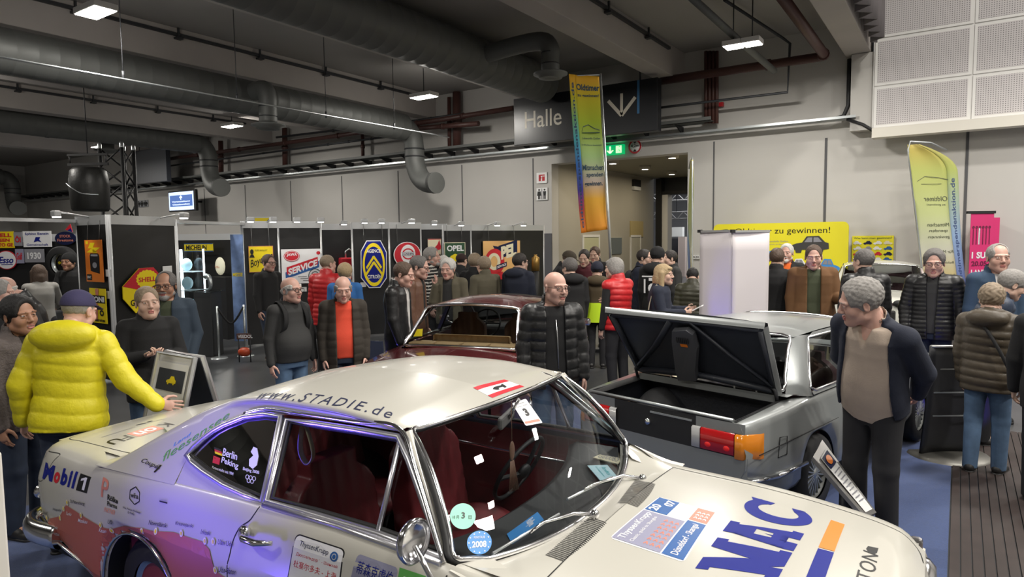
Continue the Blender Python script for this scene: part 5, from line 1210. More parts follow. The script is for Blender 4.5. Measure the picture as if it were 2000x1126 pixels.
    if top.get('open'):
        w0, w1 = top['open']; Ri = Rl.T
        def wedge(X, Y, Z):
            x, y, z = X-piv[0], Y-piv[1], Z-piv[2]
            x, y, z = Ri[0, 0]*x+Ri[0, 1]*y+Ri[0, 2]*z, Ri[1, 0]*x+Ri[1, 1]*y+Ri[1, 2]*z, (Ri[2, 0]*x+Ri[2, 1]*y+Ri[2, 2]*z+piv[2])/s
            wv = np.interp(z, [.7, hem, 1.35, 1.46, 1.56], [w0, w0, w1, max(w1, .05), max(w1, .075)])*s
            return np.maximum(np.abs(x-top.get('ox', 0))-wv, .035*s-y)
        F.add(wedge, lo, hi, .012, sub=True)
    jm = F.mesh(); lab = np.zeros(len(jm[0]), int); mats = [m0]
    if top.get('stripes'):
        zl = (jm[0]-piv)@Rl+piv; mats.append(top['stripes'][0]); lab = ((zl[:, 2]/top['stripes'][1]) % 1.0 < top['stripes'][2]).astype(int)
    mesh_np({'sweater': 'sweater', 'jacket': 'jacket', 'puffer': 'quilted_jacket', 'coat': 'coat', 'vest': 'quilted_vest'}[tk], [(jm[0], jm[1], lab)], mats, root)
    if shirt is None and (top.get('open') or tk == 'vest'): shirt = dict(m=cloth('black_shirt', (0.012, 0.012, 0.014)))
    if shirt:
        F = Field(lo, hi, vj*1.1); torso(F, .014, .83 if lean > 15 else .86, 1.465, sq=2.2)
        for q in (1, -1):
            F.cone(T((0, -.012, 1.425)), sh[q], .062*s, .06*s, .03)
            if tk == 'vest': F.cone(sh[q], el[q], .062*s, .055*s, .025); F.cone(el[q], wr[q]-fd[q]*.0, .055*s, .042*s, .01)
        if shirt.get('collar'): F.cone(T((0, -.016, 1.45)), T((0, -.006, 1.49+shirt['collar'])), .076*s, .074*s, .012)
        F.cone(T((0, -.012, 1.43)), T((0, .012, 1.62)), .064*s, .07*s, .006, sub=True)
        if shirt.get('vee'):
            F.cone(T((0, .12, 1.36)), T((0, .07, 1.52)), .008*s, .055*s, .01, sub=True)
        j = F.mesh(); mesh_np('shirt', [j], [shirt['m']], root)
    # trousers
    F = Field(lo, hi, vt); torso(F, .006, .80, 1.02, sq=2.2) if not lean else F.cone(T((-.06, 0, .96)), T((.06, 0, .96)), .12*s, .12*s, .0)
    if lean: torso(F, .004, .80, .98, sq=2.2, k=.02)
    for q in (1, -1):
        F.cone(hip[q]+np.array((0, -.005, 0)), kn[q], (.098+fat*.6)*s, .073*s, .025); F.cone(kn[q], an[q]+np.array((0, -.005, -.035*s)), .073*s, .060*s, .02)
        F.ell(hip[q]+np.array((0, -.045*s, -.02*s)), (.085*s, .08*s, .10*s), .03)
    F.add(lambda X, Y, Z: Z-.045*s+0*X+0*Y, (lo[0], lo[1], -.2), (hi[0], hi[1], .05), .004, sub=True)
    j = F.mesh(); mesh_np('trousers', [j], [M[legs] if isinstance(legs, str) else legs], root)
    for q in (1, -1):
        b = cached(('shoe', q), lambda: shoe_part()); mesh_np('shoe', [tf((b[0]*s, b[1], b[2]), rot('Z', -q*7), (an[q][0], an[q][1], 0))], [M[shoes], M['sole'] if shoes != 'shoe' else M['shoe']], root)
    root['h'] = 0; del root['h']
    return dict(root=root, T=T, Rl=Rl, wr=wr, el=el, sh=sh, s=s, hc=hc0, hm=hm, an=an, hs=hscale)
def shoe_part():
    F = Field((-.07, -.11, -.02), (.07, .22, .14), .007); F.cone((0, -.035, .05), (0, .03, .055), .043, .045); F.cone((0, .0, .045), (0, .135, .03), .045, .040, .02); F.cone((0, -.01, .06), (0, -.015, .10), .042, .04, .02)
    F.add(lambda X, Y, Z: Z-.016+0*X+0*Y, (-.1, -.2, -.1), (.1, .3, .016), .002, sub=True)
    G = Field((-.07, -.11, -.02), (.07, .22, .05), .007); G.cone((0, -.035, .012), (0, .135, .012), .046, .043, 0, 1); G.add(lambda X, Y, Z: np.abs(Z-.0125)-.0125+0*X+0*Y, (-.1, -.2, -.05), (.1, .3, .06), 0.0, 1) if False else None
    G.add(lambda X, Y, Z: Z-.001+0*X+0*Y, (-.1, -.2, -.1), (.1, .3, .001), 0, sub=True); G.add(lambda X, Y, Z: .026-Z+0*X+0*Y, (-.1, -.2, .026), (.1, .3, .1), 0, sub=True)
    a, b = F.mesh(), G.mesh(); return np.concatenate([a[0], b[0]]), np.concatenate([a[1], b[1]+len(a[0])]), np.concatenate([a[2], b[2]*0+1])
# ------------------------------------------------------------------ cabin of the coupe
for sx in (-1, 1): b = MB(); b.grid([[(x, sx*.755, z) for z in (.32, .7, 1.0)] for x in (-.25, .8, 1.9)]); b.build('door_card', M['winered'], OP)
for sx in (-1, 1): b = MB(); b.tube([(.0, sx*.742, .86), (1.85, sx*.742, .86)], .010, 6); b.build('door_card_trim', M['chrome'], OP)
b = MB(); b.box2((-.3, -.75, .30), (2.0, .75, .33)); b.grid([[(-.28, y, z) for y in (-.75, .75)] for z in (.32, .95)]); b.box2((-.40, -.72, .90), (.02, .72, .93)); b.build('cabin_floor', M['cabin'], OP)
rr = [[(p[0], p[1]*.97, p[2]-.03) for p in [r for r in roof_row(x)][6:]] for x in np.linspace(.25, 1.5, 14)]
b = MB(); b.grid([r+[(p[0], -p[1], p[2]) for p in r[::-1][1:]] for r in rr]); b.build('headlining', mat('headlining', (.30, .28, .25), .9), OP)
def seat(parent, x, y, w, name='seat', back=.62, tilt=.18, m=None, zb=.33):
    m = m or M['winered']; F = Field((-.32, -w/2-.08, -.1), (.32, w/2+.08, back+.22), .014)
    F.cone((.05, -w/2+.09, .06), (.05, w/2-.09, .06), .10, .10, .03, flat=((1, 0, 0), 2.2)); F.cone((-.22, -w/2+.09, .14), (-.22-tilt*back*.0, w/2-.09, .14), .08, .08, .04)
    def bk(X, Y, Z):
        xc = -.20-tilt*(Z-.1); q = np.maximum(np.abs(X-xc)-.045-.012*np.abs(np.sin(Y*PI/.085))**.6, np.maximum(np.abs(Y)-w/2+.06+.10*np.clip((Z-back+.12)/.12, 0, 1)**2, np.abs(Z-back/2-.05)-back/2)); return q-.025
    F.add(bk, (-.42, -w/2-.05, 0), (0, w/2+.05, back+.12), .02)
    v, q, l = F.mesh(); return mesh_np(name, [(v+np.array((x, y, zb+.10)), q, l*0)], [m], parent)
seat(OP, 1.12, -.36, .56, 'front_seat', .60); seat(OP, 1.12, .36, .56, 'front_seat', .60); seat(OP, .28, 0, 1.30, 'rear_seat', .58, .30)
b = MB(); rows = []
for q in np.linspace(-1, 1, 21):
    lo = ws_lo(q); rows.append([(lo[0]-.03, q*.74, lo[2]-.025), (lo[0]-.16, q*.74, lo[2]-.025), (lo[0]-.28-.05*(1-q*q), q*.74, lo[2]-.03), (lo[0]-.33-.05*(1-q*q), q*.74, lo[2]-.06), (lo[0]-.31, q*.74, lo[2]-.22), (lo[0]-.1, q*.74, .55)])
b.grid(rows); DASH = b; b.build('dashboard', M['dashgrey'], OP)
# defroster slots, steering wheel, rear-view mirror, tassel, grab strap
swt = MB(); swt.M = Matrix.Translation((1.50, .38, .92)) @ Matrix.Rotation(math.radians(-62), 4, 'Y'); swt.tube([(.195*math.cos(a), .195*math.sin(a), 0) for a in np.linspace(0, 2*PI, 41)[:-1]], .012, 8, closed=True)
for a in (.4, PI-.4, -PI/2): swt.bar((.03*math.cos(a), .03*math.sin(a), -.03), (.19*math.cos(a), .19*math.sin(a), 0), .02, .012)
swt.ell((0, 0, -.03), (.05, .05, .025)); swt.build('steering_wheel', M['rubber'], OP)
p = on_ws(1000, 818, .06); b = MB(); b.box((p.x-.03, p.y, p.z), (.025, .21, .055), 0, Matrix.Rotation(.3, 3, 'Z'), .012); rv = b.build('rear_view_mirror', M['dashgrey'], OP)
b = MB(); b.cyl((p.x-.02, p.y, p.z), (p.x+.05, p.y-.02, p.z+.10), .008, 6); b.build('mirror_stalk', M['chrome'], rv)
t0 = on_ws(1000, 880, .20); b = MB(); b.cyl((t0.x, t0.y, t0.z+.20), (t0.x, t0.y, t0.z+.02), .0015, 4); b.ell((t0.x, t0.y, t0.z), (.006, .018, .040)); 
for k in range(9): b.cyl((t0.x, t0.y-.012+.003*k, t0.z-.04), (t0.x+.002*k, t0.y-.022+.0055*k, t0.z-.16), .0016, 4)
tag_m = mat('tassel', (.06, .028, .014), .7); o = b.build('hanging_tassel', tag_m); o.matrix_world = OPM; tag(o, 'brown tassel charm dangling behind the coupe windscreen', 'charm')
sp = pane(567, 868); b = MB(); b.tube([tuple(v) for v in spline([(sp.x, sp.y+.08, 1.32), (sp.x-.035, sp.y+.085, 1.24), (sp.x-.04, sp.y+.09, 1.17), (sp.x, sp.y+.09, 1.13), (sp.x+.04, sp.y+.09, 1.17), (sp.x+.035, sp.y+.085, 1.24)], 6, True)], .009, 6, closed=True, sq=(.5, 1.6)); b.build('grab_strap', INK['cream'], OP)
BVD = BVHTree.FromPolygons(DASH.v, DASH.f)
def on_dash(px, py, up=.004):
    c = OPI @ Vector(CAM); e = ((OPI @ Vector(CAM+ray(px, py)))-c).normalized(); h = BVD.ray_cast(c, e)
    return (h[0]+Vector((0, 0, up))) if h[0] is not None else Vector(opl(px, py, z=.95))
def card_on_dash(name, quad, ink, label, cat, extra=(), th=.006, rise=0.0):
    P = [on_dash(a, c) for a, c in quad]; cz = sum(v.z for v in P)/4+rise; P = [Vector((v.x, v.y, cz)) for v in P]
    t = thing(name, label, cat, (0, 0, 0)); t.matrix_world = OPM
    b = MB(); b.prism(P, (0, 0, th)); b.build('sheet', INK[ink], t)
    q = quadmap(*[v+Vector((0, 0, th+.001)) for v in P])
    for nm, m, sh in extra:
        b = MB()
        for s_ in sh: put(b, s_, q)
        b.build(nm, INK[m], t, False)
card_on_dash('number_plate', [(1158, 898), (1206, 912), (1228, 890), (1182, 876)], 'cream', 'cream foreign number plate lying behind the coupe windscreen', 'number plate', [('plate_lettering', 'grey', [unit(text2d('G00065', .0, ), .08, .12, .84, .42)]), ('plate_mark', 'white', [rect2d(.1, .62, .45, .92)])])
card_on_dash('info_card', [(1147, 912), (1172, 945), (1210, 936), (1186, 908)], 'lightblue', 'pale blue card on the dashboard beside the foreign number plate', 'card', [('card_lettering', 'teal', [unit(text2d('Info', 0), .2, .6, .5, .2), unit(text2d('Grossglockner', 0), .1, .3, .7, .12)])])
card_on_dash('flyer', [(990, 1045), (1000, 1062), (1062, 1020), (1050, 1006)], 'skyblue', 'blue flyer on the dashboard under the near wiper', 'flyer', [('flyer_lettering', 'white', [unit(text2d('Rallye', .02), .15, .5, .6, .3)])])
card_on_dash('brochure', [(1020, 1062), (1032, 1072), (1085, 1030), (1066, 1018)], 'red', 'red and white brochure on the dashboard beside the blue flyer', 'brochure', [('brochure_band', 'white', [rect2d(0, 0, .45, 1)])], rise=.012)
# ------------------------------------------------------------------ the other cars: one shell builder, each with its own lines
M['silver'] = mat('silver_car_paint', (0.27, 0.285, 0.285), 0.36, 0.40, coat=0.5); M['maroon'] = mat('maroon_car_paint', (0.075, 0.012, 0.014), 0.20, coat=0.9); M['cream'] = mat('cream_white_car_paint', (0.66, 0.66, 0.60), 0.22, coat=0.7)
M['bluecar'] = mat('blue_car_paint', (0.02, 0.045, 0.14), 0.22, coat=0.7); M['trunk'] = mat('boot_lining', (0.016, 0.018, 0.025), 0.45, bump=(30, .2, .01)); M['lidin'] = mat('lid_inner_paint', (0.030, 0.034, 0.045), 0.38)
M['lampred'] = mat('lamp_red', (0.42, 0.01, 0.012), 0.15, coat=0.6); M['lampamber'] = mat('lamp_amber', (0.70, 0.22, 0.01), 0.15, coat=0.6); M['lampclear'] = mat('lamp_clear', (0.45, 0.45, 0.45), 0.15, coat=0.6); M['beige'] = mat('beige_leather', (0.42, 0.29, 0.15), 0.6)
def frame_at(px, py, d, deg, Z=None):
    p = at(px, py, d=d); return (float(p[0]), float(p[1]), .011 if Z is None else Z), math.radians(deg)
def shell(root, paint, x0, x1, W, zs, yo, zb, yt, n=90, crease=.70):
    zs, yo, zb, yt = pchip(*zs), pchip(*yo), pchip(*zb), pchip(*yt)
    def bot(x):
        z = zb(x)
        for cx, R, zc in W:
            if abs(x-cx) < R: z = max(z, zc+math.sqrt(R*R-(x-cx)**2))
        return z
    def sec(x):
        s, o, b_, t = zs(x), yo(x), bot(x), yt(x)
        return [(o-.04, min(b_, crease-.02)), (o-.008, min(b_+.06, crease-.012)), (o, max(min(.5, crease-.06), min(b_+.08, crease-.008))), (o+.004, crease), (o-.012, crease+.05), (o-.022, s-.06), (o-.034, s-.022), (o-.060, s-.003), (min(t, o-.065), s+.002)]
    xs = sorted(set([round(q, 4) for q in np.linspace(x0, x1, n)]+[round(cx+R*math.cos(a), 4) for cx, R, zc in W for a in np.linspace(0, PI, 30)]))
    xs = [x for x in xs if x0 <= x <= x1]
    for sx in (-1, 1):
        b = MB(); b.grid([[(x, sx*y, z) for y, z in sec(x)] for x in xs]); b.build('side_panel', paint, root)
        for cx, R, zc in W:
            b = MB(); b.grid([[(cx+R*math.cos(a), sx*(yo(cx)-.03-.35*j), zc+R*math.sin(a)) for j in range(2)] for a in np.linspace(-.1, PI+.1, 20)]); b.grid([[(cx+R*q*math.cos(a), sx*(yo(cx)-.36), zc+R*q*math.sin(a)) for q in (0, 1)] for a in np.linspace(-.1, PI+.1, 20)])
            b.build('wheel_arch', M['rubber'], root)
    b = MB(); b.box2((x0+.1, -yo(0)+.1, .22), (x1-.1, yo(0)-.1, .26)); b.build('underside', M['rubber'], root)
    return zs, yo, yt
def top_panel(root, name, paint, xa, xb, zs, yt, crown=.03, n=16):
    b = MB(); b.grid([[(x, q*yt(x), zs(x)+.002+crown*(1-q*q)) for q in np.linspace(-1, 1, 15)] for x in np.linspace(xa, xb, n)]); return b.build(name, paint, root)
def mix(a, c, t): return tuple(np.array(a)*(1-t)+np.array(c)*t)
def pane_grid(a0, a1, c0, c1, bulge=(0, 0, 0), n=9):
    """a0-a1 lower edge, c0-c1 upper edge"""
    return [[tuple(np.array(mix(mix(a0, a1, u), mix(c0, c1, u), t))+np.array(bulge)*math.sin(PI*u)) for u in np.linspace(0, 1, n)] for t in np.linspace(0, 1, 5)]
def greenhouse(root, paint, wb, wt, rt, rb, belt, sw, crown=.045, trim=None, pr=.018, cab=None):
    """wb/wt windscreen base/top, rt/rb rear window top/base as (x, half width, z); sw side window as (x front low, x front top, x rear top, x rear low, z low, z top)"""
    trim = trim or M['chrome']; n = 13
    b = MB(); b.grid([[(x, q*hw, z+crown*(1-abs(q)**2.2)*(.55+.45*math.sin(PI*t))) for q in np.linspace(-1, 1, 17)] for t, x, hw, z in [(t, rt[0]+(wt[0]-rt[0])*t, (rt[1]+(wt[1]-rt[1])*t)+.03, rt[2]+(wt[2]-rt[2])*t+.015*math.sin(PI*t)) for t in np.linspace(0, 1, n)]]); b.build('roof', paint, root)
    for nm, lo, up, d in (('windscreen', wb, wt, .05), ('rear_window', rb, rt, -.05)):
        b = MB(); g = pane_grid((lo[0], -lo[1], lo[2]), (lo[0], lo[1], lo[2]), (up[0], -up[1], up[2]), (up[0], up[1], up[2]), (d, 0, .012)); g[-1] = [(p[0], p[1], up[2]+crown*.55*(1-abs(p[1]/up[1])**2.2)) for p in g[-1]]; b.grid(g); gl_ = b.build(nm, M['glass'], root)
        e = g[0]+[r[-1] for r in g[1:]]+g[-1][::-1][1:]+[r[0] for r in g[::-1][1:-1]]
        b = MB(); b.tube([tuple(v) for v in spline(e, 2, True)], pr*.75, 6, closed=True); b.build('chrome_frame', trim, gl_)
    xl, xt, xrt, xrl, zl, zt = sw
    yz = lambda z: belt+(wt[1]+.03-belt)*(z-zl)/(wt[2]-zl)
    for sx in (-1, 1):
        P = [(xl, zl), (xt, zt), (xrt, zt), (xrt-(xrt-xrl)*.5, zt-(zt-zl)*.45), (xrl, zl+.03), (xrl+.06, zl)]; P = [(x, sx*yz(z), z) for x, z in P]
        b = MB(); b.poly([(x, y-sx*.012, z) for x, y, z in P]); g_ = b.build('side_window', M['glass'], root, False); b = MB(); b.tube(P, pr*.7, 6, closed=True); b.build('chrome_frame', trim, g_)
        b = MB(); b.grid([[mix((xl+.01, sx*yz(zl), zl-.02), (xt+.01, sx*yz(zt), zt+.02), t) for t in np.linspace(0, 1, 6)], [mix((wb[0], sx*(wb[1]+.02), wb[2]-.01), (wt[0], sx*(wt[1]+.02), wt[2]), t) for t in np.linspace(0, 1, 6)]]); b.build('windscreen_pillar', paint, root)
        c0 = [(xrl+.02, sx*yz(zl), zl-.04), (xrl, sx*yz(zl+.03), zl+.03), (xrt-(xrt-xrl)*.5, sx*yz(zt-(zt-zl)*.45), zt-(zt-zl)*.45), (xrt, sx*yz(zt), zt), (xrt+.15, sx*yz(zt+.02), zt+.02)]
        c1 = [mix((rb[0], sx*(rb[1]+.015), rb[2]-.03), (rt[0], sx*(rt[1]+.012), rt[2]+.008), t) for t in (0, .25, .6, .95, 1.0)]
        b = MB(); b.grid([[tuple(np.array(mix(p, q, u))+np.array((0, sx*.025*math.sin(PI*u), .0))) for p, q in zip(c0, c1)] for u in np.linspace(0, 1, 7)]); b.build('rear_pillar', paint, root)
        b = MB(); b.grid([[(x, sx*yz(z), z) for x in (xl, (xl+xrl)/2, xrl)] for z in (zl-.025, zl)]); b.grid([[(xl+.02, sx*yz(zt), zt), (xt, sx*yz(zt), zt), (xrt, sx*yz(zt), zt)], [(xt+.02, sx*(wt[1]+.03), wt[2]), (xt-.2, sx*(wt[1]+.03), wt[2]+.006), (xrt+.1, sx*(rt[1]+.03), rt[2]+.006)]]); b.build('window_rail', paint, root)
        xm = xt-(xt-xrt)*.48; b = MB(); b.bar((xm, sx*yz(zt), zt), (xm+.06, sx*yz(zl), zl), .05, .03); b.build('door_pillar', M['rubber'], root)
    cab = cab or M['cabin']
    b = MB(); b.grid([[(x, y, z) for y, z in ((-belt+.05, zl-.02), (-belt+.06, .35), (belt-.06, .35), (belt-.05, zl-.02))] for x in (rb[0]+.1, wb[0]-.15)]); b.grid([[(rb[0]+.05, y, rb[2]-.03) for y in (-belt+.05, belt-.05)], [(rt[0]-.02, y, zl-.04) for y in (-belt+.05, belt-.05)]]); b.build('cabin_lining', cab, root)

# ---------------------------------------------------- silver two-door with its boot open
SV = thing('saloon_car', 'silver two door car with its boot lid raised, behind the white coupe', 'car', (-1.63*.977, 5.53*.977, .011), math.radians(77), None, .977)
Wv = [(.08, .335, .305), (2.62, .335, .305)]
zs, yo, yt = shell(SV, M['silver'], -.96, 3.25, Wv, ([-.96, -.5, .2, 2.2, 3.25], [.885, .905, .935, .935, .84]), ([-.96, -.85, -.3, .6, 2.2, 3.1, 3.25], [.725, .765, .80, .805, .80, .77, .70]), ([-.96, -.7, -.4, 2.0, 3.25], [.50, .42, .30, .28, .42]), ([-.96, -.30, -.25, .2, 2.1, 2.2, 3.25], [.62, .64, .66, .74, .74, .66, .62]), crease=.68)
top_panel(SV, 'bonnet', M['silver'], 2.12, 3.25, zs, yt)
greenhouse(SV, M['silver'], (2.15, .66, .955), (1.42, .53, 1.345), (.08, .54, 1.345), (-.23, .64, .985), .765, (1.95, 1.40, .33, -.02, .965, 1.315), .05)
b = MB(); b.grid([[(x, y, .955+.02*(1-abs(y)/.7)) for y in np.linspace(-.70, .70, 9)] for x in (-.30, -.20)]); b.grid([[(-.30, y, z) for y in np.linspace(-.62, .62, 5)] for z in (.955, .90)]); b.build('boot_rear_bulkhead', M['silver'], SV)
b = MB(); b.box2((-.22, -.60, .945), (.25, .60, .965)); b.build('parcel_shelf', M['dashgrey'], SV)
# boot well
b = MB(); b.grid([[(-.90, y, .84), (-.88, y, .46), (-.20, y, .44), (-.10, y, .60), (-.12, y, .94)] for y in np.linspace(-.64, .64, 9)])
for sx in (-1, 1): b.grid([[(x, sx*.64, z) for x in np.linspace(-.92, -.10, 8)] for z in (.44, .7, .90)])
b.build('boot_lining', M['trunk'], SV)
F = Field((-.6, .2, .38), (.2, .75, .95), .016); F.ell((-.16, .50, .52), (.30, .20, .30)); v, q, l = F.mesh(); mesh_np('wheel_housing', [(v, q, l*0)], [mat('boot_primer', (.10, .10, .105), .5)], SV)
b = MB()
for yy in (-.34, -.1, .14): b.tube([(-.2, yy-.12, .56), (-.16, yy-.10, .585), (-.16, yy+.10, .585), (-.2, yy+.12, .56)], .012, 6)
b.build('floor_ribs', M['lidin'], SV)
b = MB(); b.tube([(-.35, .42, .50), (-.42, .36, .58), (-.45, .30, .55)], .03, 8); b.build('hose', M['duct'], SV)
b = MB(); b.box((-.62, .60, .62), (.30, .03, .22)); b.build('boot_side_board', mat('fibreboard', (.36, .25, .13), .8), SV)
for sx in (-1, 1): b = MB(); b.grid([[(x, sx*y, z) for y, z in ((.60, zs(x)-.02), (.625, zs(x)+.003), (.655, zs(x)+.006))] for x in np.linspace(-.95, -.28, 8)]); b.build('boot_gutter', M['rubber'], SV)
b = MB(); b.tube([(-.945, -.63, .895), (-.955, 0, .900), (-.945, .63, .895)], .014, 6); b.build('boot_lip', M['galv'], SV)
# tail: black panel, lamps, silver valance, bumper-less edge
tp = lambda y, z: (-.965-.012*(1-(y/.76)**2)+max(0, abs(y)-.70)*.5, y, z)
b = MB(); b.grid([[tp(y, z) for y in np.linspace(-.36, .36, 9)] for z in np.linspace(.655, .885, 4)]); b.build('tail_panel', M['black'], SV)
b = MB(); b.grid([[tp(y, z) for y in np.linspace(-.735, .735, 17)] for z in (.30, .45, .60, .655)]); b.grid([[tp(y, z) for y in np.linspace(-.72, .72, 9)] for z in (.815, .885)]); b.build('rear_valance', M['silver'], SV)
for sx in (-1, 1):
    ts = thing  # lamp cluster: clear, red, amber lenses
    for nm, y0, y1, mm in (('reversing_lens', .335, .40, 'lampclear'), ('brake_lens', .405, .655, 'lampred'), ('indicator_lens', .66, .775, 'lampamber')):
        b = MB(); pts = []
        for z in ((.66, .67, .805, .815) if nm[0] != 'i' else (.64, .65, .805, .815)):
            o = -.018 if .648 < z < .81 and z != .66 else 0; pts.append([(tp(sx*y, z)[0]+o+(max(0, y-.70)*1.0), tp(sx*y, z)[1], z) for y in np.linspace(y0, y1, 6)])
        if nm == 'indicator_lens':
            for i, r in enumerate(pts): pts[i] = r+[(-.82, sx*.785, r[0][2])]
        b.grid(pts); b.build(nm, M[mm], SV)
    if sx < 0:
        for yy in (.46, .60): b = MB(); b.ell((tp(-yy, .70)[0]-.012, -yy, .705), (.012, .028, .022)); b.build('lit_reflector', mat('lit_reflector', (.9, .02, .02), .3), SV)
b = MB(); b.lathe([(0, -.022), (.022, -.018), (.024, 0)], (-.975, .045, .765), 'x', 20); b.build('boot_lock', M['chrome'], SV)
b = MB(); b.bar((-.982, .02, .845), (-.978, -.33, .845), .012, .012); b.build('tail_trim', M['galv'], SV)
b = MB(); b.tube([(-.62, -.795, .47), (-.2, -.815, .47)], .014, 6); b.tube([(-.95, -.72, .485), (-.62, -.795, .47)], .016, 6); b.build('side_trim', M['chrome'], SV)
b = MB(); b.tube([(x, -.803, .685+.005) for x in (-.92, -.3, .4)], .004, 5); b.build('body_crease', M['gap'], SV)
fl_ = [(-.62, .60), (-.50, .60), (-.50, .73), (-.60, .74)]; b = MB(); b.tube([(x, -(yo(x)+.004), z) for x, z in fl_], .004, 5, closed=True); b.build('fuel_flap_outline', M['gap'], SV)
for cx in (.08, 2.62):
    for sx in (-1, 1): wheel(SV, cx, sx*.69, .305, .19, sx, 'spokes')
# raised boot lid
lid = MB(); hl, hr = np.array((-.27, 0, 1.00)), None
LT = np.array((-.345, 0, .535)); nL = np.array((-.85, 0, -.53))      # up the lid / inner normal
def lp(u, v, o=0.0): return tuple(np.array((-.25, u*.64, 1.00))+LT*v+nL*o+np.array((0, 0, -.02*(1-v)*u*u))+np.array((-.10, 0, .02))*u*v)
R_ = [[lp(u, v, .0-.03*(1-u*u)) for u in np.linspace(-1, 1, 15)] for v in np.linspace(0, 1, 9)]
b = MB(); b.grid(R_); b.grid([[lp(u, 1, 0) for u in np.linspace(-1, 1, 15)], [lp(u, 1.05, .03) for u in np.linspace(-1, 1, 15)], [lp(u, 1.0, .065) for u in np.linspace(-1, 1, 15)]])
for sx in (-1, 1): b.grid([[lp(sx, v, 0) for v in np.linspace(0, 1, 6)], [lp(sx*1.02, v, .03) for v in np.linspace(0, 1, 6)], [lp(sx*.985, v, .06) for v in np.linspace(0, 1, 6)]])
LID = b.build('boot_lid', M['silver'], SV)
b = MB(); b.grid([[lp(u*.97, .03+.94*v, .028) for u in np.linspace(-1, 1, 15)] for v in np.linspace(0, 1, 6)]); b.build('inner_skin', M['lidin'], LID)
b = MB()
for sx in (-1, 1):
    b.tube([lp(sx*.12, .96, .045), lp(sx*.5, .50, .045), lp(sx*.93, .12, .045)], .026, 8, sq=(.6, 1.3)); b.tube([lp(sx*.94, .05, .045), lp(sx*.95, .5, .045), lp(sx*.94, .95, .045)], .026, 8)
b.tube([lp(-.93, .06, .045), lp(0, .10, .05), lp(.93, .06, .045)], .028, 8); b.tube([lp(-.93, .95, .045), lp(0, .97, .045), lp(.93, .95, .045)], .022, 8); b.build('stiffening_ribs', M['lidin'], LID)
kit = [(-.03, .10), (.27, .08), (.30, .2), (.24, .55), (.12, .86), (-.10, .90), (-.14, .82), (-.12, .5)]
kit = [(-.32, .02), (-.03, .06), (.02, .25), (.16, .62), (.17, .84), (.10, .90), (-.10, .86), (-.16, .70), (-.30, .18)]
b = MB(); b.prism([lp(-u*.95, v, .055) for u, v in kit], tuple(nL*.05)); b.build('tool_kit_box', mat('grey_plastic', (.085, .088, .10), .5), LID)
fnk = lambda x, y: Vector(lp(-(-.08+.17*x), .62+.16*y, .109))
b = MB()
for k in range(7): put(b, ([(k/7, .45), (k/7+.07, .45), (k/7+.16, 1), (k/7+.09, 1)], [(0, 1, 2, 3)]), fnk)
b.build('warning_stripes', M['black'], LID); b = MB(); put(b, rect2d(.2, .08, .75, .36), fnk); b.build('warning_label', INK['orange'], LID)
b = MB()
for sx in (-1, 1): b.tube([(-.30, sx*.63, .90), (-.34, sx*.63, 1.0), lp(sx*.93, .12, .05), lp(sx*.93, .35, .05)], .014, 6)
b.build('lid_strut', M['dark'], SV)
for yy in (.30, .18, -.28, -.46): b = MB(); b.cyl((-.29, yy, .955), (-.29, yy, 1.01), .008, 6); b.build('lid_buffer', M['white'], SV)
seat(SV, 1.25, -.33, .5, 'front_seat', .60, m=M['cabin']); seat(SV, 1.25, .33, .5, 'front_seat', .60, m=M['cabin'])

# ---------------------------------------------------- maroon saloon seen from behind
RD = thing('saloon_car', 'dark maroon saloon seen from behind, beside the bald man', 'car', (-4.50*.977, 5.66*.977, .011), math.radians(106), None, .977)
Wr = [(0, .34, .32), (2.35, .34, .32)]
zs, yo, yt = shell(RD, M['maroon'], -1.15, 3.0, Wr, ([-1.15, -.7, .2, 2.2, 3.0], [.84, .90, .935, .94, .80]), ([-1.15, -1.0, -.4, 1, 2.4, 2.9, 3.0], [.74, .80, .855, .87, .86, .80, .72]), ([-1.15, -.7, 2.5, 3.0], [.42, .32, .28, .38]), ([-1.15, -.2, .1, 2.1, 2.25, 3.0], [.64, .68, .76, .77, .70, .62]))
top_panel(RD, 'boot_lid', M['maroon'], -1.15, -.10, zs, yt, .05); top_panel(RD, 'bonnet', M['maroon'], 2.2, 3.0, zs, yt, .05)
greenhouse(RD, M['maroon'], (2.2, .66, .97), (1.55, .56, 1.36), (.30, .555, 1.36), (-.10, .66, .975), .785, (1.95, 1.5, .55, .16, .975, 1.335), .085, pr=.024)
b = MB(); b.box2((-.12, -.64, .955), (.30, .64, .972), bev=.006)
for k in range(4): b.box((.0, -.48+.32*k, .985), (.16, .29, .035), bev=.012)
b.build('parcel_shelf', M['beige'], RD); seat(RD, .55, 0, 1.2, 'rear_seat', .55, .25, M['beige']); seat(RD, 1.35, -.36, .52, 'front_seat', .72, m=mat('brown_seat', (.13, .065, .035), .6)); seat(RD, 1.35, .36, .52, 'front_seat', .72, m=mat('brown_seat_far', (.13, .065, .035), .6))
b = MB(); b.M = Matrix.Translation((1.72, .36, 1.0)) @ Matrix.Rotation(math.radians(-65), 4, 'Y'); b.tube([(.20*math.cos(a), .20*math.sin(a), 0) for a in np.linspace(0, 2*PI, 33)[:-1]], .012, 8, closed=True); b.bar((-.19, 0, 0), (.19, 0, 0), .03, .012); b.bar((0, -.19, 0), (0, .0, 0), .03, .012); b.build('steering_wheel', M['rubber'], RD)
b = MB(); b.box2((1.85, -.7, .72), (2.2, .7, .95), bev=.05); b.build('dashboard', M['dashgrey'], RD)
b = MB(); b.prism([(.02, .50, 1.06), (.0, .60, 1.055), (.06, .58, 1.13), (.08, .52, 1.135)], (.004, 0, 0)); b.build('window_sticker', INK['yellow'], RD)
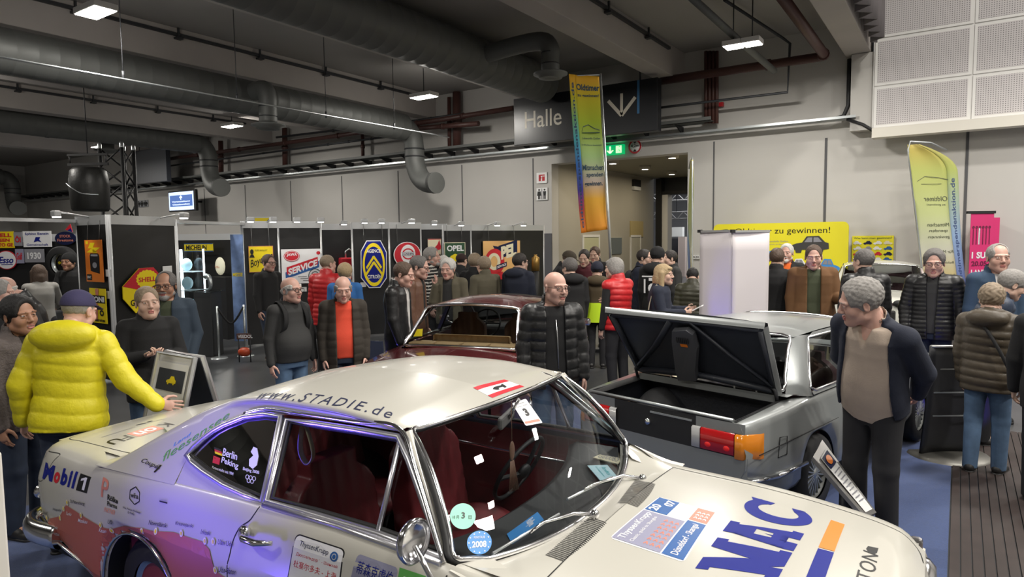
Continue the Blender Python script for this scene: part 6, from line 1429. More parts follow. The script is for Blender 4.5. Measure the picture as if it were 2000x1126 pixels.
b = MB(); b.grid([[(-1.15-.03*math.sin(PI*t), q*.72, .85-.42*t) for q in np.linspace(-1, 1, 9)] for t in np.linspace(0, 1, 5)]); b.build('tail_panel', M['maroon'], RD); b = MB(); b.tube([(-1.0, -.86, .46), (-1.2, -.75, .46), (-1.24, 0, .46), (-1.2, .75, .46), (-1.0, .86, .46)], .055, 8); b.build('rear_bumper', M['chrome'], RD)
for sx in (-1, 1):
    b = MB(); b.box((-1.16, sx*.60, .70), (.05, .22, .14), bev=.02); b.build('tail_lamp', M['lampred'], RD)
    b = MB(); b.tube([(x, sx*(yo(x)+.006), .66) for x in (-.9, 0, 1, 2, 2.9)], .010, 6); b.build('side_trim', M['chrome'], RD)
    b = MB(); b.tube([(1.75, sx*.86, .98), (1.76, sx*.96, 1.02)], .012, 6); b.box((1.76, sx*1.0, 1.05), (.06, .15, .10), bev=.03); b.build('door_mirror', M['chrome'], RD)
    for cx in (0, 2.35): wheel(RD, cx, sx*.72, .32, .18, sx)

# ---------------------------------------------------- cream saloon at the back, nose towards the viewer
pa = at(1722, 560, d=12.0); pb = at(1733, 640, d=10.2); hd = math.atan2(pb[1]-pa[1], pb[0]-pa[0])
WC = thing('saloon_car', 'cream white classic saloon facing the viewer near the rear wall', 'car', (pa[0]-1.9*math.cos(hd), pa[1]-1.9*math.sin(hd), .0), hd, None, 1.05)
zs, yo, yt = shell(WC, M['cream'], -.95, 3.35, [(0, .34, .32), (2.6, .34, .32)], ([-.95, 0, 2.2, 3.0, 3.35], [.92, .98, 1.0, .96, .90]), ([-.95, -.4, 1, 2.6, 3.35], [.74, .83, .85, .84, .78]), ([-.95, -.6, 3.0, 3.35], [.42, .30, .30, .40]), ([-.95, -.1, .0, 1.9, 2.0, 3.35], [.64, .68, .76, .77, .66, .62]))
top_panel(WC, 'boot_lid', M['cream'], -.95, .0, zs, yt, .05); top_panel(WC, 'bonnet', M['cream'], 1.95, 3.35, zs, yt, .06)
greenhouse(WC, M['cream'], (1.95, .66, 1.03), (1.40, .57, 1.44), (.25, .56, 1.44), (-.10, .64, 1.03), .785, (1.75, 1.34, .5, .12, 1.03, 1.41), .075, pr=.022)
b = MB(); b.grid([[(3.35+.03*math.sin(PI*t), q*.74, .92-.5*t) for q in np.linspace(-1, 1, 9)] for t in np.linspace(0, 1, 5)]); b.build('nose_panel', M['cream'], WC)
for sx in (-1, 1):
    b = MB(); b.lathe([(0, .05), (.07, .04), (.085, 0)], (3.37, sx*.55, .72), 'x', 20); b.build('headlamp', M['chrome'], WC); b = MB(); b.box((3.38, sx*.07, .72), (.05, .11, .26), bev=.03); b.build('grille_kidney', M['black'], WC)
    b = MB(); b.ell((3.36, sx*.16, .955), (.05, .075, .055)); b.build('badge_horn', M['black'], WC)
    for cx in (0, 2.6): wheel(WC, cx, sx*.70, .32, .17, sx)
b = MB(); b.tube([(1.97, .1, 1.06), (1.85, -.30, 1.10)], .008, 6); b.build('wiper', M['rubber'], WC); b = MB(); b.tube([(2.0, 0, 1.075), (2.6, .02, 1.035), (3.32, .0, .975)], .006, 6); b.build('bonnet_trim', M['chrome'], WC); b = MB(); b.box((3.3, 0, 1.0), (.03, .03, .03), bev=.008); b.build('bonnet_emblem', M['chrome'], WC)
seat(WC, 1.1, -.33, .5, 'front_seat', .60, m=M['cabin']); seat(WC, 1.1, .33, .5, 'front_seat', .60, m=M['cabin'])
# ---------------------------------------------------- blue car at the right edge
pa = at(2085, 560, d=12.0); BC = thing('small_car', 'dark blue car cut off by the right edge of the view', 'car', (pa[0], pa[1], 0), math.radians(-8), None, 1.12)
zs, yo, yt = shell(BC, M['bluecar'], -.95, 3.0, [(0, .33, .30), (2.4, .33, .30)], ([-.95, 0, 2.2, 3.0], [.95, 1.0, 1.0, .90]), ([-.95, -.4, 1, 2.6, 3.0], [.72, .80, .82, .80, .74]), ([-.95, -.6, 2.8, 3.0], [.42, .30, .30, .40]), ([-.95, -.1, .0, 1.9, 2.0, 3.0], [.62, .66, .74, .74, .64, .60]))
top_panel(BC, 'boot_lid', M['bluecar'], -.95, .0, zs, yt, .05); top_panel(BC, 'bonnet', M['bluecar'], 1.95, 3.0, zs, yt, .06)
greenhouse(BC, M['bluecar'], (1.9, .64, 1.03), (1.40, .56, 1.52), (.0, .56, 1.52), (-.25, .62, 1.03), .76, (1.75, 1.34, .2, .0, 1.03, 1.48), .06, pr=.02)
for sx in (-1, 1):
    for cx in (0, 2.4): wheel(BC, cx, sx*.68, .30, .17, sx)
# ------------------------------------------------------------------ enamel sign stall
M['panelblack'] = mat('stall_panel', (0.012, 0.012, 0.013), 0.42, noise=(3, .2)); M['rail'] = mat('stall_rail', (0.62, 0.63, 0.64), 0.4, 0.3)
M['wire'] = mat('hanging_wire', (0.4, 0.4, 0.4), 0.4, .8); M['spotglow'] = mat('spot_glow', (1, 1, 1), .4, emit=((1, .97, .9), 10)); M['card'] = mat('price_card', (.75, .75, .74), .6)
PANELS = {}
def panel(key, px0, d0, px1, d1, label, zt=2.5, board='panelblack', lamps=(), raillabel=None):
    a = at(px0, 470, d=d0); c = at(px1, 470, d=d1); a = np.array((a[0], a[1], 0)); c = np.array((c[0], c[1], 0)); L = np.linalg.norm(c-a); u = (c-a)/L
    t = thing('display_wall', label, 'display wall', a, math.atan2(u[1], u[0]), 'black display walls of the sign stall')
    b = MB(); b.box2((.02, .0, .04), (L-.02, .03, zt-.14)); b.build('board', M[board], t)
    b = MB(); b.box2((.0, -.012, zt-.14), (L, .045, zt)); b.build('top_rail', M['rail'], t)
    for x in (0, L): b = MB(); b.cyl((x, .015, 0), (x, .015, zt), .024, 8); b.build('post', M['rail'], t)
    for x in lamps:
        b = MB(); b.cyl((x*L, 0, zt-.02), (x*L, -.42, zt+.05), .012, 6); b.box((x*L, -.45, zt+.02), (.14, .10, .09), bev=.02); l_ = b.build('spot_arm', M['rail'], t)
        b = MB(); b.box((x*L, -.44, zt-.03), (.10, .08, .015)); b.build('lamp_face', M['spotglow'], l_)
        n = np.array((u[1], -u[0], 0)); w_ = a+u*x*L+n*.48; s_ = spot('stall_spot', (w_[0], w_[1], zt-.02), (w_[0]-n[0]*.42, w_[1]-n[1]*.42, 1.3), 22, (1, .95, .86), 95, .04)
    PANELS[key] = (a, u, np.array((u[1], -u[0], 0)), L, t); return t
def on_panel(key, px, py, off=.05):
    a, u, n, L, t = PANELS[key]; v = ray(px, py); o = a+n*off; k = ((o-CAM)@n)/(v@n); return CAM+v*k
def board_sign(key, x0, y0, x1, y1, label, name='enamel_sign', cat='sign', outline=None, base='white', off=.05, th=.012, wires=0, group='enamel signs of the stall', rim=None):
    """sign hung in front of a display wall: returns root, width, height, add(name, ink, shapes)"""
    a, u, n, L, _ = PANELS[key]; p = on_panel(key, x0, (y0+y1)/2, off); q = on_panel(key, x1, (y0+y1)/2, off); w_ = np.linalg.norm((q-p)[:2])
    zt = on_panel(key, (x0+x1)/2, y0, off)[2]; zb = on_panel(key, (x0+x1)/2, y1, off)[2]; h_ = zt-zb
    t = thing(name, label, cat, (p[0], p[1], zb), math.atan2(u[1], u[0]), group)
    out = [(x*w_, 0, y*h_) for x, y in (outline or [(0, 0), (1, 0), (1, 1), (0, 1)])]
    b = MB(); b.prism(out, (0, th, 0)); b.build('plate', INK[base] if isinstance(base, str) else base, t)
    cnt = [0]
    def add(nm, ink, shapes):
        cnt[0] += 1; fn = plane((0, 0, 0), (1, 0, 0), (0, 0, 1), .0015+.0015*cnt[0]); b = MB()
        for s_ in shapes: put(b, ([(x*w_, y*h_) for x, y in s_[0]], s_[1]), fn)
        return b.build(nm, INK[ink] if isinstance(ink, str) else ink, t, False)
    for k in range(wires):
        x = w_*(.15+.7*k/max(1, wires-1)); b = MB(); b.cyl((x, .006, h_*.98), (x, .03, 2.45-zb), .004, 5); b.build('hanging_wire', M['wire'], t)
    return t, w_, h_, add
T2 = lambda s, x, y, w_, h_, bold=.02, **k: fit(text2d(s, bold, None, **k), x, y, w_, h_)
Rc = rect2d
panel('stallback', -30, 12.9, 152, 12.6, 'back wall of the sign stall behind the bald onlooker', 2.3)
panel('p0', 150, 10.35, 213, 9.75, 'black display wall carrying the orange battery sign', 2.53, lamps=(.45,)); panel('p1', 213, 9.75, 343, 11.2, 'black display wall carrying the red and yellow oil sign', 2.53, lamps=(.75,))
panel('inner', 340, 15.0, 480, 15.0, 'black wall at the back of the opening with the glass showcase', 2.3); panel('p2', 473, 13.1, 544, 13.5, 'black display wall carrying the yellow soap sign', 2.52, lamps=(.1, .7)); panel('p3', 544, 13.5, 627, 13.9, 'black display wall carrying the slanted red and blue service sign', 2.52, lamps=(.35, .9))
panel('r1', 627, 15.2, 700, 15.6, 'recessed black wall behind the red pump sign', 2.5, lamps=(.5,)); panel('p4', 688, 14.3, 760, 14.6, 'black display wall carrying the blue octagonal sign', 2.5, lamps=(.25, .7)); panel('p5', 760, 14.6, 822, 15.1, 'black display wall carrying the round red sign', 2.5, lamps=(.4,))
panel('r2', 822, 16.4, 872, 16.6, 'recessed black wall behind the white poster sign', 2.5, lamps=(.4,)); panel('p6', 866, 15.4, 920, 15.7, 'black display wall carrying the dark green sign', 2.45, lamps=(.4,)); panel('p7', 920, 15.7, 1062, 17.1, 'black display wall carrying the large orange sign', 2.45, lamps=(.2, .55))
# fascia over the stall and the opening
for i, (xa, da, xb, db, lb) in enumerate(((-40, 9.0, 150, 10.35, 'white fascia rail over the left end of the sign stall'), (343, 11.2, 473, 13.1, 'white fascia rail over the showcase opening'))):
    a, c = at(xa, 430, d=da), at(xb, 430, d=db); t = thing('fascia_rail', lb, 'rail', (0, 0, 0)); b = MB(); b.bar((a[0], a[1], 2.46), (c[0], c[1], 2.46), .05, .13); b.build('beam', M['rail'], t)
    for e in ((a, c) if i else (c,)): b = MB(); b.cyl((e[0], e[1], 0), (e[0], e[1], 2.5), .024, 8); b.build('post', M['rail'], t)
# battery sign
t, w_, h_, add = board_sign('p0', 167, 468, 200, 550, 'orange enamel sign with a black car battery and yellow lightning', base='orange', wires=2)
add('lightning', 'yellow', [poly2d([(.35, .93), (.62, .93), (.5, .82), (.92, .82), (.5, .68), (.78, .70), (.1, .70), (.42, .80), (.2, .80)]), Rc(.08, .90, .22, .97)]); add('battery', 'black', [([(.30, .26), (.82, .20), (.84, .62), (.78, .68), (.34, .68), (.28, .62)], [list(range(6))]), Rc(.06, .04, .34, .18)]); add('battery_terminal', 'grey', [Rc(.36, .61, .76, .655), disc2d(.56, .40, .13, .07)]); add('lettering', 'white', [T2('DEAC', .08, .08, .24, .06)])
t, w_, h_, add = board_sign('p0', 176, 563, 207, 630, 'yellow shock absorber sign with white and black lettering', base='yellow')
add('band', 'black', [Rc(.04, .58, .96, .80)]); add('lettering', 'white', [T2('KONI', .08, .61, .84, .16, .05)]); add('absorber', 'salmon', [poly2d([(.42, .80), (.58, .80), (.62, .98), (.50, 1.0), (.40, .98)]), poly2d([(.34, .10), (.46, .10), (.52, .57), (.40, .57)])]); add('small_print', 'black', [T2('service', .30, .04, .6, .09, .03), ring2d(.74, .30, .12, .09, .05)])
t, w_, h_, add = board_sign('p1', 240, 523, 318, 609, 'octagonal red and yellow oil sign partly hidden by the woman in black', outline=[(.0, .35), (.0, .62), (.42, 1.0), (.78, 1.0), (1.0, .75), (1.0, .30), (.75, .0), (.28, .0)], base='yellow')
add('red_field', 'red', [([(.0, .62), (.42, 1.0), (.78, 1.0), (1.0, .75), (1.0, .62), (.55, .47)], [list(range(6))])]); sc_ = [(.60+.26*(1+.10*(k % 2))*math.cos(2*PI*k/36), .74+.20*(1+.10*(k % 2))*math.sin(2*PI*k/36)) for k in range(36)]; add('shell_rim', 'yellow', [(sc_, [list(range(36))])]); add('lettering', 'red', [T2('SHELL', .38, .68, .44, .11, .03)]); add('lower_lettering', 'black', [T2('GREASING', .16, .17, .70, .14, .02), T2('SERVICE', .34, .04, .5, .10, .02)])
for (k, x0, y0, x1, y1, lb) in (('p0', 206, 526, 217, 540, 'white price card right of the orange battery sign'), ('p0', 208, 568, 220, 583, 'white price card right of the yellow shock absorber sign'), ('p1', 318, 519, 336, 532, 'white price card right of the octagonal oil sign'), ('p4', 704, 551, 715, 560, 'white price card under the blue octagonal sign'), ('p3', 588, 560, 599, 569, 'white price card under the service sign')):
    t, _, _, _ = board_sign(k, x0, y0, x1, y1, lb, 'price_card', 'card', None, M['card'], .012, .002, group='white price cards'); 
# yellow soap sign
t, w_, h_, add = board_sign('p2', 486, 480, 534, 531, 'yellow soap sign with slanted black script and a small portrait', base='yellow', wires=2)
add('rim', 'salmon', [line2d([(.01, .01), (.99, .01), (.99, .99), (.01, .99), (.01, .01)], .02)]); add('portrait', 'black', [disc2d(.13, .78, .07, .10), ([(.02, .56), (.24, .56), (.18, .68), (.08, .68)], [(0, 1, 2, 3)])]); add('lettering', 'black', [([(x*.94-y*.10+.06, y*1.0+x*.35) for x, y in T2('Boycotte', .02, .08, .98, .36, .01, shear=.2)[0]], text2d('Boycotte', .01, None, shear=.2)[1]), T2('SUPER SANGLANT', .26, .80, .5, .07, .0)])
# service sign
t, w_, h_, add = board_sign('p3', 550, 486, 627, 553, 'white enamel sign with slanted red and blue service banner', base='white', wires=0)
sl = lambda s_: ([(x, y+.36*(x-.1)) for x, y in s_[0]], s_[1])
add('blue_banner', 'midblue', [sl(Rc(.09, .15, .95, .34))]); add('red_banner', 'red', [sl(Rc(.12, .26, .92, .47)), disc2d(.94, .88, .05)]); add('lettering', 'white', [sl(T2('SERVICE', .16, .21, .74, .20, .04))]); add('oval', 'red', [disc2d(.26, .80, .20, .155)]); add('oval_lettering', 'white', [T2('JAWA', .13, .78, .26, .11, .03), ring2d(.26, .80, .185, .14, .012)]); add('wheel_rings', 'black', [ring2d(.84, .20, .18, .22, .02), ring2d(.84, .20, .11, .14, .02), Rc(.40, .19, .62, .205), Rc(.46, .13, .66, .145), Rc(.52, .07, .70, .085)])
# red pump sign in the recess
a = on_panel('r1', 683, 535, .35); t = thing('pump_cabinet', 'red oil pump cabinet with a pale round emblem in the recess', 'cabinet', (a[0], a[1], 0), math.atan2(PANELS['r1'][1][1], PANELS['r1'][1][0]))
b = MB(); b.box2((-.22, -.14, .05), (.20, .14, 1.72), bev=.03); b.build('body', INK['red'], t); b = MB(); put(b, disc2d(.03, 1.18, .15, .26), plane((0, -.145, 0), (1, 0, 0), (0, 0, 1))); b.build('emblem', INK['cream'], t, False); b = MB(); put(b, T2('Mobilub', -.10, 1.22, .26, .08, .03), plane((0, -.15, 0), (1, 0, 0), (0, 0, 1))); b.build('lettering', INK['red'], t, False); b = MB(); b.tube([(-.08, 0, 1.72), (-.08, 0, 1.86), (0, 0, 1.92), (.08, 0, 1.86), (.08, 0, 1.72)], .018, 8); b.ell((.2, 0, 1.84), (.10, .10, .12)); b.build('handle', M['galv'], t)
# octagonal sign
oc = [(.30, 0), (.72, 0), (.98, .20), (1, .75), (.78, 1), (.25, 1), (.02, .78), (0, .22)]
t, w_, h_, add = board_sign('p4', 704, 469, 756, 562, 'blue octagonal enamel sign with a yellow oval and double chevron', outline=oc, base='white', wires=2)
add('blue_field', 'blue', [([(.5+(x-.5)*.94, .5+(y-.5)*.96) for x, y in oc], [list(range(8))])]); add('oval', 'yellow', [ring2d(.5, .49, .42, .455, .075)]); add('chevrons', 'yellow', [line2d([(.22, .42), (.5, .66), (.78, .42)], .06), line2d([(.20, .29), (.5, .54), (.80, .29)], .06)]); add('lettering', 'white', [T2('AGENCE', .24, .74, .52, .075, .03), T2('CITROËN', .25, .20, .52, .09, .02)])
# round red sign
t, w_, h_, add = board_sign('p5', 769, 472, 822, 522, 'round red enamel sign with a white inner oval and blue ring', outline=disc2d(.5, .5, .5)[0], base='white', wires=1)
add('red_field', 'red', [disc2d(.5, .5, .475)]); add('inner_oval', 'white', [disc2d(.52, .53, .27, .36)]); add('ring', 'red', [ring2d(.52, .53, .22, .22, .05)]); add('bar', 'white', [Rc(.27, .46, .77, .60)]); add('lettering', 'navy', [T2('DUNDERS', .30, .49, .44, .08, .03), line2d([(.28, .46), (.76, .46)], .015), line2d([(.28, .60), (.76, .60)], .015)])
t, w_, h_, add = board_sign('r2', 836, 466, 862, 512, 'white poster sign with a red figure and old lettering', base='cream'); add('figure', 'red', [poly2d([(.45, .55), (.6, .50), (.95, .55), (.98, .68), (.85, .95), (.7, .75), (.55, .66)]), line2d([(.02, .98), (.98, .98)], .03)]); add('lettering', 'black', [T2('Moto', .38, .20, .56, .22, .02), T2('cycles', .42, .07, .5, .08, .01)])
t, w_, h_, add = board_sign('p6', 868, 473, 909, 511, 'dark green sign with white block capitals and a yellow emblem', base='cream', wires=2); add('green_field', 'darkgreen', [Rc(.03, .03, .97, .97)]); add('lettering', 'white', [T2('OPEL', .12, .55, .8, .30, .03)]); add('emblem', 'yellow', [poly2d([(.2, .03), (.28, .3), (.5, .42), (.62, .36), (.7, .05)])])
t, w_, h_, add = board_sign('p7', 944, 470, 1016, 545, 'large orange sign with red and cream lettering on a blue diagonal', base=mat('sign_tan', (.72, .42, .16), .5), wires=2)
rt = lambda s_, a=.30: ([(x, y+a*(x-.3)) for x, y in s_[0]], s_[1])
add('blue_diagonal', 'navy', [rt(Rc(.40, .50, .92, .84)), ([(.25, .88), (.40, .60), (.46, .84)], [(0, 1, 2)])]); add('red_disc', 'red', [ring2d(.30, .46, .26, .34, .14), ([(.34, .2), (.52, .2), (.50, .0), (.36, .0)], [(0, 1, 2, 3)])]); add('lettering', 'cream', [ring2d(.28, .47, .17, .22, .08), rt(T2('PEL', .47, .46, .42, .34, .06), .26)]); add('lower_band', 'navy', [rt(Rc(.34, .24, .62, .36))]); add('lower_lettering', 'white', [rt(T2('SERVICE', .36, .27, .24, .06, .02))])
a = on_panel('p7', 1046, 520, .35); t = thing('oil_can', 'brass coloured oil can on a stand at the right end of the sign stall', 'can', (a[0], a[1], 1.30)); b = MB(); b.lathe([(0, 0), (.10, 0), (.10, .33), (.04, .37), (.04, .41), (0, .41)], n=20); b.build('body', mat('brass', (.35, .21, .06), .35, .7), t); b = MB(); b.cyl((0, 0, -1.30), (0, 0, 0), .09, 12); b.build('pedestal', M['black'], t)
# left inner stall signs
S0 = 'stallback'
t, w_, h_, add = board_sign(S0, -22, 452, 27, 484, 'yellow enamel sign cut by the left edge, lettered in dark red', base='yellow'); add('lettering', 'red', [T2('SHELL', .1, .66, .82, .24, .04), T2('GREEN', .1, .38, .74, .2, .04), T2('AUTO GE', .1, .08, .86, .22, .04)])
t, w_, h_, add = board_sign(S0, -8, 489, 33, 526, 'round white enamel sign with blue script and red rim at the left edge', outline=disc2d(.5, .5, .5)[0], base='red'); add('white_field', 'white', [disc2d(.5, .5, .46)]); add('lettering', 'blue', [T2('Esso', .14, .32, .70, .36, .03, shear=.25), line2d([(.25, .26), (.8, .27)], .04)])
t, w_, h_, add = board_sign(S0, 45, 451, 100, 482, 'white enamel sign with blue old-style petrol lettering', base='white'); add('lettering', 'blue', [T2('Sphinx Benzin', .08, .72, .84, .2, .02), T2('Gemeinschaft', .12, .08, .76, .14, .01)]); add('emblem', 'blue', [poly2d([(.38, .30), (.46, .62), (.62, .62), (.58, .45), (.66, .30), (.52, .38)])])
t, w_, h_, add = board_sign(S0, 107, 452, 148, 478, 'dark oval sign with red lettering under the small coloured triangle', outline=disc2d(.5, .5, .5)[0], base='navy'); add('lettering', 'salmon', [T2('STOCK', .24, .56, .52, .2, .02), T2('Firestone', .12, .26, .76, .2, .02)])
for i, (x0, y0, x1, y1, lb, base, s_, m) in enumerate(((27, 453, 43, 480, 'small grey enamel sign left of the white petrol sign', 'grey', 'Öl', 'red'), (30, 486, 46, 514, 'small pale sign with a red mark right of the round sign', 'lilac', 'Gulf', 'red'), (88, 517, 104, 535, 'black sign with two yellow capitals behind the long-haired woman', 'black', 'UO', 'yellow'), (110, 508, 135, 518, 'narrow black sign with yellow lettering beside the capped visitor', 'black', 'GOOD', 'yellow'), (48, 486, 86, 512, 'framed photo board under the white petrol sign', 'grey', '1930', 'white'))):
    t, w_, h_, add = board_sign(S0, x0, y0, x1, y1, lb, base=base); add('lettering', m, [T2(s_, .15, .25, .7, .5, .03)])
t, w_, h_, add = board_sign(S0, 127, 437, 141, 453, 'small red and blue triangular sign above the dark oval sign', outline=[(0, .3), (1, 0), (.75, 1)], base='red'); add('blue_half', 'blue', [([(.35, .2), (1, 0), (.8, .5)], [(0, 1, 2)])])
p = on_panel(S0, 122, 515, .3); t = thing('tyre', 'upright car tyre shown behind the capped visitor in the stall', 'tyre', (p[0], p[1], p[2]), PANELS[S0][1][1]); b = MB(); b.lathe([(.19, -.08), (.30, -.08), (.33, -.04), (.33, .04), (.30, .08), (.19, .08)], axis='y', n=32); b.build('tread', M['tyre'], t); b = MB(); b.lathe([(.19, -.05), (.17, 0), (.19, .05)], axis='y', n=32); b.build('rim', M['galv'], t); b = MB(); b.box2((-.3, -.15, -p[2]), (.3, .15, -.33)); b.build('plinth', M['black'], t)
# table with dark cloth inside the stall
p = at(62, 560, d=11.2); t = thing('stall_table', 'dark covered table behind the bald onlooker', 'table', (p[0], p[1], 0), 2.2); b = MB(); b.box2((-.45, -.3, 0), (.45, .3, .95), bev=.02); b.build('cover', M['black'], t)
# showcase opening
p = at(368, 590, d=12.6); t = thing('glass_showcase', 'tall glass showcase lit white inside the stall opening', 'showcase', (p[0], p[1], 0), .45)
b = MB(); b.box2((-.24, -.2, 0), (.24, .2, .55)); b.build('base', M['white'], t)
gl2 = glass_mat('showcase_glass', (.90, .95, .97))
b = MB(); b.box2((-.24, -.2, .55), (.24, .2, 1.98)); b.build('glass_hood', gl2, t)
for z in (.85, 1.2, 1.55): b = MB(); b.box2((-.23, -.19, z), (.23, .19, z+.012)); b.build('shelf', mat('glass_shelf', (.7, .8, .85), .2), t)
for x in (-.23, .23): b = MB(); b.cyl((x, .19, .55), (x, .19, 1.98), .018, 6); b.build('light_strip', mat('light_strip', (1, 1, 1), .4, emit=((.9, .97, 1), 5)), t)
o = area('showcase_light', (p[0]-.1, p[1]-.05, 1.9), .4, .3, 8, (.9, .97, 1)); 
for i, (z, lb, sh) in enumerate(((.87, 'small turquoise box on the lowest showcase shelf', 0), (1.22, 'pale model on the middle showcase shelf', 1), (1.57, 'pale blue helmet-like figure on the top showcase shelf', 2))):
    b = MB(); (b.box((0, 0, .08), (.24, .16, .16), bev=.01) if sh == 0 else b.ell((0, 0, .12), (.10, .10, .12))); o = b.build(('box', 'model', 'figurine')[i], INK['teal'] if sh == 0 else INK['lightblue']); o.location = (p[0], p[1], z); tag(o, lb, ('box', 'model', 'figure')[i])
p = at(406, 590, d=12.3); t = thing('plinth', 'dark plinth right of the glass showcase', 'plinth', (p[0], p[1], 0), .45); b = MB(); b.box2((-.17, -.17, 0), (.17, .17, 1.20), bev=.01); b.build('body', mat('plinth_grey', (.035, .037, .04), .5), t); b = MB(); b.box2((-.24, -.2, 1.20), (.24, .2, 1.215)); b.build('top_plate', gl2, t)
t2_ = thing('horn', 'curved brass horn standing on the dark plinth', 'horn', (p[0], p[1], 1.215)); b = MB(); b.tube(spline([(-.12, 0, .02), (.05, 0, .02), (.12, 0, .10), (.08, 0, .24), (-.02, 0, .26)], 6), [.012+.0018*k for k in range(25)], 10); b.build('tube', M['galv'], t2_)
a = at(350, 470, d=14.6)
t, w_, h_, add = board_sign('inner', 360, 475, 416, 491, 'long yellow and blue sign behind the showcase', base='yellow', off=.3); add('blue_edge', 'midblue', [Rc(0, .9, 1, 1.0), Rc(0, 0, 1, .1)]); add('lettering', 'black', [T2('MICHELIN', .06, .2, .72, .6, .04)])
p = on_panel('inner', 431, 540, .4); t = thing('globe_stand', 'white shell-shaped petrol globe on a dark stand', 'globe', (p[0], p[1], 0)); b = MB(); b.box2((-.3, -.2, 0), (.5, .2, 1.35)); b.build('stand', M['black'], t); b = MB(); b.ell((0, 0, 1.58), (.16, .07, .20)); b.build('globe', mat('milk_glass', (.8, .78, .62), .3, emit=((.9, .85, .6), .35)), t); b = MB(); put(b, T2('SHELL', -.09, 1.54, .18, .05, .01), plane((0, -.072, 0), (1, 0, 0), (0, 0, 1))); b.build('lettering', INK['salmon'], t, False)
a = at(462, 480, d=12.6); t = thing('printed_column', 'blue and white printed banner at the left end of the soap sign wall', 'banner', (a[0], a[1], 0), .5); b = MB(); b.box2((-.12, 0, .2), (.12, .03, 2.25)); b.build('panel', mat('blue_print', (.18, .27, .50), .5, noise=(4, .9)), t); b = MB(); put(b, T2('MESSE', -.10, 1.45, .2, .07, .03), plane((0, -.003, 0), (1, 0, 0), (0, 0, 1))); b.build('lettering', INK['yellow'], t, False)
a, c = at(488, 424, d=16), at(540, 424, d=16); t = thing('billboard', 'colourful printed board showing above the yellow soap sign wall', 'poster', (a[0], a[1], 2.35), math.atan2(c[1]-a[1], c[0]-a[0])); L = np.linalg.norm((c-a)[:2]); b = MB(); b.box2((0, 0, -2.35), (L, .03, .36)); b.build('panel', M['rail'], t); b = MB(); put(b, Rc(.1, .06, L*.75, .33), plane((0, -.004, 0), (1, 0, 0), (0, 0, 1))); b.build('print', INK['yellow'], t, False); b = MB(); put(b, ([(L*.4, .06), (L*.9, .06), (L*.7, .3)], [(0, 1, 2)]), plane((0, -.008, 0), (1, 0, 0), (0, 0, 1))); b.build('print_shape', INK['midblue'], t, False)
# rope barrier beside the opening
t = thing('rope_barrier', 'black rope slung between two low posts in front of the showcase opening', 'barrier', (0, 0, 0)); pa, pb = at(425, 625, d=12.0), at(476, 600, d=12.2)
for e in (pa, pb): b = MB(); b.cyl((e[0], e[1], 0), (e[0], e[1], .95), .02, 8); b.lathe([(0, .02), (.14, .015), (.15, 0)], (e[0], e[1], 0), n=20); b.build('post', M['galv'], t)
m_ = (pa+pb)/2; b = MB(); b.tube(spline([(pa[0], pa[1], .92), (m_[0], m_[1], .62), (pb[0], pb[1], .92)], 8), .018, 8); b.build('rope', M['black'], t)
# ------------------------------------------------------------------ black truss tower and speaker
p = at(236, 420, d=16.5); t = thing('truss_tower', 'black lattice truss tower rising behind the sign stall', 'truss tower', (p[0], p[1], 0), .35); R_ = .33
zt = float(at(236, 292, d=16.5)[2]); cs = [(-R_, -R_*.6), (R_, -R_*.6), (R_*.5, R_), (-R_*.4, R_)]
for x, y in cs: b = MB(); b.cyl((x, y, 0), (x, y, zt), .045, 10); b.build('chord', M['black'], t); b = MB(); b.lathe([(.05, 0), (.05, .10), (.03, .14), (0, .14)], (x, y, zt), n=12); b.build('end_fitting', M['galv'], t)
b = MB()
for k in range(10):
    for i in range(4):
        a_, c_ = cs[i], cs[(i+1) % 4]; z0, z1 = zt*k/10, zt*(k+1)/10; (b.cyl((*a_, z0), (*c_, z1), .022, 6) if k % 2 else b.cyl((*c_, z0), (*a_, z1), .022, 6))
b.build('lacing', M['black'], t)
p = at(178, 420, d=15.5); zb, zt = float(at(178, 412, d=15.5)[2]), float(at(178, 328, d=15.5)[2])
t = thing('hanging_speaker', 'large black cloth-covered loudspeaker hanging beside the truss tower', 'loudspeaker', (p[0], p[1], zb), .5); h_ = zt-zb
b = MB(); b.lathe([(0, 0), (.36, 0), (.39, .05), (.42, h_*.6), (.38, h_*.92), (.30, h_), (0, h_)], n=20); b.build('cabinet', mat('speaker_cover', (.014, .014, .013), .45, bump=(8, .4, .02)), t)
b = MB(); b.bar((-.5, 0, h_+.08), (.5, 0, h_+.08), .06, .06); b.bar((-.5, 0, h_+.30), (.5, 0, h_+.30), .05, .05); b.cyl((-.45, 0, h_+.08), (-.45, 0, h_+.3), .02, 6); b.cyl((.45, 0, h_+.08), (.45, 0, h_+.3), .02, 6); b.build('rigging_frame', M['black'], t); b = MB(); b.cyl((0, 0, h_+.3), (0, 0, 6.7-zb), .012, 6); b.build('hanging_wire', M['dark'], t)
b = MB(); b.tube(spline([(-.30, -.34, h_*.62), (-.1, -.42, h_*.50), (.12, -.40, h_*.38), (.38, -.22, h_*.36)], 5), .014, 6); b.build('cable', M['galv'], t)
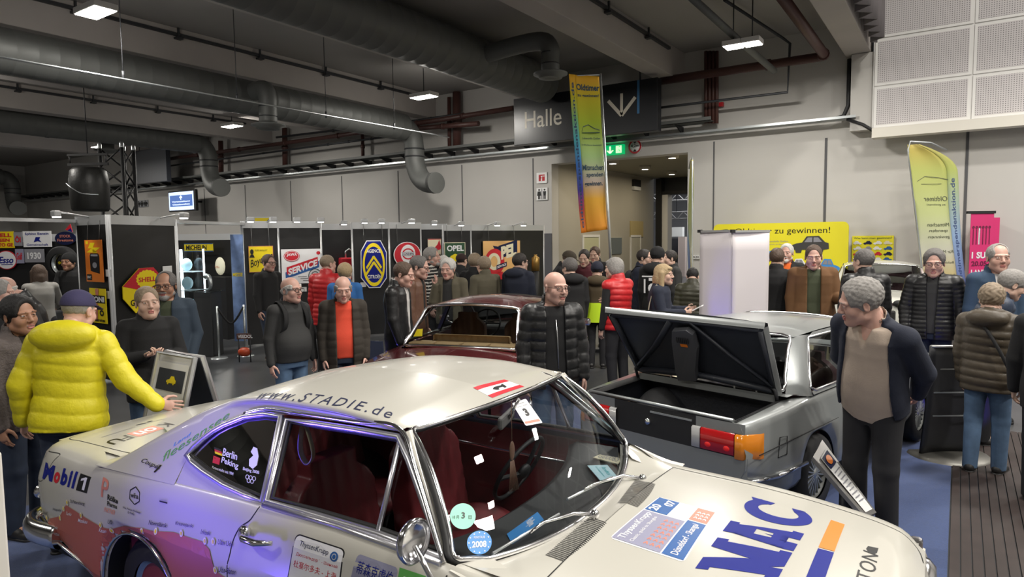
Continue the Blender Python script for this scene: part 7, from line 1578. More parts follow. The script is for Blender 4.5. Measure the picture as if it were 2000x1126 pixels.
# ------------------------------------------------------------------ flags and boards
def ramp_mat(name, stops, axis='Z', lo=0.0, hi=1.0, rough=.7, skew=0.0):
    m = mat(name, (.5, .5, .5), rough); nt = m.node_tree; b = nt.nodes['Principled BSDF']; tc = nt.nodes.new('ShaderNodeTexCoord'); sp = nt.nodes.new('ShaderNodeSeparateXYZ'); nt.links.new(tc.outputs['Object'], sp.inputs[0])
    mr = nt.nodes.new('ShaderNodeMapRange'); mr.inputs['From Min'].default_value = lo; mr.inputs['From Max'].default_value = hi; nt.links.new(sp.outputs[axis], mr.inputs['Value'])
    cr = nt.nodes.new('ShaderNodeValToRGB'); e = cr.color_ramp.elements
    for i, (p_, c) in enumerate(stops):
        q = e[i] if i < 2 else e.new(p_); q.position = p_; q.color = (*c, 1)
    nt.links.new(mr.outputs[0], cr.inputs[0]); nt.links.new(cr.outputs[0], b.inputs['Base Color']); return m
FLAGTXT = mat('flag_ink', (.02, .06, .10), .6)
dF = 12.0; tp_, bt = at(1172, 160, d=dF), at(1190, 452, d=dF); zt, zb = float(tp_[2]), float(bt[2]); hF = zt-zb
t = thing('tall_flag', 'tall rainbow coloured flag on a leaning pole in front of the black sign', 'flag', (bt[0], bt[1], 0), YAW+.02)
lean_ = -.155; b = MB(); b.tube([(.10, 0, 0), (0, 0, zb), (lean_, 0, zt+.1)], [.032, .026, .018], 10); b.build('pole', M['galv'], t)
b = MB(); b.cyl((lean_, 0, zt+.08), (lean_-.56, 0, zt+.06), .012, 8); b.build('top_arm', M['galv'], t)
b = MB(); b.bar((-.5, 0, .03), (.6, 0, .03), .06, .05); b.bar((.1, -.5, .03), (.1, .5, .03), .06, .05); b.build('cross_base', M['dark'], t)
FW = .50
def flagpt(u, v):   # u 0..1 from the free edge to the pole, v 0..1 from the bottom
    s_ = lean_*v; w_ = FW+.06*v-.02; return (s_-.03-w_*(1-u), .035*math.sin(7*u+5*v)*(1-.5*v)+.02*math.sin(11*v), zb+.04+hF*v+.05*(1-u)*v-.06*(1-u)*(1-v))
b = MB(); b.grid([[flagpt(u, v) for u in np.linspace(.20, 1, 13)] for v in np.linspace(0, 1, 40)]); fl = b.build('flag_cloth', ramp_mat('flag_print', [(0, (.75, .28, .02)), (.22, (.80, .42, .04)), (.34, (.50, .42, .36)), (.50, (.34, .52, .20)), (.72, (.42, .55, .03)), (.86, (.60, .55, .02)), (1.0, (.80, .42, .02))], 'Z', zb, zt), t); fl.modifiers.new('t', 'SOLIDIFY').thickness = .003
b = MB(); b.grid([[flagpt(u, v) for u in np.linspace(0, .20, 5)] for v in np.linspace(0, 1, 40)]); fl2 = b.build('flag_border', ramp_mat('flag_border_print', [(0, (.75, .22, .01)), (.15, (.45, .05, .05)), (.28, (.06, .05, .35)), (.45, (.05, .18, .55)), (.62, (.10, .50, .55)), (.75, (.25, .55, .20)), (.88, (.60, .55, .02)), (1.0, (.80, .42, .02))], 'Z', zb, zt), t); fl2.modifiers.new('t', 'SOLIDIFY').thickness = .003
ff_ = lambda x, y: Vector(flagpt(x, y))+Vector((0, -.008, 0))
def flines(items, fn, parent, m, mirror=False, name='lettering'):
    b = MB()
    for s_, x, y, w_, h_, bo in items: put(b, fit(text2d(s_, bo, .3), x, y, w_, h_, mirror), fn)
    return b.build(name, m, parent, False)
flines([('Oldtimer', .22, .905, .76, .040, .03), ('zu gewinnen!', .24, .86, .72, .025, .02), ('Lebenshilfe Gießen', .30, .595, .62, .014, 0), ('10 Wochen im Gewinnspiel', .26, .55, .70, .014, 0), ('Mitmachen', .22, .395, .76, .036, .02), ('spenden', .34, .345, .62, .036, .02), ('gewinnen.', .26, .285, .66, .038, .02)], ff_, t, FLAGTXT)
b = MB(); put(b, line2d([(.30, .64), (.36, .675), (.55, .69), (.74, .668), (.92, .655), (.92, .64), (.30, .635)], .006), ff_); b.build('car_outline', INK['darkgreen'], t, False)
vt_ = fit(text2d('oldtimerspendenaktion.de', .02, .6), 0, 0, 1, 1); b = MB(); put(b, ([(.165-y*.12, .03+x*.92) for x, y in vt_[0]], vt_[1]), ff_); b.build('edge_lettering', mat('flag_edge_ink', (.03, .07, .16), .6), t, False)
# feather flags
def feather(label, px_b, d, px_t, py_t, py_b, width, name='feather_flag', yaw=0.0, mirror=True, bend=.0):
    B_ = at(px_b, py_b, d=d); T_ = at(px_t, py_t, d=d); zt = float(T_[2]); t = thing(name, label, 'flag', (B_[0], B_[1], 0), YAW+yaw); k = float((T_-B_)@np.array((math.cos(YAW+yaw), math.sin(YAW+yaw), 0)))
    def pole(v): return (k*v-.0, 0, zt*v)
    pts = [pole(v) for v in np.linspace(0, .96, 12)]+[(k+.06, 0, zt), (k+width*.5, 0, zt*.993), (k+width*.85, 0, zt*.955)]
    b = MB(); b.tube(pts, .018, 8); b.build('pole', M['galv'], t); b = MB(); b.bar((-.4, 0, .02), (.4, 0, .02), .08, .04); b.bar((0, -.4, .02), (0, .4, .02), .08, .04); b.build('cross_base', M['dark'], t)
    def fp(u, v):
        wv = width*(1-max(0, (v-.80)/.20)**2.2*.75)*(.9+.1*v); z0 = zt*.28; return (k*(.28+.71*v)+wv*u, .03*math.sin(6*u+6*v), z0+(zt*.985-z0)*v+.10*u*(1 if v > .9 else 0)*0)
    m_ = ramp_mat('feather_print', [(0, (.55, .42, .14)), (.25, (.52, .52, .42)), (.5, (.50, .55, .25)), (.8, (.46, .50, .14)), (.93, (.50, .42, .10)), (1, (.50, .40, .12))], 'Z', zt*.28, zt)
    b = MB(); b.grid([[fp(u, v) for u in np.linspace(0, .78, 9)] for v in np.linspace(0, 1, 34)]); b.build('flag_cloth', m_, t).modifiers.new('t', 'SOLIDIFY').thickness = .003
    m2 = ramp_mat('feather_border', [(0, (.10, .13, .35)), (.35, (.25, .36, .55)), (.6, (.36, .46, .35)), (.8, (.44, .50, .14)), (1, (.50, .42, .12))], 'Z', zt*.28, zt)
    b = MB(); b.grid([[fp(u, v) for u in np.linspace(.78, 1, 4)] for v in np.linspace(0, 1, 34)]); b.build('flag_border', m2, t).modifiers.new('t', 'SOLIDIFY').thickness = .003
    fn = lambda x, y: Vector(fp(x, y))+Vector((0, -.008, 0)); ink = mat('feather_ink', (.10, .11, .07), .6)
    flines([('Oldtimer', .20, .60, .56, .035, .0), ('zu gewinnen!', .25, .565, .46, .018, 0), ('Mitmachen', .22, .42, .52, .026, 0), ('spenden', .25, .375, .44, .026, 0), ('gewinnen', .22, .33, .50, .026, 0), ('Für Menschen', .14, .23, .62, .020, 0), ('mit', .40, .19, .14, .02, 0), ('Behinderung', .18, .15, .56, .020, 0), ('Schon 5,- Euro', .14, .06, .60, .020, 0), ('helfen', .3, .02, .3, .02, 0)], fn, t, ink, mirror)
    b = MB(); put(b, line2d([(.10, .74), (.30, .775), (.62, .765), (.80, .75)], .004), fn); put(b, line2d([(.18, .72), (.66, .722)], .003), fn); b.build('car_outline', ink, t, False)
    vt = fit(text2d('oldtimerspendenaktion.de', .01, .6), 0, 0, 1, 1, mirror); b = MB(); put(b, ([(.84+y*.11, .02+(1-x if mirror else x)*.78) if False else (.95-y*.11, .02+x*.0+(1-x)*.74) for x, y in vt[0]], vt[1]), fn); b.build('edge_lettering', mat('feather_edge_ink', (.05, .08, .20), .6), t, False)
    return t
feather('wide yellow feather flag with mirrored lettering near the rear wall at right', 1815, 13.2, 1752, 281, 720, .92)
feather('yellow feather flag seen almost edge-on beside the passage', 1352, 14.5, 1340, 307, 660, .9, yaw=1.40)
# big yellow board
MBK = mat('board_yellow', (.74, .66, .02), .5)
def car2d(x, y, w_, h_, fl=1):
    P = [(0, .25), (.02, .45), (.14, .55), (.30, .60), (.42, .95), (.74, .97), (.90, .62), (.99, .56), (1, .25), (.86, .20), (.84, .05), (.72, .05), (.70, .2), (.30, .2), (.28, .03), (.14, .03), (.12, .2)]
    return poly2d([((x+(q if fl > 0 else 1-q)*w_), y+r*h_) for q, r in P])
def win2d(x, y, w_, h_, fl=1):
    f = lambda q: x+(q if fl > 0 else 1-q)*w_; return [([(f(.36), y+.62*h_), (f(.45), y+.88*h_), (f(.57), y+.88*h_), (f(.57), y+.62*h_)], [(0, 1, 2, 3)]), ([(f(.60), y+.62*h_), (f(.60), y+.88*h_), (f(.72), y+.88*h_), (f(.82), y+.64*h_)], [(0, 1, 2, 3)])]
def wall_poster(x0, y0, x1, y1, Y, name, label, base, r=.0, stand=False):
    p, q = at(x0, (y0+y1)/2, Y=Y), at(x1, (y0+y1)/2, Y=Y); zt, zb = float(at((x0+x1)/2, y0, Y=Y)[2]), float(at((x0+x1)/2, y1, Y=Y)[2]); w_, h_ = q[0]-p[0], zt-zb
    t = thing(name, label, 'poster', (p[0], Y, zb)); out = rrect(0, 0, w_, h_, r) if r else [(0, 0), (w_, 0), (w_, h_), (0, h_)]
    b = MB(); b.prism([(x, 0, z) for x, z in out], (0, .05, 0)); b.build('panel', base, t)
    if stand:
        for xx in (.1, .9): b = MB(); b.cyl((w_*xx, .08, -zb), (w_*xx, .08, h_*.9), .025, 8); b.build('support', M['galv'], t)
    n_ = [0]
    def add(nm, ink, shapes):
        n_[0] += 1; fn = plane((0, 0, 0), (1, 0, 0), (0, 0, 1), .002+.002*n_[0]); b = MB()
        for s_ in shapes: put(b, ([(x*w_, y*h_) for x, y in s_[0]], s_[1]), fn)
        b.build(nm, INK[ink] if isinstance(ink, str) else ink, t, False)
    return add
add = wall_poster(1393, 435, 1656, 590, YW-.5, 'prize_board', 'big yellow rounded board lettered about winning classic cars', MBK, .12, True)
add('lettering', 'black', [T2('Oldtimer zu gewinnen!', .175, .845, .70, .095, .0)]); add('small_print', 'grey', [T2('Lebenshilfe Gießen', .42, .76, .16, .02, 0), T2('10 Wochen im Gewinnspiel', .40, .72, .2, .02, 0)]); add('car_outline', 'darkgreen', [line2d([(.03, .87), (.06, .92), (.11, .93), (.16, .88)], .006)])
add('dark_wagon_print', mat('print_dark', (.045, .043, .042), .5), [car2d(.60, .62, .27, .22, 1)]); add('blue_wagon_print', INK['skyblue'], [car2d(.80, .36, .15, .20, -1), car2d(.38, .50, .16, .16, 1)]); add('white_roadster_print', 'white', [car2d(.58, .40, .14, .16, 1)]); add('print_windows', 'grey', win2d(.60, .62, .27, .22)+win2d(.80, .36, .15, .20, -1)+win2d(.38, .50, .16, .16)+win2d(.58, .40, .14, .16))
add = wall_poster(1664, 460, 1745, 512, YW-.06, 'car_poster', 'small yellow poster with rows of little cars on the rear wall', MBK)
add('lettering', 'darkgreen', [T2('Was kann man gewinnen?', .04, .86, .92, .09, .01)])
cols = ['white', 'navy', 'white', 'yellow', 'white', 'grey', 'white', 'midblue', 'red', 'darkgreen', 'red', 'navy', 'grey', 'navy', 'white', 'midblue']
for m_ in sorted(set(cols)):
    add('car_prints', m_ if m_ != 'yellow' else 'cream', [car2d(.03+.245*(i % 4), .66-.205*(i//4), .21, .15, 1 if (i*7) % 3 else -1) for i in range(16) if cols[i] == m_])
# grey poster board behind
b = MB(); p0, p1 = at(1656, 512, Y=YW-.05), at(1667, 462, Y=YW-.05); 
# pink banner
p, q = at(1897, 415, d=13.0), at(1942, 415, d=13.0); zt = float(p[2]); t = thing('pink_banner', 'pink roll-up banner with white lettering by the right wall', 'banner', (p[0], p[1], 0), YAW); w_ = float(np.linalg.norm(q-p))
pk = mat('pink_print', (.62, .03, .16), .6); b = MB(); b.box2((0, 0, .1), (w_, .01, zt)); b.build('panel', pk, t); b = MB(); b.box2((-.08, -.02, zt-.02), (w_+.02, .03, zt+.03)); b.build('top_rail', M['black'], t); b = MB(); b.box2((w_, .03, .1), (w_+.14, .35, zt-.1)); b.build('second_panel', pk, t); b = MB(); b.box2((-.05, -.12, 0), (w_+.05, .12, .10)); b.build('cassette', M['galv'], t)
fnp = plane((0, 0, 0), (1, 0, 0), (0, 0, 1), .006); b = MB(); put(b, T2('1 SUP', .08*w_, zt*.64, .8*w_, .13, .04), fnp); put(b, T2('LAND', .08*w_, zt*.50, .7*w_, .13, .04), fnp); put(b, line2d([(w_*.38, zt*.75), (w_*.38, zt*.88)], .03), fnp); b.build('lettering', INK['white'], t, False)
b = MB()
for k in range(6): put(b, line2d([(w_*(.12+.14*k), zt*.75), (w_*(.12+.14*k), zt*.87)], .018), fnp); put(b, disc2d(w_*(.12+.14*k), zt*.885, .025, .03, 10), fnp)
put(b, T2('20.05.', .08*w_, zt*.58, .75*w_, .10, .03), fnp); b.build('bottle_prints', mat('pink_dark', (.16, .01, .05), .6), t, False)
# white roll-ups
for i, (xa, xb, yt_, da, db, lb) in enumerate(((1366, 1433, 452, 9.3, 8.9, 'left one of two blank white roll-up banners behind the raised boot lid'), (1431, 1503, 452, 8.88, 9.0, 'right one of two blank white roll-up banners behind the raised boot lid'))):
    p, q = at(xa, yt_, d=da), at(xb, yt_, d=db); w_ = float(np.linalg.norm((q-p)[:2])); zt = float((p[2]+q[2])/2); t = thing('rollup_banner', lb, 'banner', (p[0], p[1], 0), math.atan2(q[1]-p[1], q[0]-p[0]), 'blank white roll-up banners')
    b = MB(); b.grid([[(x*w_, .012*math.sin(3*x+z), .1+(zt-.1)*z) for x in np.linspace(0.01, .99, 9)] for z in np.linspace(0, 1, 9)]); b.build('sheet', mat('rollup_sheet', (.62, .58, .60), .6), t).modifiers.new('t', 'SOLIDIFY').thickness = .002
    b = MB(); b.box2((0, -.015, zt-.01), (w_, .02, zt+.02)); b.build('top_rail', M['alu'], t); b = MB(); b.box2((-.02, -.02, zt-.01), (.03, .03, zt+.03)); b.build('rail_cap', M['black'], t); b = MB(); b.box2((0, -.1, 0), (w_, .1, .1), bev=.02); b.build('cassette', M['alu'], t); b = MB(); b.cyl((w_*.5, .05, .1), (w_*.5, .05, zt), .012, 8); b.build('support_rod', M['galv'], t)
# ------------------------------------------------------------------ stands on the floor
# A-board
bl, br_ = at(258, 850, d=5.3), at(388, 870, d=5.1); tl, tr = at(318, 686, d=5.4), at(388, 697, d=5.1); u = np.array((tr-tl)[:2]); L = .60; ang = math.atan2(u[1], u[0])
t = thing('a_board', 'silver framed folding poster stand beside the yellow jacket', 'poster stand', (tl[0], tl[1], 0), ang); zt = float(tl[2])
wA = float(np.linalg.norm(u)); wA = max(.5, wA)
def leaf(s_): return [Vector((0, s_*.34, .05)), Vector((wA, s_*.34, .05)), Vector((wA, s_*.03, zt)), Vector((0, s_*.03, zt))]
for s_, nm in ((-1, 'front_frame'), (1, 'rear_frame')):
    P = leaf(s_); b = MB(); b.tube(P, .022, 6, closed=True, smooth=False)
    if s_ > 0: b.cyl(P[0].lerp(P[3], .45), P[1].lerp(P[2], .45), .012, 6)
    f_ = b.build(nm, M['alu'], t); b = MB(); b.prism([p+Vector((0, s_*-.004, 0)) for p in P], (0, s_*-.012, 0)); b.build('board', mat('aboard_board', (.76, .76, .77), .5) if s_ < 0 else M['dark'], f_)
P = leaf(-1); qA = lambda x, y: P[0]*(1-x)*(1-y)+P[1]*x*(1-y)+P[2]*x*y+P[3]*(1-x)*y+Vector((0, -.012, -.002))
b = MB(); put(b, Rc(.06, .04, .94, .95), qA); b.build('poster', M['paper'], t, False); qB = lambda x, y: qA(x, y)+Vector((0, -.003, 0))
b = MB(); put(b, Rc(.15, .77, .88, .91), qB); b.build('photo', mat('poster_photo', (.04, .045, .055), .5), t, False); qC = lambda x, y: qB(x, y)+Vector((0, -.003, 0)); b = MB(); put(b, car2d(.42, .81, .26, .06), qC); b.build('photo_car', INK['yellow'], t, False)
b = MB()
for s_, y, w_ in (('Oldtimer', .715, .26), ('und', .68, .07), ('Youngtimer', .645, .36), ('im', .61, .05), ('Opelhaus', .575, .26), ('Restaurierung und Service', .52, .6), ('Mo bis Fr', .47, .3)): put(b, T2(s_, .5-w_/2, y, w_, .016, .01), qB)
b.build('lettering', INK['grey'], t, False)
# reading desk beside the silver car
p = at(1690, 985, d=4.35); t = thing('info_desk', 'tilted grey metal information desk in front of the man in the beige sweater', 'information stand', (p[0], p[1], 0), 0)
A_, B_, C_, D_ = [Vector(at(*q, d=dd)) for q, dd in (((1588, 892), 4.55), ((1690, 1010), 4.15), ((1712, 1000), 4.35), ((1606, 858), 4.75))]
o_ = Vector((p[0], p[1], 0)); PT = [v-o_ for v in (A_, B_, C_, D_)]; nn = (PT[1]-PT[0]).cross(PT[3]-PT[0]).normalized()
b = MB(); b.prism(PT, tuple(nn*-.03)); b.build('tray', mat('desk_metal', (.33, .32, .31), .4, .6), t); qd = quadmap(PT[0], PT[1], PT[2], PT[3]); sgn = .004
b = MB(); put(b, Rc(.10, .25, .95, .85), lambda x, y: qd(x, y)+nn*sgn); b.build('sheet', M['paper'], t, False); b = MB(); put(b, Rc(.12, .28, .30, .82), lambda x, y: qd(x, y)+nn*2*sgn); b.build('emblem', INK['navy'], t, False); b = MB(); put(b, disc2d(.21, .55, .06, .17), lambda x, y: qd(x, y)+nn*3*sgn); b.build('emblem_mark', INK['orange'], t, False)
b = MB()
for k in range(9): put(b, Rc(.36+.055*k, .30+.04*(k % 3), .375+.055*k, .78-.05*(k % 2)), lambda x, y: qd(x, y)+nn*2*sgn)
b.build('print_lines', INK['grey'], t, False); mC = (PT[0]+PT[2])/2; b = MB(); b.cyl((mC.x, mC.y, .03), (mC.x, mC.y, mC.z-.03), .03, 10); b.box((mC.x, mC.y, .02), (.36, .36, .03), bev=.01); b.build('post', M['dark'], t)
# dark display stand at right
bp = at(1850, 884, Z=0.01); t = thing('display_stand', 'dark curved display stand with a half-round foot at the right', 'display stand', (bp[0], bp[1], 0.01), YAW)
b = MB(); b.grid([[(x, -.02-.10*math.sin(PI*z*.5)-.05*(2*(x+.27)/.55-1)**2, 1.02*z+.02+.10*(.28-x)*z*.4) for x in np.linspace(-.30, .22, 9)] for z in np.linspace(0, 1, 12)]); f_ = b.build('panel', mat('display_dark', (.020, .021, .026), .45), t); m_ = f_.modifiers.new('t', 'SOLIDIFY'); m_.thickness = .025
b = MB(); b.tube([(-.30, -.17, 1.06), (0, -.12, 1.045), (.23, -.17, 1.03)], .014, 6); b.build('top_edge', M['alu'], t)
for z in (.62, .84, .40): b = MB(); b.box((-.02, -.135, z), (.44, .008, .012)); b.build('clip_rail', M['galv'], t)
b = MB(); b.lathe([(0, .025), (.33, .022), (.35, 0)], (-.03, -.05, 0), n=32); b.v = [(x, min(y, .06), z) for x, y, z in b.v]; b.build('foot_plate', mat('foot_metal', (.16, .155, .14), .4, .6), t)
b = MB(); b.tube([(.22, -.18, .95), (.235, -.18, 1.28)], .012, 6); b.build('yellow_strap', INK['yellow'], t)
# dark blue board behind the coupe roof
p, q = at(685, 705, d=9.6), at(742, 705, d=9.4); u = q-p; t = thing('blue_board', 'dark blue folding board behind the man in the orange sweater', 'board', (p[0], p[1], 0), math.atan2(u[1], u[0])); zt = float(at(700, 665, d=9.6)[2]); w_ = float(np.linalg.norm(u[:2]))
b = MB(); b.prism([(0, 0, .02), (w_*1.15, 0, .02), (w_*.92, .12, zt), (.02, .12, zt)], (0, .03, 0)); b.build('board', mat('board_navy', (.030, .040, .085), .5), t); b = MB(); b.cyl((w_*.2, .5, .02), (w_*.2, .14, zt-.05), .018, 6); b.cyl((w_*.8, .5, .02), (w_*.8, .14, zt-.05), .018, 6); b.build('rear_strut', M['dark'], t)
# small trolley with sign
p = at(478, 688, d=11.6); t = thing('trolley_sign', 'small iron stand lettered above a red tank in front of the soap sign wall', 'stand', (p[0], p[1], 0), YAW)
b = MB()
for x in (-.10, .10): b.cyl((x, 0, 0), (x, 0, .50), .012, 6)
b.cyl((-.10, 0, .50), (.10, 0, .50), .012, 6); b.cyl((-.10, 0, .18), (.10, 0, .18), .012, 6); b.build('frame', M['dark'], t); b = MB(); b.box((0, -.02, .46), (.24, .015, .10)); b.build('plate', M['brown'], t); b = MB(); put(b, T2('VEEDOL', -.10, .43, .26, .06, .03), plane((0, -.029, 0), (1, 0, 0), (0, 0, 1))); b.build('lettering', INK['white'], t, False); b = MB(); b.ell((-.01, .02, .18), (.12, .09, .085)); b.build('tank', mat('tank_red', (.45, .06, .02), .4), t)
# pale post at the near left edge
p = at(2, 1000, d=2.35); b = MB(); b.box2((p[0]-.05, p[1]-.05, 0.0), (p[0]+.012, p[1]+.012, float(at(2, 880, d=2.35)[2])), bev=.008); tag(b.build('pale_post', M['offwhite']), 'pale upright post cut by the lower left edge', 'post')
# blue uplights
for (x, y), lb in (((-3.3, 0.35), 'small blue uplight on the floor beside the near side of the white coupe'), ((.12, 7.55), 'small blue uplight on the floor behind the dark display stand'), ((-3.1, 8.45), 'small blue uplight behind the silver car'), ((-6.6, 5.6), 'small blue uplight on the floor beside the maroon saloon')):
    t = thing('uplight', lb, 'lamp', (x, y, .011), 0, 'blue uplights'); b = MB(); b.lathe([(0, .0), (.06, 0), (.065, .07), (.05, .07), (.045, .05)], n=18); b.build('housing', M['black'], t); b = MB(); b.lathe([(0, .055), (.045, .055)], n=18); b.build('lens', mat('uplight_lens', (.1, .1, .9), .3, emit=((.12, .1, 1), 5)), t)
# ------------------------------------------------------------------ the visitors
K = dict
BLKQ = shiny('black_quilt', (0.010, 0.010, 0.011)); YELQ = mat('yellow_quilt', (0.63, 0.55, 0.011), .5, noise=(7, .12), bump=(13, .45, .02)); REDQ = shiny('red_quilt', (0.50, 0.018, 0.022), .45); BRNQ = shiny('brown_quilt', (0.060, 0.046, 0.030), .5); OLVQ = shiny('olive_quilt', (0.035, 0.034, 0.018), .5)
BLK = cloth('black_cloth', (0.010, 0.010, 0.011)); NAVY = cloth('navy_cloth', (0.012, 0.016, 0.032)); DKB = cloth('dark_brown_cloth', (0.030, 0.024, 0.018)); OLV = cloth('olive_cloth', (0.10, 0.088, 0.058)); TWEED = cloth('tweed', (0.12, 0.10, 0.095), bump=(60, .8, .01)); DENIM = cloth('denim_jacket', (0.035, 0.052, 0.075)); SUEDE = cloth('brown_suede', (0.125, 0.058, 0.020)); LEATH = shiny('black_leather', (0.012, 0.012, 0.013), .35); BLEATH = shiny('brown_leather', (0.13, 0.065, 0.042), .4)
BEIGE = cloth('beige_knit', (0.43, 0.35, 0.285)); ORNG = cloth('orange_knit', (0.66, 0.065, 0.030)); GRN = cloth('green_knit', (0.055, 0.065, 0.035)); GREYT = cloth('grey_top', (0.32, 0.31, 0.29)); BLUEJ = cloth('blue_jacket', (0.03, 0.14, 0.40)); STEEL = shiny('steel_blue_quilt', (0.035, 0.05, 0.085), .5); BURG = cloth('burgundy_cloth', (0.075, 0.010, 0.016)); WSTR = cloth('white_stripe', (0.50, 0.48, 0.44)); CAPB = cloth('navy_cap', (0.035, 0.030, 0.085)); CAPK = cloth('black_cap', (0.008, 0.008, 0.009)); CAPBR = cloth('brown_cap', (0.05, 0.038, 0.025)); TSH = K(m=BLK); GREYC = cloth('charcoal_cloth', (0.030, 0.030, 0.030)); WHT = cloth('white_shirt', (.55, .53, .52)); BLUES = cloth('petrol_jacket', (0.03, 0.06, 0.11))
far = 1.35
# nearest people
YM = person('man in bright yellow hooded quilted jacket and dark blue cap, hand resting on the coupe', 122, 584, 4.45, 158, K(k='puffer', m=YELQ, hood=1.18, pitch=.105, amp=.010, hem=.83, th=.004, flare=.02), 'jeansdark', 'short', 'grey', 'pink', h=1.79, head=(-16, 8, 0), cap=('brim', CAPB), lean=4, side=3,
            armR=((.52, -.02, -.86), (.78, -.06, -.64)), handR=(12, 4, (.95, .10, -.16)), palmR=-80, armL=((-.34, -.10, -1), (-.06, .35, -1)), wide=1.06)
person('smiling dark-haired man in a tweed jacket behind the yellow jacket', 28, 578, 4.7, 42, K(k='jacket', m=TWEED, open=(.09, .06), ox=.0), 'jeansdark', 'short', 'black', 'tan', head=(-8, 2, 4), hk=K(smile=1, vol=.018), shirt=K(m=DKB, collar=.02))
person('bald older man in a black leather jacket bending to the left edge', 72, 528, 7.0, -78, K(k='jacket', m=LEATH, collar=.06), hair='fringe', hc='white', skin='pink', head=(0, 18, 0), lean=16, h=1.84, shirt=K(m=WHT, collar=.03))
person('person at the left edge of the view, only a pale face showing', -14, 546, 6.2, 75, K(k='jacket', m=BLK), hair='short', hc='grey', skin='pink')
person('fair-haired woman in a black jacket with clasped hands, beside the poster stand', 286, 560, 5.7, 8, K(k='jacket', m=BLK, collar=.045, hem=.76, flare=.02), 'jeans', 'short', 'ash', 'light', head=(4, 0, 3), hk=K(face=1.07, nape=-.10), armR=((.24, .10, -1), (-.66, .70, .22)), armL=((-.24, .10, -1), (.60, .75, .20)), handR=(60, 1), handL=(60, 1), wide=.97, shirt=K(m=BLK, vee=1))
person('grey-bearded man with glasses in a dark denim jacket behind the woman in black', 326, 530, 6.8, -12, K(k='jacket', m=DENIM, open=(.05, .05), collar=.055), 'trousers', 'receding', 'salt', 'tan', glasses=True, beard=('grey', 1), head=(-6, 4, 0), shirt=K(m=GRN), fat=.02, armL=((-.20, -.1, -1), (.10, .5, -.8)), armR=((.2, 0, -1), (-.1, .4, -1)))
BM_ = person('bald man with glasses and stubble in an open black quilted jacket', 1078, 530, 5.75, 12, K(k='puffer', m=BLKQ, open=(.09, .075), pitch=.085, hem=.78, collar=.06), 'jeans', None, 'dark', 'pink', head=(24, 2, -2), hk=K(face=1.04, nobrow=0), glasses='thin', beard=('stubble', 1, .88), shirt=TSH, wide=1.06, fat=.012, armR=((.20, .0, -1), (.04, .28, -1)), armL=((-.20, .0, -1), (-.04, .28, -1)))
SM = person('grey curly-haired man in a beige sweater and navy jacket bending over the desk', 1712, 560, 4.4, -30, K(k='jacket', m=NAVY, open=(.165, .125), th=.0, hem=.88, collar=.03, ox=-.01, flare=0), 'trousers', 'short', 'grey', 'pink', h=1.88, lean=19, side=-9, head=(-46, 10, 8), hk=K(vol=.015, curl=(150, .0045), nape=-.09), shirt=K(m=BEIGE, collar=.025, vee=1), belly=.03,
            armR=((.22, -.25, -.95), (-.20, -.45, -.85)), armL=((-.17, -.40, -.92), (.30, -.38, -.86)), handR=(40, 1), handL=(40, 1), wide=1.06, hs=1.08)
person('smiling grey-haired man with glasses in a black quilted jacket holding a leaflet case', 1826, 487, 7.7, -6, K(k='puffer', m=BLKQ, open=(.03, .05), pitch=.046, amp=.008, hem=.80, collar=.05), 'jeansdark', 'short', 'salt', 'pink', glasses='thin', head=(4, 9, 0), hk=K(vol=.014, smile=1), shirt=K(m=GREYC), armR=((.22, .05, -1), (-.05, .30, -1)), armL=((-.24, .05, -1), (-.05, .25, -1)), handR=(45, 1), handL=(40, 1), wide=1.08, hs=1.14)
BQ = person('short person in a brown quilted hooded jacket and jeans, seen from behind at the right', 1938, 556, 5.7, 168, K(k='puffer', m=BRNQ, hood=True, pitch=.075, hem=.78, th=.008), 'jeans', 'short', 'ash', 'light', head=(18, 6, 0), hk=K(vol=.02, curl=(110, .005)), shoes='shoe', step=.05, armL=((-.12, .1, -1), (-.02, .2, -1)), wide=1.04)
person('grey-haired man leaning forward in a dark steel-blue quilted jacket behind the brown hooded jacket', 1932, 522, 6.5, 105, K(k='puffer', m=STEEL, pitch=.08, collar=.05), 'trousers', 'short', 'grey', 'light', lean=10, head=(10, 14, 0), hk=K(vol=.016))
person('balding man in a blue jacket looking right, near the right edge', 1946, 477, 7.3, 28, K(k='jacket', m=BLUES, open=(.04, .05), collar=.05), 'trousers', 'receding', 'grey', 'pink', head=(-6, 0, 0), shirt=K(m=WHT, collar=.02))
person('person in black cut off by the right edge of the view', 2066, 545, 5.0, 175, K(k='jacket', m=BLK, hem=.75), hair='short', hc='dark', armL=((-.2, .1, -1), (-.05, .3, -1)))
# middle distance, left to right
person('long-haired woman in a pale grey top inside the sign stall', 76, 517, 10.4, -165, K(k='sweater', m=GREYT), hair='long', hc='brown', res=far, armR=((.3, .3, -.8), (.1, .9, -.3)))
person('man with a black cap and dark jacket holding a cup inside the sign stall', 137, 495, 11.8, -35, K(k='jacket', m=BLK), hair='short', hc='dark', skin='tan', cap=('wool', CAPK), res=far, armR=((.15, .3, -.9), (-.1, .8, .6)))
person('man with glasses in a black pullover walking past the yellow soap sign', 521, 497, 11.4, 35, K(k='sweater', m=BLK, collar=.03), 'jeansdark', 'short', 'brown', 'pink', res=far, glasses=True, shoes='shoebrown', step=.16, shirt=K(m=DKB, collar=.02))
WM = person('white-haired man with glasses in a dark half-zip sweater and jeans, carrying a backpack', 562, 541, 6.9, 32, K(k='sweater', m=GREYC, collar=.035, hem=.86), 'jeans', 'fringe', 'white', 'pink', glasses=True, head=(14, 0, 0), belly=.07, fat=.008, hk=K(vol=.018), shirt=K(m=BLUES, collar=.02), armR=((.20, -.05, -1), (.04, .18, -1)), armL=((-.22, .05, -1), (-.02, .2, -1)))
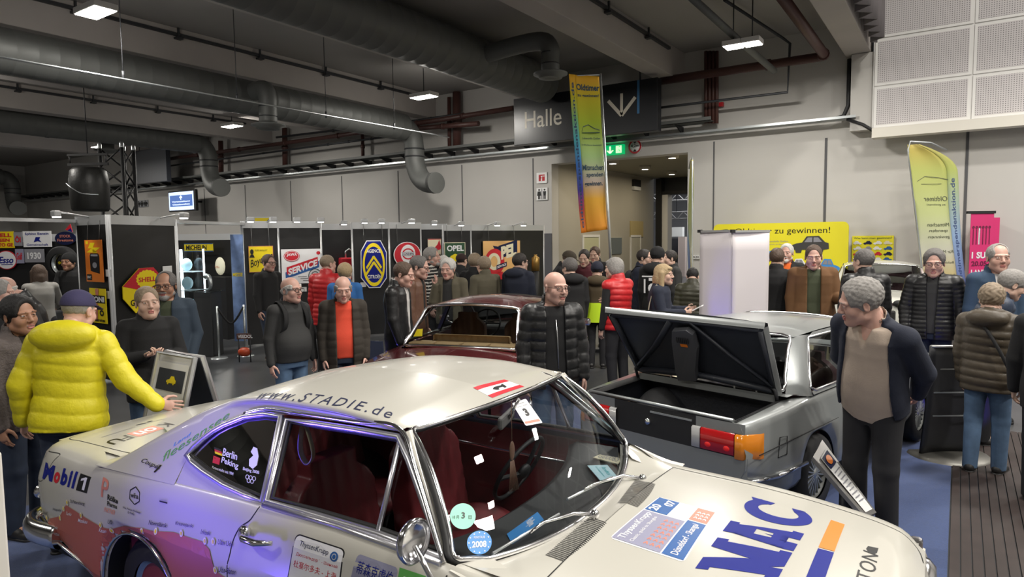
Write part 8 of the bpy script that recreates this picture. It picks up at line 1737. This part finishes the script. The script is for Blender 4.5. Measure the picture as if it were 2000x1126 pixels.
person('man in a bright red quilted jacket turned towards the service sign', 636, 498, 10.3, 160, K(k='puffer', m=REDQ, pitch=.07, hem=.74), 'trousers', 'short', 'ash', 'pink', res=far, head=(-35, 0, 0), hk=K(vol=.004))
person('fair-haired person in a blue jacket behind the man in the orange sweater', 672, 515, 9.6, 165, K(k='jacket', m=BLUEJ), 'jeans', 'short', 'blond', res=far, hk=K(vol=.02))
person('older man in an orange sweater under a dark quilted jacket, looking down', 668, 537, 7.1, 4, K(k='puffer', m=DKB, open=(.085, .085), pitch=.09, amp=.006, hem=.74, collar=.05), 'jeansdark', 'fringe', 'grey', 'pink', head=(0, 14, 0), shirt=K(m=ORNG), hk=K(vol=.014), belly=.03)
person('dark-haired man in a black jacket with a cream collar, facing the blue octagonal sign stall', 776, 511, 7.9, 68, K(k='jacket', m=LEATH, open=(.02, .05), collar=.055, hem=.74), 'jeans', 'short', 'brown', 'pink', res=1.2, head=(0, 12, 0), shirt=K(m=WHT, collar=.05), armR=((.15, .1, -1), (0, .3, -1)))
person('grey-haired man with glasses in a brown leather jacket', 808, 499, 8.7, 72, K(k='jacket', m=BLEATH, open=(.04, .05), hem=.74), 'trousers', 'short', 'salt', 'pink', res=1.2, glasses=True, head=(0, 10, 0), shirt=TSH)
person('bearded man in a black and white striped sweater', 838, 484, 11.2, 74, K(k='sweater', m=BLK, stripes=(WSTR, .055, .38)), 'trousers', 'short', 'grey', 'pink', res=1.2, beard=('grey', 0), hk=K(vol=.018), armR=((.1, .1, -1), (0, .2, -1)))
person('white-haired man in an olive coat covering his face with one hand', 878, 506, 10.0, -22, K(k='coat', m=OLV, open=(.09, .07), collar=.05), 'trousers', 'short', 'white', 'pink', res=1.2, hs=1.17, wide=1.1, head=(0, 8, 0), shirt=K(m=GREYC), armR=((.10, .42, -.85), (-.30, .25, 1.0)), handR=(20, 5), hk=K(vol=.018))
person('person with white hair half hidden behind the olive coat man', 866, 499, 11.6, 175, K(k='jacket', m=GREYC), hair='short', hc='white', res=far)
person('person in a dark cap and dark jacket below the dark green sign', 899, 495, 12.6, 150, K(k='jacket', m=BLK), hair='short', hc='dark', cap=('brim', cloth('maroon_cap', (.03, .012, .012))), res=far)
person('ash-haired person in a black jacket facing the large orange sign', 925, 496, 11.3, 150, K(k='jacket', m=BLK), hair='short', hc='ash', res=far, hk=K(vol=.02))
person('person with ash brown hair in an olive coat seen from behind', 947, 503, 10.9, -150, K(k='coat', m=OLV, hood=False, collar=.06), hair='short', hc='ash', res=1.2, hs=1.17, wide=1.1, hk=K(vol=.016))
person('dark-haired man in a navy hooded coat facing the large orange sign', 1012, 496, 10.9, 150, K(k='coat', m=NAVY, hood=True, th=.012), hair='short', hc='dark', res=1.2, hs=1.17, wide=1.1, glasses=True, head=(-25, 0, 0), fat=.02)
person('person in a brown cap and black jacket bending right', 1084, 499, 11.5, 80, K(k='jacket', m=BLK, collar=.05), hair='short', hc='brown', cap=('brim', CAPBR), res=1.2, lean=14, head=(0, 8, 0), h=1.92)
person('man with grey-streaked dark hair in a black hooded jacket seen from behind', 1116, 506, 10.3, -160, K(k='jacket', m=BLK, hood=True), hair='short', hc='salt', res=1.2, hs=1.17, wide=1.1, head=(20, 4, 0), hk=K(vol=.018))
person('man in a burgundy jacket looking down near the passage', 1143, 486, 11.8, -12, K(k='jacket', m=BURG, collar=.05), hair='short', hc='dark', res=far, head=(0, 14, 0))
person('dark-haired man with his hand at his chin behind the burgundy jacket', 1164, 481, 12.8, -18, K(k='jacket', m=BLK), hair='short', hc='brown', res=far, head=(0, 10, 0), armR=((.1, .35, -.9), (-.3, .3, 1)))
HV = person('person in a fur-hooded brown jacket with a yellow safety vest', 1166, 512, 10.6, 178, K(k='jacket', m=cloth('moss_jacket', (.07, .05, .025)), hood=True), hair='short', hc='black', res=1.2, cap=('wool', cloth('blue_beanie', (.012, .014, .03))))
person('grey-haired woman in a red quilted vest with black sleeves', 1206, 503, 8.8, -135, K(k='vest', m=REDQ, pitch=.075, hem=.84), 'trousers', 'bob', 'grey', 'light', res=1.2, head=(18, 2, 0), shirt=TSH, armR=((.15, .2, -.9), (-.2, .9, .1)))
DB = person('dark-haired man with glasses and a black backpack near the passage', 1254, 487, 11.2, 72, K(k='puffer', m=NAVY, pitch=.09, amp=.005), hair='short', hc='dark', res=far, glasses=True)
HD = person('man in a black cap and black hooded top with a white print on the back', 1282, 483, 10.6, 165, K(k='jacket', m=BLK, hood=True), hair='short', hc='black', cap=('wool', CAPK), res=far, head=(-30, 0, 0))
person('brown-haired man in a charcoal jacket facing the capped man', 1313, 489, 11.7, -70, K(k='jacket', m=GREYC, hem=.74), hair='short', hc='dark', res=far)
BW = person('blonde woman in a navy jacket reading a leaflet', 1290, 516, 8.7, 78, K(k='jacket', m=NAVY, hem=.74), 'jeansdark', 'long', 'blond', 'light', res=1.2, armR=((.10, .25, -.95), (-.25, .85, .05)), armL=((-.10, .25, -.95), (.20, .85, .10)), hk=K(fringe=1), handR=(50, 1))
person('person in an olive quilted jacket half hidden by the white roll-up banners', 1352, 519, 9.7, 178, K(k='puffer', m=OLVQ, pitch=.07), hair='short', hc='black', res=far, head=(0, 25, 0), lean=8)
person('brown-haired man in a black jacket with his back turned beside the white banners', 1517, 485, 9.4, 172, K(k='jacket', m=BLK), hair='short', hc='brown', res=1.2)
person('white-bearded man with an orange collar before the yellow prize board', 1538, 476, 10.8, -12, K(k='jacket', m=BLK, open=(.03, .07), collar=.03), hair='short', hc='white', skin='pink', res=1.2, beard=('white', 1), shirt=K(m=cloth('orange_fleece', (.75, .14, .02)), collar=.03))
person('man in a brown suede jacket and green sweater looking down', 1589, 479, 9.0, 6, K(k='coat', m=SUEDE, open=(.075, .075), collar=.05, th=.012, flare=.03), 'trousers', 'short', 'brown', 'pink', head=(-4, 8, 0), hk=K(vol=.006), shirt=K(m=GRN, collar=.02), wide=1.14, fat=.015, hs=1.15, armL=((-.2, .1, -.95), (-.15, .9, .0)))
person('grey-haired man in a black quilted jacket with his back turned, before the cream saloon', 1692, 487, 8.1, -160, K(k='puffer', m=BLKQ, pitch=.06, amp=.006, collar=.05), hair='short', hc='salt', res=1.2, head=(25, 0, 0))
# ---------------------------------------------------- things they carry
def backpack(P, label, m=BLK):
    F = Field((-.2, -.34, .98), (.2, 0, 1.48), .012); F.ell((0, -.20, 1.22), (.155, .10, .21)); F.ell((0, -.265, 1.14), (.11, .06, .10), .02); v, q, l = F.mesh()
    v = np.array([P['T'](p) for p in v]); t = thing('backpack', label, 'backpack', P['root'].location, P['root'].rotation_euler[2])
    mesh_np('bag', [(v, q, l*0)], [m], t)
    for s_ in (-1, 1):
        b = MB(); b.tube([tuple(P['T'](p)) for p in spline([(s_*.09, -.14, 1.40), (s_*.115, -.02, 1.50), (s_*.12, .12, 1.40), (s_*.135, .14, 1.25), (s_*.16, .02, 1.12), (s_*.11, -.14, 1.08)], 5)], .020, 6, sq=(.35, 1.4)); b.build('strap', m, t)
backpack(WM, 'black backpack worn by the white-haired man in the half-zip sweater'); backpack(DB, 'black backpack worn by the dark-haired man near the passage')
b = MB(); b.grid([[tuple(HV['T']((.262*math.cos(a), .215*math.sin(a)+.01, z))) for a in np.linspace(3.35, 6.1, 14)] for z in np.linspace(.78, 1.10, 6)]); b.build('safety_vest', mat('hi_vis', (.55, .80, .02), .6), HV['root'])
fn = lambda x, y: Vector(HD['T']((-x, -.172-.012*math.cos(4*x), y))); b = MB(); put(b, fit(text2d('5', .03, .2), -.06, 1.10, .13, .22), fn); put(b, line2d([(-.16, 1.08), (-.16, 1.34), (.16, 1.34)], .02), fn); put(b, line2d([(-.13, 1.1), (-.13, 1.3)], .025), fn); put(b, line2d([(.12, 1.1), (.12, 1.3)], .025), fn); b.build('back_print', INK['white'], HD['root'], False)
t = thing('tote_bag', 'cream tote bag hanging from the shoulder of the blonde woman', 'bag', BW['root'].location, BW['root'].rotation_euler[2])
F = Field((.10, -.25, .70), (.30, .20, 1.12), .012); F.ell((.215, -.03, .90), (.04, .16, .16)); v, q, l = F.mesh(); mesh_np('bag', [(np.array([BW['T'](p) for p in v]), q, l*0)], [cloth('canvas', (.45, .40, .30))], t); b = MB(); b.tube([tuple(BW['T'](p)) for p in spline([(.20, -.12, 1.02), (.18, -.10, 1.25), (.13, -.02, 1.485), (.19, .08, 1.25), (.21, .06, 1.02)], 5)], .008, 6); b.build('strap', cloth('canvas', (.45, .40, .30)), t)
t = thing('leaflet', 'white leaflet held by the blonde woman', 'leaflet', (0, 0, 0)); c = Vector(BW['root'].matrix_world @ Vector((0, 0, 0))); t.location = BW['root'].location; t.rotation_euler = BW['root'].rotation_euler; b = MB(); w_ = (BW['wr'][1]+BW['wr'][-1])/2+np.array((0, .14, .03)); b.box(tuple(w_), (.16, .20, .012), 0, Matrix.Rotation(.5, 3, 'X')); b.build('sheet', M['paper'], t)
b = MB(); b.tube([tuple(BQ['T'](p)) for p in spline([(-.15, .10, 1.46), (-.10, -.10, 1.50), (.10, -.215, 1.22), (.22, -.16, .95), (.215, .10, .93)], 5)], .014, 6); b.build('bag_strap', BLK, BQ['root'])
b = MB(); b.tube([tuple(BM_['T'](p)) for p in ((.0, .148, 1.36), (-.012, .150, 1.2), (-.02, .150, .95))], .004, 5); b.build('zip', M['alu'], BM_['root'])
